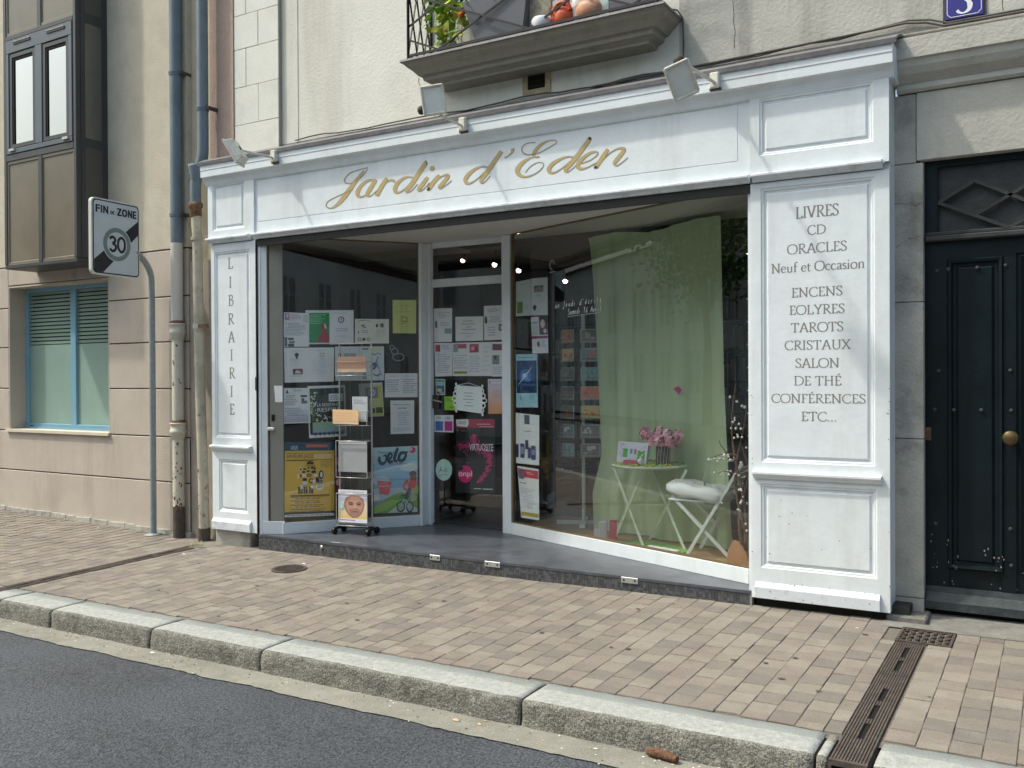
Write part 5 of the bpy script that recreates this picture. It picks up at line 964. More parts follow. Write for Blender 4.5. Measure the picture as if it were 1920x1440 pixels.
for k, (a, b2) in enumerate(((-4.84, -4.74), (-4.83, -4.75), (-4.85, -4.73), (-4.81, -4.76), (-4.84, -4.74))): q.add([(a, yy-.001, 1.40-k*.03), (b2, yy-.001, 1.397-k*.03), (b2, yy-.001, 1.403-k*.03), (a, yy-.001, 1.406-k*.03)], [(0, 1, 2, 3)], flat((.3, .33, .33)))
q.make('lettering', t_)
# --- right window flyers
RG = 'notices stuck inside the right shop window'; rp = dict(group=RG, off=-.012)
P3 = (.45, .50, .50)
poster(RR, [(.067, 2.402), (.272, 2.408), (.273, 2.089), (.065, 2.092)], [B_(.3, .08, .8, .14, 1), ('r', .1, .6, .48, .92, (.13, .2, .05)), B_(.55, .7, .9, .85, 3)], 'pale sheet with a green corner picture, top left of the right window', paper=P3, **rp)
poster(RR, [(.277, 2.411), (.505, 2.406), (.505, 2.078), (.275, 2.089)], [('r', .2, .2, .76, .38, (.1, .1, .1)), ('p', [(.2, .3), (.5, .22), (.76, .28), (.76, .38), (.2, .38)], (.2, .2, .2)), B_(.3, .44, .65, .5, 1), ('c', .25, .78, .11, .06, INK), ('c', .25, .84, .05, .04, INK), B_(.5, .6, .9, .64, 1)], 'pale sheet with a black photo, beside it at the top of the right window', paper=P3, **rp)
poster(RR, [(.277, 2.075), (.498, 2.072), (.511, 1.754), (.296, 1.754)], [('r', .5, .0, 1, .5, (.05, .04, .06)), ('c', .72, .2, .14, .12, (.45, .36, .36)), ('c', .85, .4, .1, .06, (.5, .42, .44)), ('r', .05, .12, .46, .2, (.3, .32, .34)), ('r', .05, .24, .46, .5, (.38, .4, .42)), ('r', 0, .53, 1, .6, (.14, .03, .08)), ('c', .42, .75, .08, .08, (.12, .03, .06)), B_(.55, .66, .9, .85, 4)], 'white flyer with a plum band under the pair of pale sheets', paper=(.50, .51, .55), **rp)
bl = [('r', .03, .12, .97, .73, (.008, .045, .14)), ('r', .06, .63, .93, .73, (.006, .03, .09)), ('c', .45, .4, .28, .12, (.02, .12, .35)), ('c', .42, .42, .16, .07, (.10, .28, .55)), ('c', .42, .4, .09, .04, (.5, .6, .75)), ('s', [(.12, .58, .008), (.42, .42, .03), (.78, .24, .006)], (.6, .68, .78)), ('c', .58, .49, .14, .03, (.08, .2, .5)), B_(.15, .05, .9, .08, 1, (.1, .2, .25)), ('s', [(.25, .78, .02), (.2, .82, .03), (.28, .86, .015)], (.1, .2, .2)), B_(.65, .77, .92, .86, 3, (.2, .3, .33)), B_(.1, .93, .8, .95, 1)]
poster(RR, [(.062, 1.753), (.36, 1.748), (.367, 1.284), (.063, 1.276)], bl, 'dark blue poster with a white comet flash, left edge of the right window', paper=(.28, .48, .55), **rp)
poster(RR, [(.056, 1.229), (.384, 1.214), (.38, .779), (.059, .776)], [('r', .38, .02, .60, .2, (.06, .08, .12)), B_(.3, .33, .75, .36, 1, (.2, .22, .3)), ('r', .0, .62, .12, .88, (.02, .03, .08)), ('r', .2, .60, .38, .88, (.03, .04, .14)), ('r', .42, .52, .55, .7, (.03, .03, .08)), ('r', .52, .66, .66, .88, (.04, .05, .18)), ('r', .68, .62, .86, .9, (.03, .04, .15)), ('r', .22, .66, .36, .8, (.2, .22, .35)), ('r', .7, .7, .84, .8, (.2, .2, .35))], 'white flyer showing small dark blue bottles, below the blue poster', paper=(.56, .60, .66), **rp)
poster(RR, [(.075, .753), (.374, .744), (.377, .30), (.127, .295)], [('r', .02, .04, .98, .2, (.42, .04, .08)), ('r', .05, .05, .3, .24, (.12, .12, .14)), B_(.4, .08, .8, .14, 2, (.6, .4, .42)), B_(.1, .3, .5, .34, 1, (.3, .05, .08)), B_(.12, .4, .85, .8, 10, (.45, .45, .5)), ('r', .04, .88, .98, .95, (.32, .26, .03))], 'white flyer with a crimson heading, lowest in the right window', paper=(.58, .60, .66), **rp)
# chalk-pen handwriting on the glass
A, uu, nn, _ = RR; q = MB(); chalk = flat((.85, .88, .84), .9)
def hand(strokes, s0, z0, sc, slant=.15, rise=.02):
    for st in strokes: ribbon([((p[0]+p[1]*slant), p[1], .10) for p in st], 0, lambda v, z_: tuple(A+uu*(s0+v.x*sc)+nn*.004+Vector((0, 0, z0+v.y*sc+v.x*sc*rise))), q, chalk, False, 3)
hw = {'u': [[(0, .6), (.05, .1), (.25, .05), (.35, .6), (.38, 0)]], 'n': [[(0, 0), (.03, .55)], [(.03, .4), (.2, .6), (.3, .45), (.32, 0)]], 'J': [[(.3, 1.1), (.25, 0), (.1, -.35), (-.1, -.2)]], 'e': [[(0, .3), (.3, .35), (.2, .6), (.03, .4), (.08, .05), (.32, .08)]], 'd': [[(.3, .5), (.05, .5), (.02, .1), (.25, .05), (.33, .5)], [(.36, 1.1), (.33, 0)]], 'i': [[(.05, .55), (.07, 0)]], 'r': [[(0, 0), (.03, .55)], [(.03, .4), (.25, .6)]], 'c': [[(.3, .5), (.1, .58), (.02, .3), (.1, .03), (.3, .08)]], "'": [[(.1, 1.1), (.06, .85)]], 't': [[(.12, .95), (.1, .05), (.25, .03)], [(0, .65), (.28, .68)]], 's': [[(.28, .5), (.1, .58), (.06, .4), (.25, .2), (.15, 0), (0, .08)]], 'S': [[(.4, 1.0), (.15, 1.05), (.05, .8), (.35, .45), (.3, .05), (0, .05)]], 'a': [[(.3, .5), (.05, .5), (.02, .1), (.25, .05), (.33, .5), (.36, 0)]], 'm': [[(0, 0), (.03, .55)], [(.03, .4), (.15, .6), (.22, .4), (.22, 0)], [(.22, .4), (.35, .6), (.42, .4), (.44, 0)]], '1': [[(0, .8), (.15, 1.05), (.15, 0)]], '6': [[(.3, 1.0), (.05, .5), (.05, .1), (.28, .05), (.3, .35), (.06, .4)]], 'A': [[(0, 0), (.25, 1.05), (.42, 0)], [(.08, .4), (.36, .42)]], 'v': [[(0, .55), (.15, 0), (.3, .58)]], 'l': [[(.08, 1.1), (.08, 0)]], 'é': [[(0, .3), (.3, .35), (.2, .6), (.03, .4), (.08, .05), (.32, .08)], [(.15, .75), (.28, .95)]], ' ': []}
def hwrite(txt, s0, s1, z0, sc):
    step = (s1-s0)/len(txt)
    for i, ch in enumerate(txt): hand(hw.get(ch, []), s0+i*step, z0+.025*(i*step), sc)
hwrite("un Jeudi d'écrits", .62, 1.20, 2.13, .045); hwrite('Samedi 16 Avril', .78, 1.20, 2.065, .045)
q.tube([tuple(A+uu*.78+nn*.005+Vector((0, 0, 2.05))), tuple(A+uu*1.18+nn*.005+Vector((0, 0, 2.063)))], .0015, chalk, 4)
for a0 in (0,): q.tube([tuple(A+uu*(.585+.03*math.cos(t))+nn*.005+Vector((0, 0, 2.50+.04*math.sin(t)))) for t in [i*.5 for i in range(11)]], .002, chalk, 4)
q.tube([tuple(A+uu*.55+nn*.005+Vector((0, 0, 2.44))), tuple(A+uu*.63+nn*.005+Vector((0, 0, 2.44)))], .002, chalk, 4)
q.make('handwriting', rw)
# ================================================================== WINDOW DISPLAY
FZ = .19
gauze = bpy.data.materials.new('green_gauze'); gauze.use_nodes = True; t = gauze.node_tree; n = t.nodes; L = t.links.new; pb = n['Principled BSDF']; pb.inputs['Base Color'].default_value = (.68, .85, .54, 1); pb.inputs['Roughness'].default_value = .9
trn = n.new('ShaderNodeBsdfTranslucent'); trn.inputs[0].default_value = (.68, .85, .54, 1); ms = n.new('ShaderNodeMixShader'); ms.inputs[0].default_value = .3; tp = n.new('ShaderNodeBsdfTransparent'); ms2 = n.new('ShaderNodeMixShader'); ms2.inputs[0].default_value = .07
L(pb.outputs[0], ms.inputs[1]); L(trn.outputs[0], ms.inputs[2]); L(ms.outputs[0], ms2.inputs[1]); L(tp.outputs[0], ms2.inputs[2]); L(ms2.outputs[0], n['Material Output'].inputs[0])
NX, NZ = 60, 50; vs = []
for j in range(NZ+1):
    v = j/NZ
    for i in range(NX+1):
        a = i/NX; xl = -3.62+.13*v**.6*(1 if v < .8 else 1)+(-.10 if v > .75 else 0)*min(1, (v-.75)*8 if v > .75 else 0); yl = 1.40; xr = -2.27+.05*v+.05*max(0, v-.5); yr = 1.02
        x = xl*(1-a)+xr*a; y = yl*(1-a)+yr*a; y += .026*math.sin(a*17+v*1.5)*(.5+v)+.014*math.sin(a*41+2+v)+.006*math.sin(a*83+v*5)+.03*(1-v)*math.sin(a*5); z = 2.78-(2.78-FZ-.01)*v+.02*math.sin(a*9)*(1-v)
        vs.append((x, y, z))
q = MB(); q.add(vs, [(j*(NX+1)+i, j*(NX+1)+i+1, (j+1)*(NX+1)+i+1, (j+1)*(NX+1)+i) for j in range(NZ) for i in range(NX)], gauze, True)
q.make('curtain', None, base=(-2.9, 1.2, FZ)); tag(bpy.data.objects['curtain'], 'long pale green gauze curtain hanging behind the cafe table', 'curtain')
pgreen = mat('pale_green_metal', (.58, .68, .52), .4, .05, 10); 
t_ = thing('cafe_table', 'round pale green folding cafe table with crossed legs in the window', 'table', (-2.88, 1.0, FZ)); tz = .835
q = MB(); q.lathe([(.0, tz-.012), (.292, tz-.012), (.30, tz-.016), (.303, tz-.002), (.298, tz+.003), (.0, tz)], (-2.88, 1.0, 0), pgreen, 40); q.make('table_top', t_)
for (a, b2) in (((-3.17, .93), (-2.86, .86)), ((-2.95, 1.17), (-2.51, .86))):
    for p0, p1 in (((a[0], a[1]), (b2[0], b2[1])), ((b2[0]-.02, b2[1]+.01), (a[0]-.0, a[1]+.01))):
        q = MB(); q.bar((p0[0], p0[1], FZ), (p1[0], p1[1], tz-.015), .022, .010, pgreen); q.make('leg', t_)
q = MB(); q.bar((-3.02, .91, .51), (-2.74, 1.02, .51), .01, .01, pgreen); q.make('stretcher', t_)
# moss / green ribbon on the table and things on it
q = MB(); random.seed(6)
for k in range(150):
    a = random.uniform(0, 6.3); rr = random.uniform(.16, .285); x = -2.88+rr*math.cos(a); y = 1.0+rr*math.sin(a)*.95; q.ball((x, y, tz+.008), random.uniform(.007, .016), random.choice([leafs[0], leafs[2], grass_m]), None, .012, 6)
o = q.make('moss_garland'); tag(o, 'ring of lime green moss round the cafe table top', 'garland', kind='stuff')
t_ = thing('gift_box', 'flowery pastel gift box set standing on the cafe table', 'gift box', (-3.0, .93, tz))
q = MB(); bq = Matrix.Rotation(R(-14), 3, 'Z') @ Matrix.Rotation(R(-12), 3, 'X')
q.obox((-2.985, .92, tz+.095), (.30, .03, .17), bq, flat((.60, .60, .72)), .002); q.make('lid', t_)
q = MB()
def onbox(a, b2, c, d, col, e): q.obox(Vector((-2.985, .92, tz+.095)) + bq @ Vector(((a+c)/2, -.017-e, (b2+d)/2)), (abs(c-a), .001, abs(d-b2)), bq, flat(col))
for a, b2, c, d, col, e in ((-.09, -.04, -.045, .03, (.05, .38, .04), 0), (.06, -.06, .13, .02, (.04, .40, .04), 0), (-.03, -.055, .055, .04, (.55, .65, .72), 0), (-.02, -.01, .005, .03, (.1, .25, .4), .001), (.02, -.015, .045, .03, (.45, .15, .2), .001), (-.05, -.085, .06, -.06, (.25, .45, .55), .0008)): onbox(a, b2, c, d, col, e)
for k in range(26): onbox(*(lambda x, z: (x, z, x+.013, z+.013))(random.choice([random.uniform(-.145, -.10), random.uniform(.06, .13)]), random.uniform(-.06, .065)), random.choice([(.75, .75, .8), (.4, .35, .6), (.7, .55, .62)]), .0012+.0001*k)
q.make('printed_front', t_)
q = MB(); q.obox((-2.96, .83, tz+.025), (.14, .05, .035), Matrix.Rotation(R(-14), 3, 'Z'), flat((.45, .08, .14)), .005); q.ball((-2.87, .80, tz+.04), .026, flat((.68, .68, .7), .3)); q.make('small_items', t_)
t_ = thing('flower_vase', 'bunch of pink peonies in a dark glass vase on the cafe table', 'vase', (-2.73, .98, tz))
q = MB(); q.lathe([(.05, 0), (.058, .004), (.058, .17), (.054, .17), (.05, .01)], (-2.745, .96, tz), mat('dark_vase', (.05, .038, .032), .15, .1, 10, spec=.6), 22); q.make('vase', t_)
q = MB()
for k in range(7): a = -2.4+k*.4; q.tube([(-2.745+.062*math.cos(a), .96+.062*math.sin(a), tz+.0), (-2.745+.066*math.cos(a+.25), .96+.066*math.sin(a+.25), tz+.16)], .0025, mat('twig_white', (.5, .5, .42), .6, .1, 30), 4)
q.make('raffia_tie', t_)
pinks = [mat('petal_%d' % i, c, .7, .15, 40) for i, c in enumerate(((.72, .36, .44), (.80, .50, .56), (.52, .18, .27), (.85, .66, .68)))]
def bloom(c, rr, par):
    q = MB(); c = Vector(c)
    q.ball(c, rr*.45, pinks[2], n=8)
    for k in range(26):
        th_ = random.uniform(0, 6.28); ph = math.acos(random.uniform(-.5, 1)); d = Vector((math.sin(ph)*math.cos(th_), math.sin(ph)*math.sin(th_), math.cos(ph)))
        t1 = d.orthogonal().normalized(); t2 = d.cross(t1); sz = rr*random.uniform(.35, .55); o_ = c+d*rr*random.uniform(.45, .75); m = random.choice(pinks)
        q.add([o_-t1*sz-d*sz*.3, o_-t2*sz*.8, o_+t1*sz+d*sz*.35, o_+t2*sz*.9+d*sz*.25, o_+d*sz*.1], [(0, 1, 4), (1, 2, 4), (2, 3, 4), (3, 0, 4)], m, True)
    q.make('bloom', par)
for c_ in ((-2.86, .93, .22), (-2.80, .90, .19), (-2.735, .86, .185), (-2.66, .90, .185), (-2.62, .97, .20), (-2.71, .95, .235), (-2.78, .98, .25), (-2.65, 1.0, .235), (-2.90, .97, .245), (-2.74, 1.04, .20)): bloom((c_[0], c_[1], tz+c_[2]+.01), .060, t_)
q = MB()
for k in range(18): 
    a = random.uniform(0, 6.3); c_ = Vector((-2.74+.11*math.cos(a), .95+.09*math.sin(a), tz+random.uniform(.15, .21))); d = Vector((math.cos(a), math.sin(a), -.3)); s_ = Vector((-d.y, d.x, 0))*.012
    q.add([c_-d*.02, c_+s_, c_+d*.035, c_-s_], [(0, 1, 2, 3)], leafs[3])
o = q.make('leaves', t_)
# folding chair with cushion
wpl = mat('white_slat', (.66, .72, .70), .45, .05, 10)
t_ = thing('folding_chair', 'white folding garden chair with padded seat at the right of the window', 'chair', (-2.2, .85, FZ)); sz_ = .625
for dy in (0, .30):
    q = MB(); q.bar((-2.45, .70+dy, FZ), (-2.03, .72+dy, .90), .024, .018, wpl); q.make('leg', t_)
    q = MB(); q.bar((-2.12, .715+dy, FZ), (-2.55, .715+dy, sz_-.02), .024, .018, wpl); q.make('leg', t_)
for k in range(4):
    q = MB(); q.obox((-2.135+.026*k, .87, .70+.05*k), (.012, .33, .044), Matrix.Rotation(R(27), 3, 'Y'), wpl, .003); q.make('backrest_slat', t_)
q = MB(); q.box(-2.60, -2.17, .70, 1.03, sz_-.03, sz_-.015, wpl, .003); q.make('seat', t_)
q = MB(); bm = bmesh.new(); bmesh.ops.create_cube(bm, size=1); bmesh.ops.subdivide_edges(bm, edges=bm.edges[:], cuts=9, use_grid_fill=True)
vs = []
for v in bm.verts:
    c_ = Vector(v.co)*2; e = max(1, (abs(c_.x)**6+abs(c_.y)**6+abs(c_.z)**3)**(1/4.5)); l = c_/e; l.z *= (1+.14*math.sin(l.x*7+1)*math.cos(l.y*4)); vs.append((-2.40+l.x*.235, .85+l.y*.18, sz_+.045+l.z*.055-.03*(l.x+.2)))
bm.verts.index_update(); q.add(vs, [[v.index for v in f_.verts] for f_ in bm.faces], mat('white_cushion', (.78, .83, .84), .85, .05, 12, .3, 20), True); bm.free()
q.make('cushion', None, base=(-2.40, .85, sz_-.01)); tag(bpy.data.objects['cushion'], 'puffy white cushion tied on the folding chair', 'cushion')
t_ = thing('incense_holder', 'small glass incense holder with two sticks on the chair cushion', 'incense holder', (-2.38, .80, sz_+.09))
q = MB(); q.box(-2.44, -2.34, .78, .82, sz_+.09, sz_+.105, mat('pale_glassy', (.5, .55, .5), .2, 0), .003); q.make('holder', t_)
q = MB(); q.tube([(-2.37, .80, sz_+.09), (-2.34, .80, sz_+.18)], .0024, wpl, 5); q.tube([(-2.28, .80, sz_+.08), (-2.275, .80, sz_+.18)], .0022, wpl, 5); q.make('incense_stick', t_)
# bark branches with blossoms and fan-shaped wood piece at the right edge
t_ = thing('blossom_branch', 'twisted branch with white blossoms standing at the right edge of the window', 'branch', (-1.95, .55, FZ)); random.seed(8)
bark = mat('bark', (.11, .06, .035), .8, .3, 30, .4)
q = MB()
for k in range(4):
    pts = []
    for i in range(14): v = i/13; pts.append((-1.985+.05*math.sin(v*6+k*1.4)+.02*k-.02*v, .52+.03*math.cos(v*7+k)+.02*k, FZ+v*(1.3-.15*k)))
    q.tube(pts, [.014-.009*i/13 for i in range(14)], bark, 6)
q.tube([(-2.0, .5, .98), (-2.10, .52, .99), (-2.22, .53, .94)], [.006, .004, .002], bark, 5); q.tube([(-2.08, .52, .99), (-2.13, .52, 1.05), (-2.14, .53, 1.08)], [.004, .003, .002], bark, 5); q.tube([(-2.03, .5, .85), (-2.10, .52, .86), (-2.15, .53, .84)], [.004, .003, .002], bark, 5)
q.make('stem', t_)
q = MB(); wb = mat('white_blossom', (.68, .68, .62), .7, .1, 30)
for k in range(70):
    if k < 22: x = -2.02-.2*random.random(); z = .96+random.gauss(0, .03)+.03*(x+2.1)
    elif k < 30: x = -2.05-.1*random.random(); z = .85+random.gauss(0, .015)
    else: x = -1.98+random.gauss(0, .03); z = random.uniform(.35, 1.4)
    q.ball((x, .50+random.gauss(0, .02), z), random.uniform(.006, .012), wb, n=6)
q.make('blossom', t_)
q = MB(); q.prism([(-2.055, .205), (-2.045, .30), (-2.02, .36), (-1.99, .385), (-1.95, .35), (-1.91, .29), (-1.89, .205)], .42, .436, 'y', mat('orange_wood', (.45, .23, .11), .6, .15, 8)); q.make('wood_fan', None, base=(-1.97, .43, .2)); tag(bpy.data.objects['wood_fan'], 'pale orange shell-shaped wooden piece at the foot of the blossom branch', 'ornament')
# items along the right window foot
def sb(nm, lb, cat, c, d, col, rot=0, par=None):
    q = MB(); q.obox(c, d, Matrix.Rotation(R(rot), 3, 'Z'), flat(col, .5), .003); o = q.make(nm, None, base=(c[0], c[1], c[2]-d[2]/2)); tag(o, lb, cat); return o
sb('candle', 'red pillar candle box on the window floor beside the curtain', 'candle', (-3.17, .93, .28), (.06, .06, .17), (.48, .05, .08), 20)
sb('card_box', 'white patterned box next to the red candle box', 'box', (-3.27, .95, .27), (.065, .045, .16), (.5, .5, .5), 20)
sb('card_box', 'tiny white card at the left of the patterned box', 'box', (-3.35, 1.0, .235), (.05, .03, .08), (.5, .5, .52), 10)
q = MB(); q.prism([(-3.2, 1.0), (-2.95, .84), (-2.5, .70), (-2.45, .9), (-2.9, 1.1)], .1905, .196, 'z', grass_m); q.prism([(-2.3, .50), (-1.95, .38), (-1.85, .45), (-2.2, .62)], .1905, .196, 'z', grass_m); tag(q.make('green_felt'), 'bright green felt strips laid on the window floor', 'felt', kind='stuff')
q = MB()
for k in range(9): q.ball((-2.78+.03*k, .80-.01*k, .205), .028, wpl, .02, .012, 8, .2)
tag(q.make('cotton_wool'), 'white tuft lying under the cafe table', 'cotton wool')
# pink butterfly & pale ornament on the curtain
t_ = thing('butterfly', 'tiny pink butterfly pinned on the green curtain', 'ornament', (-2.66, 1.08, 1.42)); q = MB()
q.add([(-2.66, 1.09, 1.40), (-2.70, 1.08, 1.45), (-2.66, 1.085, 1.47)], [(0, 1, 2)], flat((.6, .03, .2))); q.add([(-2.66, 1.09, 1.40), (-2.63, 1.08, 1.44), (-2.66, 1.085, 1.47)], [(0, 1, 2)], flat((.4, .03, .25))); q.make('wings', t_)
# postcard rack
rk = thing('postcard_rack', 'tall wire carousel of picture postcards left of the curtain', 'rack', (-3.75, 1.35, FZ)); wire = mat('rack_wire', (.55, .57, .55), .4, .1, 20, metal=.1); polem = mat('rack_pole', (.70, .73, .68), .5, .05, 10)
cxr, cyr = -3.78, 1.62
q = MB(); q.tube([(cxr, cyr, FZ), (cxr, cyr, 2.12)], .018, polem, 8); q.make('pole', rk); q = MB(); q.obox((cxr, cyr, FZ+.02), (.5, .05, .03), Matrix.Rotation(.4, 3, 'Z'), polem); q.obox((cxr, cyr, FZ+.02), (.5, .05, .03), Matrix.Rotation(.4+1.57, 3, 'Z'), polem); q.make('base', rk)
random.seed(13)
pics = [((.10, .09, .07), (.3, .3, .25)), ((.09, .14, .16), (.55, .06, .05)), ((.10, .20, .22), (.2, .3, .3)), ((.42, .13, .08), (.3, .1, .06)), ((.38, .28, .10), (.5, .05, .04)), ((.09, .09, .09), (.5, .5, .5)), ((.08, .08, .08), (.4, .4, .42))]
for k in range(7):
    z0 = 1.86-k*.172
    for sd_, (ang, ox) in enumerate(((R(24), .0), (R(-22), .0))):
        rm = Matrix.Rotation(ang, 3, 'Z'); off_ = Vector((.13 if sd_ == 0 else -.07, -.12 if sd_ == 0 else -.17, 0)); c_ = Vector((cxr, cyr, z0+.06))+off_
        q = MB(); wd = .17; q.obox(c_, (wd, .002, .115), rm, flat((.50, .52, .48), .4))
        bgc, fg = pics[k]
        if sd_: bgc = pics[(k+3) % 7][0]
        bgc = tuple(min(.8, v*2) for v in bgc); fg = tuple(min(.85, v*1.6) for v in fg)
        q.obox(c_+rm @ Vector((0, -.002, 0)), (wd-.014, .001, .101), rm, flat(bgc, .35)); 
        for _ in range(4): q.obox(c_+rm @ Vector((random.uniform(-.05, .05), -.003-.0002*_, random.uniform(-.03, .03))), (random.uniform(.01, .05), .0005, random.uniform(.01, .035)), rm, flat(fg, .35))
        q.make('postcard', rk)
        q = MB()
        for xx in (-wd/2-.004, 0, wd/2+.004): q.tube([c_+rm @ Vector((xx, -.014, -.075)), c_+rm @ Vector((xx, -.012, .02 if xx == 0 else .05))], .0018, wire, 4)
        q.tube([c_+rm @ Vector((-wd/2-.004, -.014, -.062)), c_+rm @ Vector((wd/2+.004, -.014, -.062))], .0022, wire, 4); q.tube([c_+rm @ Vector((-wd/2-.004, -.014, -.02)), c_+rm @ Vector((wd/2+.004, -.014, -.02))], .0018, wire, 4); q.make('wire_pocket', rk)
# second rack seen edge-on at the far right
t_ = thing('postcard_rack', 'narrow wire card rack against the right end of the window', 'rack', (-1.95, .75, FZ))
q = MB(); q.tube([(-1.93, .9, FZ), (-1.93, .9, 2.4)], .012, wire, 6); q.make('pole', t_)
for k in range(7):
    q = MB(); z0 = 1.15+k*.17; q.obox((-1.96, .82, z0), (.07, .01, .12), Matrix.Rotation(.2, 3, 'Z'), flat(pics[(k*2) % 7][0] if k % 2 else (.35, .4, .35))); q.obox((-1.97, .80, z0-.05), (.09, .004, .01), Matrix.Rotation(.2, 3, 'Z'), polem); q.make('card', t_)
# ================================================================== LEAFLET STAND in the porch
t_ = thing('leaflet_stand', 'narrow wheeled wire leaflet stand standing on the slate step', 'display stand', (-5.55, .42, .134))
Pl, Pr = Vector((-5.66, .40, 0)), Vector((-5.335, .46, 0)); su = (Pr-Pl).normalized(); sn = Vector((su.y, -su.x, 0)); SW = (Pr-Pl).length
srot = Matrix((su, -sn, Vector((0, 0, 1)))).transposed()
chrome = mat('stand_wire', (.50, .50, .48), .35, .1, 20, metal=.4)
def SP(a, d, z): p = Pl+su*(a*SW)+sn*d; return (p.x, p.y, z)
q = MB()
for a in (0, 1): q.tube([SP(a, -.03, .20), SP(a, -.03, 1.86)], .008, chrome, 8)
q.tube([SP(0, -.03, 1.86), SP(1, -.03, 1.86)], .005, chrome, 6)
for a in (.33, .7): q.tube([SP(a, -.03, 1.86), SP(a, -.03, .25)], .0022, chrome, 5)
q.make('frame', t_)
acry = glass_mat('clear_acrylic', (.70, .71, .72), 1.8, .05)
q = MB(); q.add([SP(.03, -.02, .25), SP(.97, -.02, .25), SP(.97, -.02, 1.52), SP(.03, -.02, 1.52)], [(0, 1, 2, 3)], glass_mat('grey_backing', (.50, .50, .48), 2.0, .12)); q.make('back_sheet', t_)
for z0, h_ in ((1.60, .17), (1.15, .17), (.68, .30), (.245, .26)):
    q = MB()
    for zz in (z0-.03, z0+h_*.55 if h_ < .2 else z0+h_): q.tube([SP(.02, -.02, zz), SP(.02, .05, zz), SP(.98, .05, zz), SP(.98, -.02, zz)], .004, chrome, 6)
    for a in (.02, .98): q.tube([SP(a, .05, z0-.03), SP(a, .05, z0+h_*.55 if h_ < .2 else z0+h_)], .004, chrome, 6)
    q.make('wire_pocket', t_)
q = MB(); q.tube([SP(-.03, -.03, .2), SP(1.03, -.03, .2)], .013, blackp, 8)
for a in (-.02, 1.02): q.tube([SP(a, -.10, .185), SP(a, .07, .185)], .013, blackp, 8)
q.make('base', t_)
for a, d in ((-.02, .06), (1.02, .06), (-.02, -.10), (1.02, -.10)):
    q = MB(); c_ = SP(a, d, .166); q.lathe([(.0, -.016), (.026, -.016), (.031, -.010), (.031, .010), (.026, .016), (0, .016)], c_, blackp, 16, Matrix.Rotation(R(90), 3, 'Y')); q.make('wheel', t_)
def leaf(z0, z1, a0, a1, d, prims, lb, paper, tilt=0):
    ln = (Pl, su, sn, SW); poster(ln, [(a0*SW, z1), (a1*SW, z1-tilt), (a1*SW, z0-tilt), (a0*SW, z0)], prims, lb, 'leaflet', paper, off=d, name='leaflet', group='leaflets in the wheeled stand')
leaf(1.60, 1.74, .05, .95, .035, [('r', 0, .0, 1, .75, (.36, .22, .155)), ('r', 0, .8, 1, 1, (.50, .36, .25))], 'brown leaflets in the top pocket of the wheeled stand', (.45, .3, .2))
leaf(1.135, 1.265, -.06, .74, .058, [('r', 0, 0, 1, .8, (.62, .40, .22)), B_(.1, .2, .9, .7, 3, (.56, .34, .18))], 'peach brown leaflet sticking out of the second pocket of the stand', (.62, .42, .25), .005)
leaf(1.155, 1.38, .5, .97, .03, [B_(.1, .1, .9, .3, 2)], 'pale grey leaflet standing behind the peach brown one', (.36, .38, .38))
random.seed(31)
leaf(.245, .54, .06, .95, .035, [('r', 0, 0, 1, .16, (.50, .52, .53)), ('t', .1, .05, .9, .12, 'GILLES LEVANT', (.2, .2, .22)), ('g', 0, .17, 1, .88, (.50, .52, .58), (.80, .45, .18)), ('r', 0, .16, 1, .18, (.3, .08, .3)), ('p', [(.24, .62), (.20, .40), (.27, .24), (.42, .18), (.72, .18), (.86, .26), (.92, .42), (.88, .60), (.80, .74), (.68, .84), (.50, .86), (.36, .78)], (.30, .15, .10)), ('p', [(.30, .60), (.27, .40), (.33, .27), (.45, .20), (.70, .20), (.82, .28), (.87, .42), (.83, .58), (.74, .72), (.62, .80), (.50, .80), (.38, .72)], (.42, .235, .165)), ('p', [(.38, .34), (.44, .24), (.66, .23), (.76, .32), (.6, .36)], (.50, .30, .215)), ('c', .21, .48, .04, .07, (.36, .18, .13)), ('p', [(.36, .62), (.45, .58), (.60, .60), (.74, .57), (.76, .66), (.66, .79), (.50, .80), (.40, .73)], (.33, .18, .13)), ('c', .44, .44, .085, .035, (.28, .13, .09)), ('c', .72, .44, .085, .035, (.28, .13, .09)), ('s', [(.34, .405, .02), (.43, .38, .03), (.52, .41, .02)], (.10, .05, .04)), ('s', [(.64, .41, .02), (.73, .38, .03), (.81, .405, .02)], (.10, .05, .04)), ('s', [(.38, .445, .012), (.45, .435, .022), (.51, .448, .012)], (.03, .02, .02)), ('s', [(.66, .448, .012), (.72, .435, .022), (.78, .445, .012)], (.03, .02, .02)), ('p', [(.57, .42), (.62, .42), (.66, .55), (.60, .58), (.54, .55)], (.47, .27, .19)), ('s', [(.54, .56, .012), (.60, .585, .016), (.66, .56, .012)], (.20, .09, .06)), ('s', [(.48, .665, .012), (.60, .66, .022), (.72, .665, .012)], (.16, .06, .05)), ('s', [(.40, .55, .010), (.44, .62, .012), (.45, .70, .008)], (.26, .12, .09)), ('p', [(.12, .88), (.34, .78), (.50, .87), (.68, .85), (.80, .78), (.95, .88)], (.72, .44, .16)), ('r', 0, .88, 1, 1, (.66, .62, .72)), ('r', .05, .91, .6, .94, (.4, .1, .4)), ('c', .12, .5, .08, .1, (.3, .5, .52))], 'magazine with a portrait on its cover in the bottom pocket of the stand', (.5, .5, .52))
leaf(.70, .98, .06, .94, .03, [('r', .03, .0, .97, .1, (.42, .44, .45)), B_(.06, .03, .94, .08, 1, (.15, .15, .15))], 'grey sheet in the lower middle pocket of the stand', (.26, .265, .27))
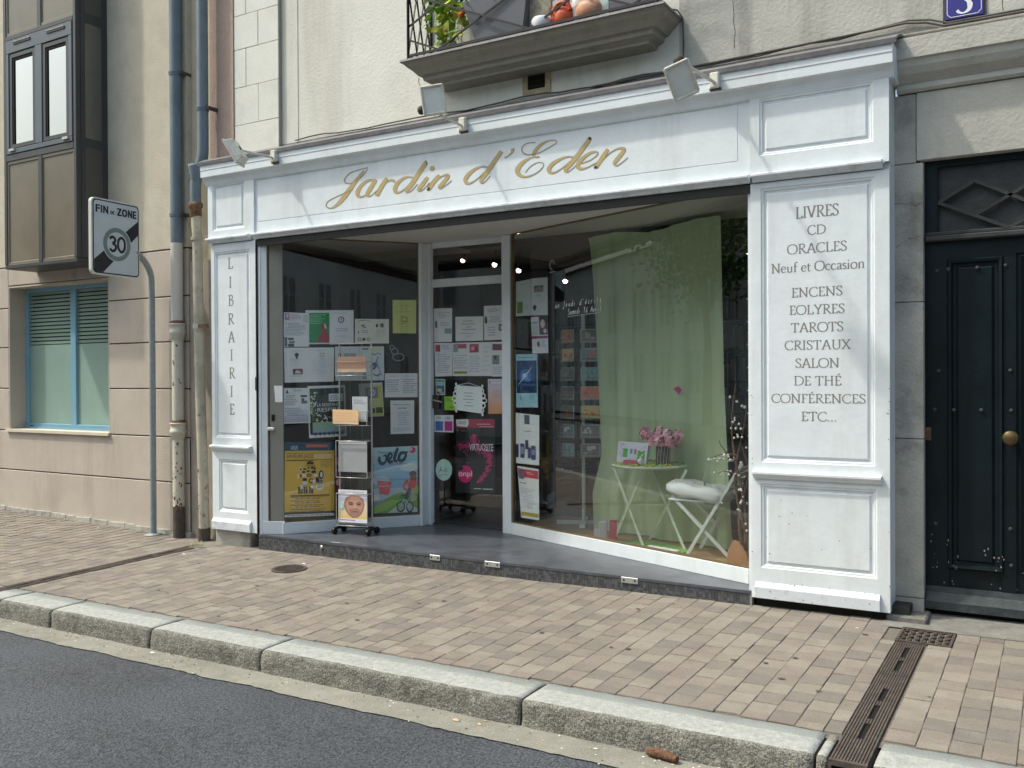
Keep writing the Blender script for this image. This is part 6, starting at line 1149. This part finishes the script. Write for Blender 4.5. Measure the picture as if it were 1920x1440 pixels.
# ================================================================== PIPES
t_ = thing('downpipe', 'downpipe nearest the road sign, blue grey above and flaking cream below', 'downpipe', (-7.44, .09, 0)); X, Y, r_ = -7.44, .085, .056
q = MB(); q.tube([(X, Y, 2.87), (X, Y, 8)], r_, zinc, 16); q.make('zinc_pipe', t_)
for z in (3.15, 4.53, 5.9):
    q = MB(); q.tube([(X, Y, z-.02), (X, Y, z+.02)], r_+.006, zinc, 16); q.tube([(X, Y, z-.0), (X, Y, z+.006)], r_+.011, zinc, 16); q.box(X+.05, X+.085, Y-.01, Y+.12, z-.015, z+.015, iron); q.make('bracket', t_)
q = MB(); q.tube([(X, Y, 2.09), (X, Y, 2.875)], r_+.001, plastic_pipe, 16); q.make('plastic_sleeve', t_)
q = MB(); q.tube([(X+.005, Y, .30), (X+.005, Y, 1.96)], r_-.001, creampipe, 16); q.make('cream_pipe', t_)
q = MB(); q.tube([(X+.005, Y, -.02), (X+.005, Y, .30)], r_, iron, 16); q.make('iron_shoe', t_)
for z, m in ((1.93, rust), (.96, creampipe)):
    q = MB(); q.lathe([(r_, z), (r_+.012, z+.01), (r_+.014, z+.05), (r_+.022, z+.06), (r_+.022, z+.085), (r_+.016, z+.09), (r_+.018, z+.14), (r_+.024, z+.145), (r_+.022, z+.16), (r_, z+.162)], (X+.003, Y, 0), creampipe if z < 1 else creampipe, 16); q.make('collar', t_)
    q = MB(); q.lathe([(r_+.0, z+.155), (r_+.019, z+.16), (r_+.017, z+.175), (r_-.004, z+.19)], (X+.003, Y, 0), rust, 16); q.make('rust_ring', t_)
t_ = thing('downpipe', 'rust-streaked downpipe next to the white pilaster with a zinc elbow', 'downpipe', (-7.08, .1, 0)); r_ = .048
q = MB(); q.tube([(-7.06, .09, 8), (-7.06, .09, 3.72), (-7.07, .09, 3.66), (-7.15, .09, 3.50), (-7.17, .09, 3.42), (-7.17, .09, 3.24)], .052, zinc, 16); q.make('zinc_pipe', t_)
q = MB(); q.lathe([(.050, 3.46), (.075, 3.58), (.078, 3.60), (.06, 3.605)], (-7.15, .085, 0), zinc, 14); q.make('hopper', t_)
for z in (4.13, 5.5): q = MB(); q.tube([(-7.06, .09, z-.02), (-7.06, .09, z+.02)], .058, zinc, 16); q.tube([(-7.06, .09, z), (-7.06, .09, z+.008)], .064, zinc, 16); q.box(-7.0, -6.97, .08, .2, z-.015, z+.015, iron); q.make('bracket', t_)
q = MB(); q.lathe([(.05, 3.10), (.056, 3.12), (.056, 3.19), (.066, 3.20), (.066, 3.24), (.055, 3.245)], (-7.17, .09, 0), rust, 16); q.make('rust_collar', t_)
q = MB(); q.tube([(-7.165, .09, 3.12), (-7.15, .09, 2.9), (-7.14, .09, 2.1), (-7.115, .09, 1.2), (-7.09, .09, .6), (-7.08, .09, .11)], [.048, .046, .047, .048, .05, .05], creampipe2, 16); q.make('painted_pipe', t_)
q = MB(); q.tube([(-7.155, .09, 2.88), (-7.155, .09, 2.91)], .056, creampipe2, 16); q.make('bracket', t_); q = MB(); q.tube([(-7.14, .09, 2.03), (-7.14, .09, 2.075)], .054, creampipe, 16); q.make('bracket', t_); q = MB(); q.box(-7.1, -7.03, .05, .12, 2.035, 2.07, rust); q.make('bolt', t_)
q = MB(); q.tube([(-7.08, .09, -.03), (-7.08, .09, .115)], .058, iron, 12); q.make('foot', t_)
random.seed(23)
for px_, pr_, zs, cnt in ((-7.435, .0555, (.28, .75), 34), (-7.435, .0555, (.8, 1.9), 12), (-7.1, .0505, (.2, 1.0), 16)):
    q = MB()
    for k in range(cnt):
        z = zs[0]+(zs[1]-zs[0])*random.random()**(2.2 if cnt > 30 else 1); a0 = random.uniform(-2.5, -.1); s_ = random.uniform(.004, .015)
        xc = px_ if px_ < -7.3 else -7.08-.035*(z/1.2); yc_ = .085 if px_ < -7.3 else .09
        pts = []
        for j in range(8): b_ = j*math.pi/4; aa = a0+s_/pr_*math.cos(b_)*random.uniform(.5, 1.3); pts.append((xc+(pr_+.0006)*math.cos(aa), yc_+(pr_+.0006)*math.sin(aa), z+s_*1.3*math.sin(b_)*random.uniform(.5, 1.4)))
        cx_ = tuple(sum(p[i_] for p in pts)/8 for i_ in range(3)); cx_ = (xc+(pr_+.0009)*math.cos(a0), yc_+(pr_+.0009)*math.sin(a0), cx_[2])
        q.add(pts+[cx_], [(j, (j+1) % 8, 8) for j in range(8)], random.choice([rust, iron, rust]))
    o = q.make('rust_spots', bpy.data.objects['downpipe' if px_ < -7.3 else 'downpipe.001']); stuff(o)
# weeds at the foot of the pipes
q = MB(); random.seed(2)
straw = mat('dry_grass', (.45, .38, .2), .8, .2, 30)
for k in range(70):
    x, y = random.gauss(-6.99, .045), random.gauss(-.09, .05); a = random.uniform(0, 6.3); l = random.uniform(.02, .06); z = gz(x, y)
    q.add([(x, y, z), (x+.004, y, z), (x+l*math.cos(a), y+l*math.sin(a), z+random.uniform(.01, .04))], [(0, 1, 2)], random.choice([straw, straw, leafs[1]]))
tag(q.make('weeds'), 'tuft of dry weeds at the foot of the rusty downpipe', 'weeds', kind='stuff')
# ================================================================== ROAD SIGN
t_ = thing('road_sign', 'white end of 30 zone road sign on a bent galvanised pole', 'road sign', (-7.76, .044, 0))
q = MB(); pts = [(-7.76, .044, -.01), (-7.76, .044, 2.35)]
for i in range(1, 9): a = i/8*math.pi/2; pts.append((-7.76, .044-.30*(1-math.cos(a)), 2.50+.30*math.sin(a)))
pts += [(-7.76, -.62, 2.80)]
q.tube(pts, .030, galv, 14); q.make('pole', t_)
q = MB(); q.lathe([(.0, .0), (.085, .0), (.085, .008), (.06, .016), (.032, .02), (.0, .02)], (-7.76, .044, gz(-7.76, .04)-.002), galv, 20); q.make('base_plate', t_)
sx0, sx1, sz0, sz1 = -.665, -.112, 2.525, 3.238; SXP = -7.715
# sign lies in the Y-Z plane, facing +x, turned a little to the street
srt = Matrix.Rotation(R(4.5), 3, 'Z')
def RPt(y, z, e):
    v = srt @ Vector((e, y-(-.39), 0)); return (SXP+v.x, -.39+v.y, z)
def rrect(y0, y1, z0, z1, rd, e, n_=5):
    out = []
    for cy, cz, a0 in ((y1-rd, z1-rd, 0), (y0+rd, z1-rd, 90), (y0+rd, z0+rd, 180), (y1-rd, z0+rd, 270)):
        for i in range(n_+1): a = R(a0+90*i/n_); out.append(RPt(cy+rd*math.cos(a), cz+rd*math.sin(a), e))
    return out
def ext(q, y0, y1, z0, z1, rd, e0, e1, m):
    a = rrect(y0, y1, z0, z1, rd, e0); b2 = rrect(y0, y1, z0, z1, rd, e1); k = len(a); q.add(a+b2, [(i, (i+1) % k, k+(i+1) % k, k+i) for i in range(k)]+[tuple(range(k)), tuple(range(k, 2*k))], m)
sgw = mat('sign_white', (.50, .56, .60), .35, .05, 4); sgedge = mat('sign_edge', (.62, .63, .58), .45, .04, 6); sgb = flat((.012, .012, .02), .4)
q = MB(); ext(q, sx0, sx1, sz0, sz1, .045, -.035, .0, sgedge); q.make('casing', t_)
q = MB(); ext(q, sx0+.016, sx1-.008, sz0+.012, sz1-.012, .04, .0, .0012, sgb); q.make('border', t_)
q = MB(); ext(q, sx0+.028, sx1-.020, sz0+.024, sz1-.024, .032, .0012, .0022, sgw)
q.make('face', t_)
q = MB(); y0, y1 = sx0+.028, sx1-.020; z0, z1 = sz0+.024, sz1-.024
def pp(pts, e, m): q.add([RPt(y, z, e) for y, z in pts], [tuple(range(len(pts)))], m)
# diagonal band from lower left to upper right
pp([(y0, z0), (y0+.10, z0), (y1, z1-.27), (y1, z1-.135), (y0, z0+.115)], .003, sgb)
cy, cz = (y0+y1)/2+.005, (z0+z1)/2-.055
circ = lambda rr: [(cy+rr*math.cos(i*math.pi/20), cz+rr*math.sin(i*math.pi/20)) for i in range(40)]
pp(circ(.165), .0034, sgw); pp(circ(.157), .0037, flat((.16, .21, .21), .4)); pp(circ(.115), .004, sgw)
q.make('band_and_ring', t_)
q = MB()
def bold(paths, e=.0046, m=sgb):
    for pth, cl in paths: ribbon(pth, 0, lambda v, z_: RPt(v.x, v.y, e), q, m, cl, 5)
w_ = .026; h_ = .068; c3 = cy-.048; c0 = cy+.05
bold([([(c3-.036, cz+.045, w_), (c3-.012, cz+h_-.002, w_), (c3+.02, cz+h_-.012, w_), (c3+.024, cz+.026, w_), (c3-.006, cz+.007, w_)], False), ([(c3-.006, cz+.007, w_), (c3+.028, cz-.01, w_), (c3+.032, cz-.042, w_), (c3+.0, cz-h_, w_), (c3-.036, cz-.047, w_)], False), ([(c0, cz+h_, w_), (c0+.034, cz+.04, w_), (c0+.036, cz-.03, w_), (c0, cz-h_, w_), (c0-.036, cz-.03, w_), (c0-.034, cz+.04, w_)], True)])
def sign_txt(s_, ya, yb, za, zb, bold_=.004):
    vs, fs = text_mesh(s_)
    for k, dx in enumerate((-bold_, 0, bold_)):
        for kk, dz in enumerate((-bold_*.6, bold_*.6)):
            q.add([RPt(ya+(yb-ya)*v[0]+dx, zb-(zb-za)*v[1]+dz, .0046+.0001*(k*2+kk)) for v in vs], fs, sgb)
zt = z1-.042
q.make('numeral', t_)
for ch, ya, yb, za_, zb_, bb in (('F', .022, .062, .068, 0, .004), ('I', .080, .086, .068, 0, .004), ('N', .106, .155, .068, 0, .004), ('D', .185, .204, .066, .036, .0015), ('E', .210, .228, .066, .036, .0015), ('Z', .262, .308, .068, 0, .004), ('O', .320, .372, .068, 0, .004), ('N', .388, .432, .068, 0, .004), ('E', .448, .482, .068, 0, .004)):
    q = MB(); sign_txt(ch, y0+ya, y0+yb, zt-za_, zt-zb_, bb); q.make('letter', t_)
q = MB(); q.box(-7.79, -7.745, -.45, -.33, 2.84, 2.90, galv); q.box(-7.79, -7.745, -.45, -.33, 2.70, 2.76, galv); q.make('clamp', t_)
# ================================================================== BALCONY
BX0, BX1 = -4.545, -2.31; BF = -.10; bt = 4.085
bal = thing('balcony', 'grey moulded stone balcony above the shop sign with black lattice railing', 'balcony', (-3.43, .1, 3.95))
prof = [(.35, bt, lead), (.355, bt-.018, lead), (.345, bt-.024, lead), (.33, bt-.030, greystone), (.315, bt-.05, greystone), (.28, bt-.078, greystone), (.255, bt-.105, greystone), (.25, bt-.112, greystone), (.225, bt-.115, greystone), (.215, bt-.15, greystone), (.205, bt-.155, greystone), (.19, bt-.158, greystone), (.165, bt-.175, greystone), (.165, bt-.195, greystone), (.10, bt-.20, greystone)]
q = MB(); vs = []
for p, z, m in prof:
    dx = .35-p; vs += [(BX0+dx, UY, z), (BX0+dx, UY-p, z), (BX1-dx, UY-p, z), (BX1-dx, UY, z)]
bmat = mat('balcony_stone', (.30, .285, .235), .9, .16, 4, .4, 60, dirt=(.10, .095, .075), dscale=4, damt=.6, fine=.1)
for i in range(len(prof)-1):
    for j in range(3): q.add([vs[4*i+j], vs[4*i+j+1], vs[4*i+5+j], vs[4*i+4+j]], [(0, 1, 2, 3)], lead if i < 2 else bmat)
q.add(vs[:4], [(0, 1, 2, 3)], lead); q.add(vs[-4:], [(0, 1, 2, 3)], bmat); q.make('slab', bal)
def rail_side(P0, P1, name, step=.30):
    P0 = Vector(P0); P1 = Vector(P1); L_ = (P1-P0).length; d = (P1-P0)/L_; q = MB()
    for z in (bt+.03, bt+.95): q.bar(P0+Vector((0, 0, z)), P1+Vector((0, 0, z)), .02, .014, black)
    q.tube([P0+Vector((0, 0, bt)), P0+Vector((0, 0, bt+1))], .012, black, 8); q.tube([P1+Vector((0, 0, bt)), P1+Vector((0, 0, bt+1))], .012, black, 8)
    return q, d, L_
fy = BF+.03
q, d, L_ = rail_side((BX0+.06, fy, 0), (BX1-.06, fy, 0), 'front')
for x in (BX0+.06,): pass
for xb_ in (-6.66, -5.84, -5.02, -4.20, -3.38, -2.56, -1.74, -.92):      # shallow lozenge lattice, bars clipped to the frame
    for sg in (1, -1):
        xa_, za_, xe_, ze_ = xb_, 0.0, xb_+sg*.88/.44, .88
        lo, hi = BX0+.06, BX1-.06
        t0, t1 = sorted(((lo-xa_)/(xe_-xa_), (hi-xa_)/(xe_-xa_))); t0 = max(0, t0); t1 = min(1, t1)
        if t1 <= t0: continue
        q.bar((xa_+(xe_-xa_)*t0, fy+.006*(1+sg), bt+.035+ze_*t0), (xa_+(xe_-xa_)*t1, fy+.006*(1+sg), bt+.035+ze_*t1), .014, .010, black)
q.make('front_railing', bal)
q, d, L_ = rail_side((BX0+.06, fy, 0), (BX0+.06, UY-.01, 0), 'side')
for k in range(3):
    ya = fy+k*.1; q.bar((BX0+.06, ya, bt+.04), (BX0+.06, ya+.105, bt+.5), .011, .009, black); q.bar((BX0+.075, ya+.105, bt+.04), (BX0+.075, ya, bt+.5), .011, .009, black); q.bar((BX0+.06, ya+.105, bt+.5), (BX0+.06, ya, bt+.94), .011, .009, black); q.bar((BX0+.075, ya, bt+.5), (BX0+.075, ya+.105, bt+.94), .011, .009, black)
q.make('side_railing', bal)
# window behind the balcony
t_ = thing('balcony_window', 'tall dark window with white frame behind the balcony plants', 'window', (-3.2, UY, bt))
q = MB(); q.box(-3.85, -2.75, UY-.02, UY+.0, bt, 6.2, white_old); q.make('frame', t_)
q = MB(); q.box(-3.78, -3.33, UY-.028, UY-.021, bt+.35, 6.1, glass2); q.box(-3.27, -2.82, UY-.028, UY-.021, bt+.35, 6.1, glass2); q.make('pane', t_)
# plants & pots
def foliage(nm, lb, c, sp, n_, ms, size, cat='plant', seed=1, hang=0):
    random.seed(seed); q = MB(); c = Vector(c)
    for k in range(n_):
        p = c+Vector((random.gauss(0, sp[0]), random.gauss(0, sp[1]), random.gauss(0, sp[2]))); d = Vector((random.gauss(0, 1), random.gauss(-.4, .7), random.gauss(0, .8))).normalized(); s1 = d.orthogonal().normalized(); sz = random.uniform(.6, 1.2)*size; up = s1.cross(d)
        q.add([p-s1*sz*.9, p-s1*sz*.2+up*sz*.55, p+s1*sz*.9+d*sz*.3, p-s1*sz*.2-up*sz*.55, p+s1*sz*.2+up*sz*.42+d*.1*sz, p+s1*sz*.2-up*sz*.42+d*.1*sz], [(0, 1, 4, 5), (0, 5, 3), (4, 2, 5)], random.choice(ms), False)
    return q
pt = thing('potted_plant', 'yellow green leafy plant at the left corner of the balcony', 'plant', (-4.25, .02, bt))
q = foliage('f', '', (-4.20, .06, bt+.37), (.075, .035, .13), 130, [leafs[0], leafs[0], leafs[2], leafs[1]], .060, seed=3); q.make('foliage', pt)
q = foliage('f', '', (-4.16, .06, bt+.13), (.06, .03, .05), 45, [leafs[1], leafs[0], straw], .028, seed=4); q.make('lower_foliage', pt)
q = MB()
for k in range(6): q.tube([(-4.2+.02*k-.05, .06, bt+.06), (-4.2+.03*k-.08, .06, bt+.35)], .003, leafs[1], 5)
q.make('stem', pt); q = MB(); q.lathe([(.06, 0), (.085, .09), (.09, .095), (.07, .095)], (-4.18, .10, bt+.003), mat('grey_pot', (.28, .28, .26), .7, .1, 10), 14); q.make('pot', pt)
t_ = thing('flower', 'orange marigold flower beside the leafy balcony plant', 'flower', (-4.04, .0, bt+.2)); q = MB(); q.ball((-4.02, .0, bt+.29), .028, mat('orange_petal', (.62, .16, .02), .7, .2, 40), n=8, jit=.15); q.make('petals', t_); q = MB(); q.tube([(-4.02, .005, bt+.01), (-4.02, .005, bt+.28)], .003, leafs[1], 5); q.make('stem', t_)
t_ = thing('planter_box', 'large tapered grey plastic planter standing on the balcony', 'planter', (-3.72, .02, bt))
gp = mat('grey_planter', (.12, .125, .14), .5, .06, 4)
q = MB(); q.add([(-3.86, -.03, bt+.005), (-3.46, -.03, bt+.005), (-3.46, .2, bt+.005), (-3.86, .2, bt+.005), (-3.98, -.05, bt+.36), (-3.40, -.05, bt+.36), (-3.40, .22, bt+.36), (-3.98, .22, bt+.36)], [(0, 1, 5, 4), (1, 2, 6, 5), (2, 3, 7, 6), (3, 0, 4, 7), (4, 5, 6, 7), (0, 1, 2, 3)], gp); q.make('box', t_)
q = foliage('f', '', (-3.83, -.02, bt+.42), (.10, .03, .035), 40, [mat('blue_green_leaf', (.10, .17, .15), .6, .2, 20), leafs[3]], .032, seed=7); q.make('foliage', t_)
t_ = thing('wood_plank', 'weathered board leaning behind the white pot on the balcony', 'plank', (-3.34, .0, bt)); q = MB(); q.box(-3.42, -3.24, .02, .05, bt+.003, bt+.6, mat('lichen_wood', (.30, .28, .22), .9, .3, 30, dirt=(.16, .09, .03), dscale=25, damt=.9)); q.make('board', t_)
t_ = thing('white_pot', 'small round white pot by the balcony edge', 'pot', (-3.30, -.02, bt)); q = MB(); q.lathe([(.05, 0), (.075, .03), (.082, .09), (.07, .11), (.065, .11)], (-3.30, -.0, bt+.003), mat('white_glaze', (.6, .62, .66), .3, .03, 10), 18); q.make('pot', t_)
t_ = thing('red_pot', 'round orange red pot beside the white pot on the balcony', 'pot', (-3.13, 0, bt)); rd = mat('red_glaze', (.52, .075, .03), .35, .3, 30, dirt=(.45, .30, .08), dscale=16, damt=1); q = MB(); q.lathe([(.06, 0), (.085, .03), (.095, .09), (.08, .14), (.07, .15)], (-3.13, .03, bt+.003), rd, 20); q.make('pot', t_)
q = MB(); q.tube([(-3.13+.07*math.cos(a), -.02, bt+.12+.07*math.sin(a)) for a in [i*math.pi/8 for i in range(9)]], .016, rd, 8); q.make('handle', t_)
q = MB(); q.box(-3.13, -3.08, .0, .02, bt+.1, bt+.5, flat((.3, .02, .03))); q.make('stick', t_)
t_ = thing('gnome_figure', 'round white and terracotta figurine on the balcony', 'figurine', (-2.95, 0, bt)); q = MB(); q.ball((-2.92, .0, bt+.10), .105, mat('terracotta', (.58, .28, .16), .5, .2, 25, dirt=(.78, .74, .66), dscale=9, damt=1), .07, .085, 14); q.make('body', t_); q = MB(); q.ball((-3.01, .03, bt+.13), .06, flat((.68, .66, .62)), .05, .13, 12); q.make('side', t_)
t_ = thing('planter_trough', 'long dark grey trough at the right of the balcony', 'planter', (-2.6, 0, bt)); q = MB(); q.box(-2.74, -2.40, -.04, .12, bt+.003, bt+.16, gp, .01); q.make('box', t_)
t_ = thing('white_crate', 'small white crate between the figurine and the grey trough', 'crate', (-2.8, .06, bt)); q = MB(); q.box(-2.84, -2.76, .0, .1, bt+.003, bt+.2, flat((.5, .6, .58)), .005); q.make('box', t_)
# ================================================================== FLOODLIGHTS
def flood(loc, arm, head, nrm, size, lb, dirty=False, boxoff=(-.03, 0, .09), roll=0):
    t_ = thing('floodlight', lb, 'lamp', loc, 'floodlights on arms above the shop sign'); m = lamp_white
    q = MB(); x, y, z = loc; q.box(x-.03, x+.03, y-.045, y, z-.055, z+.045, m, .006); q.box(x-.04, x+.035, y-.02, y-.0, z-.065, z-.05, iron); q.make('bracket', t_)
    q = MB(); q.tube([(x, y-.03, z-.02), arm], .011, m, 8); q.make('arm', t_)
    n_ = Vector(nrm).normalized(); a = n_.cross(Vector((0, 0, 1))).normalized(); b2 = a.cross(n_); ro_ = Matrix.Rotation(R(roll), 3, n_); a = ro_ @ a; b2 = ro_ @ b2
    rt = Matrix((a, n_, b2)).transposed(); c_ = Vector(head); w_, h_, d_ = size
    fr = [(-w_/2, 0, -h_/2), (w_/2, 0, -h_/2), (w_/2, 0, h_/2), (-w_/2, 0, h_/2)]; bk_ = [(-w_/2.5, -d_, -h_/2.6), (w_/2.5, -d_, -h_/2.6), (w_/2.5, -d_, h_/2.6), (-w_/2.5, -d_, h_/2.6)]
    q = MB(); vs = [c_+rt @ Vector(v) for v in fr+bk_]; q.add(vs, [(0, 1, 5, 4), (1, 2, 6, 5), (2, 3, 7, 6), (3, 0, 4, 7), (4, 5, 6, 7)], m); q.make('housing', t_, bevel=.004)
    q = MB()
    for i in range(4): q.tube([c_+rt @ Vector(fr[i]), c_+rt @ Vector(fr[(i+1) % 4])], .010, m if not dirty else lamp_white, 8)
    q.make('rim', t_)
    q = MB(); q.add([c_+rt @ Vector((v[0]*.96, -.004, v[2]*.96)) for v in fr], [(0, 1, 2, 3)], mat('lamp_glass', (.72, .73, .68), .35, .08, 10, spec=.6)); q.make('front_glass', t_)
    q = MB(); q.ball(c_+Vector(boxoff), .035, mat('black_rubber', (.03, .026, .022), .7, .2, 20), .03, .035, 8); q.make('junction_box', t_)
flood((-5.932, -.08, 3.50), (-5.94, -.50, 3.47), (-5.95, -.55, 3.43), (-.62, -.30, -.42), (.17, .22, .07), 'left floodlight, its small head folded down over the plain end of the sign', boxoff=(.03, .02, .03))
flood((-3.941, -.08, 3.49), (-3.97, -.36, 3.50), (-3.99, -.42, 3.60), (.50, -.85, -.12), (.16, .20, .045), 'middle floodlight with its square pale face turned outward above the letter d', boxoff=(-.11, .0, -.06), roll=8)
flood((-1.954, -.08, 3.49), (-1.97, -.56, 3.45), (-1.985, -.64, 3.345), (.42, -.72, -.34), (.145, .20, .11), 'right floodlight, dirty and wrapped, hanging over the right end of the sign', True, boxoff=(-.03, .03, .13), roll=24)
# ================================================================== CABLES
def cable(pts, rad, lb, m=None, name='cable'):
    q = MB(); q.tube(pts, rad, m or mat('old_cable', (.10, .095, .085), .8, .2, 20), 6); o = q.make(name, None, base=pts[0]); tag(o, lb, 'cable'); return o
random.seed(17)
pts = [(-6.0+i*.17, UY-.02, 3.715+random.uniform(-.006, .006)+.01*math.sin(i)) for i in range(29)]
pts += [(-1.0, UY-.02, 3.745), (-.82, UY-.02, 3.76), (-.70, UY-.02, 3.74), (-.60, UY-.02, 3.70), (-.45, UY-.02, 3.70), (.5, UY-.02, 3.70), (2, UY-.02, 3.70)]
cable(pts, .006, 'thin dark cable running along the top of the lead flashing')
cable([(-3.0, .225, 3.705), (-2.0, .225, 3.72), (-1.1, .225, 3.735), (-.84, .225, 3.745), (-.72, .225, 3.725), (-.62, .225, 3.685), (.3, .225, 3.682), (2, .225, 3.682)], .008, 'thicker cable dipping past the right corner of the cornice')
cable([(-.86, .215, 3.66), (-.5, .215, 3.655), (.3, .215, 3.65), (2, .215, 3.65)], .014, 'grey conduit lying on the stone string course over the dark door', mat('conduit', (.20, .19, .165), .8, .2, 20))
cable([(-2.42, .14, 4.14), (-2.33, .21, 4.13), (-2.30, UY-.012, 4.08), (-2.295, UY-.012, 3.9), (-2.30, UY-.012, 3.70)], .006, 'thin vertical cable dropping from the balcony to the flashing')
# ================================================================== LITTER
random.seed(12)
cl = [flat((.66, .62, .55), .8), flat((.7, .7, .68), .8), flat((.5, .35, .2), .8)]
for (x, y, s_, lb) in ((-4.85, -2.235, .022, 'white crumpled paper in the gutter by the second kerb joint'), (-2.55, -2.27, .022, 'brown scrap in the gutter left of the middle kerb joint'), (-2.42, -2.26, .016, 'cigarette end right of the brown scrap in the gutter'), (-1.80, -2.26, .014, 'cigarette end in the gutter past the middle kerb joint'), (-1.58, -2.24, .010, 'white crumb in the gutter left of the wood stick'), (-5.42, -.30, .022, 'white paper scrap behind the round manhole cover'), (-6.72, -.45, .022, 'white paper scrap beside the left drain channel'), (-8.15, .0, .018, 'leftmost white scrap at the foot of the beige wall'), (-8.55, -.02, .014, 'small pale scrap at the foot of the beige wall'), (-3.95, -.45, .008, 'tiny white crumb on the pavers before the step'), (-1.05, -.24, .012, 'white crumb under the right pilaster')):
    z = gz(x, y) if y > -2.1 else rz(x)+.006
    q = MB(); vs = [(x+s_*random.uniform(.6, 1.2)*math.cos(a), y+s_*random.uniform(.4, .9)*math.sin(a), z+.002) for a in [i*math.pi/4 for i in range(8)]]+[(x, y, z+s_*.45)]
    q.add(vs, [(i, (i+1) % 8, 8) for i in range(8)]+[tuple(range(8))], random.choice(cl)); o = q.make('litter', None, base=(x, y, z)); tag(o, lb, 'litter', 'scraps of litter on the ground')
q = MB(); x, y = -1.50, -2.225; z = rz(x)+.006
q.tube([(x-.07, y+.01, z+.018), (x-.03, y+.005, z+.022), (x+.03, y, z+.02), (x+.075, y-.012, z+.018)], [.016, .022, .021, .015], mat('stick_bark', (.14, .07, .04), .9, .4, 60, 1, 80), 9); o = q.make('wood_stick', None, base=(x, y, z)); tag(o, 'short brown piece of bark-covered wood lying in the gutter', 'stick')
q = MB()
gum = mat('gum_spot', (.10, .085, .075), .9, .2, 30)
for k in range(34):
    x, y = random.uniform(-7, .2), random.uniform(-1.8, -.15)
    if blocked(x, y): continue
    s_ = random.uniform(.008, .02); q.add([(x+s_*math.cos(a), y+s_*.8*math.sin(a), gz(x, y)+.0045) for a in [i*math.pi/5 for i in range(10)]], [tuple(range(10))], gum)
o = q.make('gum_spots', pavement); stuff(o)
q = MB()
for k in range(420):
    x = random.uniform(-7, .6); y = random.triangular(-2.42, -2.19, -2.2); z = rz(x)+.007; s_ = random.uniform(.002, .009)
    q.add([(x-s_, y, z), (x, y-s_*.7, z), (x+s_, y, z), (x, y+s_*.7, z), (x, y, z+s_*.6)], [(0, 1, 4), (1, 2, 4), (2, 3, 4), (3, 0, 4)], random.choice([cl[0], straw, gutter, mat('grit', (.12, .11, .09), .9, .2, 20)]))
tag(q.make('gutter_grit'), 'loose grit and crumbs scattered along the gutter', 'grit', kind='stuff')
# ================================================================== ACROSS THE STREET (seen in the glass)
o = sheet(gutter, -90, 60, [-14, -11.2], lambda x, y: rz(x)+.10, 8).make('far_pavement'); struct(o)
random.seed(77)
xs = -80; k = 0
tones = [(.78, .74, .64), (.72, .69, .60), (.80, .78, .70), (.70, .66, .56)]
pane_m = mat('far_pane', (.30, .31, .29), .35, .1, 3, spec=.6); shut = mat('far_shutter', (.66, .66, .62), .7, .05, 5)
while xs < 50:
    wd = random.uniform(8, 12); hgt = random.uniform(6.4, 7.6); 
    tb = thing('town_house', ['pale stone town house across the street', 'grey rendered town house across the street', 'cream town house across the street'][k % 3] + ', number %s counting from the far left' % ['one','two','three','four','five','six','seven','eight','nine','ten','eleven','twelve','thirteen','fourteen','fifteen','sixteen','seventeen','eighteen'][k], 'house', (xs+wd/2, -14.5, 0), 'town houses across the street')
    q = MB(); q.box(xs, xs+wd-.02, -22, -14, -.3, hgt, mat('far_wall_%d' % (k % 4), tones[k % 4], .9, .08, 1)); q.make('wall', tb)
    q = MB(); q.prism([(-22.2, hgt+.001), (-13.7, hgt+.001), (-18, hgt+2.2)], xs, xs+wd-.02, 'x', mat('far_slate', (.06, .065, .075), .6, .1, 2)); q.make('roof', tb)
    nw = int(wd/2.2); first = None
    for fl_ in range(2):
        for i in range(nw):
            x = xs+(i+.5)*wd/nw; z = .9+fl_*2.8; h_ = 1.9 if fl_ else 1.7
            if first is None:
                q = MB(); q.box(x-.5, x+.5, -13.998, -13.96, z, z+h_, pane_m); q.box(x-.06, x+.06, -13.96, -13.93, z, z+h_, shut); q.box(x-.58, x-.5, -13.998, -13.92, z-.05, z+h_+.05, shut); q.box(x+.5, x+.58, -13.998, -13.92, z-.05, z+h_+.05, shut); q.box(x-.5, x+.5, -13.95, -13.925, z+h_*.6, z+h_*.64, shut)
                first = q.make('window', tb, base=(x, -13.99, z)); 
            else:
                c_ = first.copy(); C.objects.link(c_); c_.parent = tb; c_.location = Vector((x, -13.99, z))-Vector(tb.location)
    xs += wd; k += 1
def street_tree(x, y, h_, lb, seed):
    random.seed(seed); t_ = thing('street_tree', lb, 'tree', (x, y, -.1), 'trees across the street')
    q = MB(); q.tube([(x, y, -.1), (x+.05, y, h_*.35), (x, y+.1, h_*.6)], [.18, .13, .08], bark, 8)
    for j in range(6): a = j*1.05; q.tube([(x, y, h_*.42), (x+1.0*math.cos(a), y+1.0*math.sin(a), h_*.7)], [.06, .02], bark, 6)
    q.make('trunk', t_); q = MB()
    for j in range(2600):
        cl_ = Vector((math.sin(j*12.9)*1.2, math.cos(j*7.7)*1.2, math.sin(j*3.1)*1.3)); p = Vector((x, y, h_*.72))+cl_*.9+Vector((random.gauss(0, .5), random.gauss(0, .5), random.gauss(0, .5)))
        d = Vector((random.gauss(0, 1), random.gauss(0, 1), random.gauss(0, 1))).normalized()*.11; e = d.orthogonal().normalized()*.08; q.add([p-d, p+e, p+d, p-e], [(0, 1, 2, 3)], leafs[1] if j % 3 else leafs[3])
    q.make('crown', t_)
street_tree(-24, -11.8, 8.5, 'leafy street tree on the far pavement, left', 1); street_tree(-17, -12.2, 9.5, 'leafy street tree on the far pavement, nearer', 2)
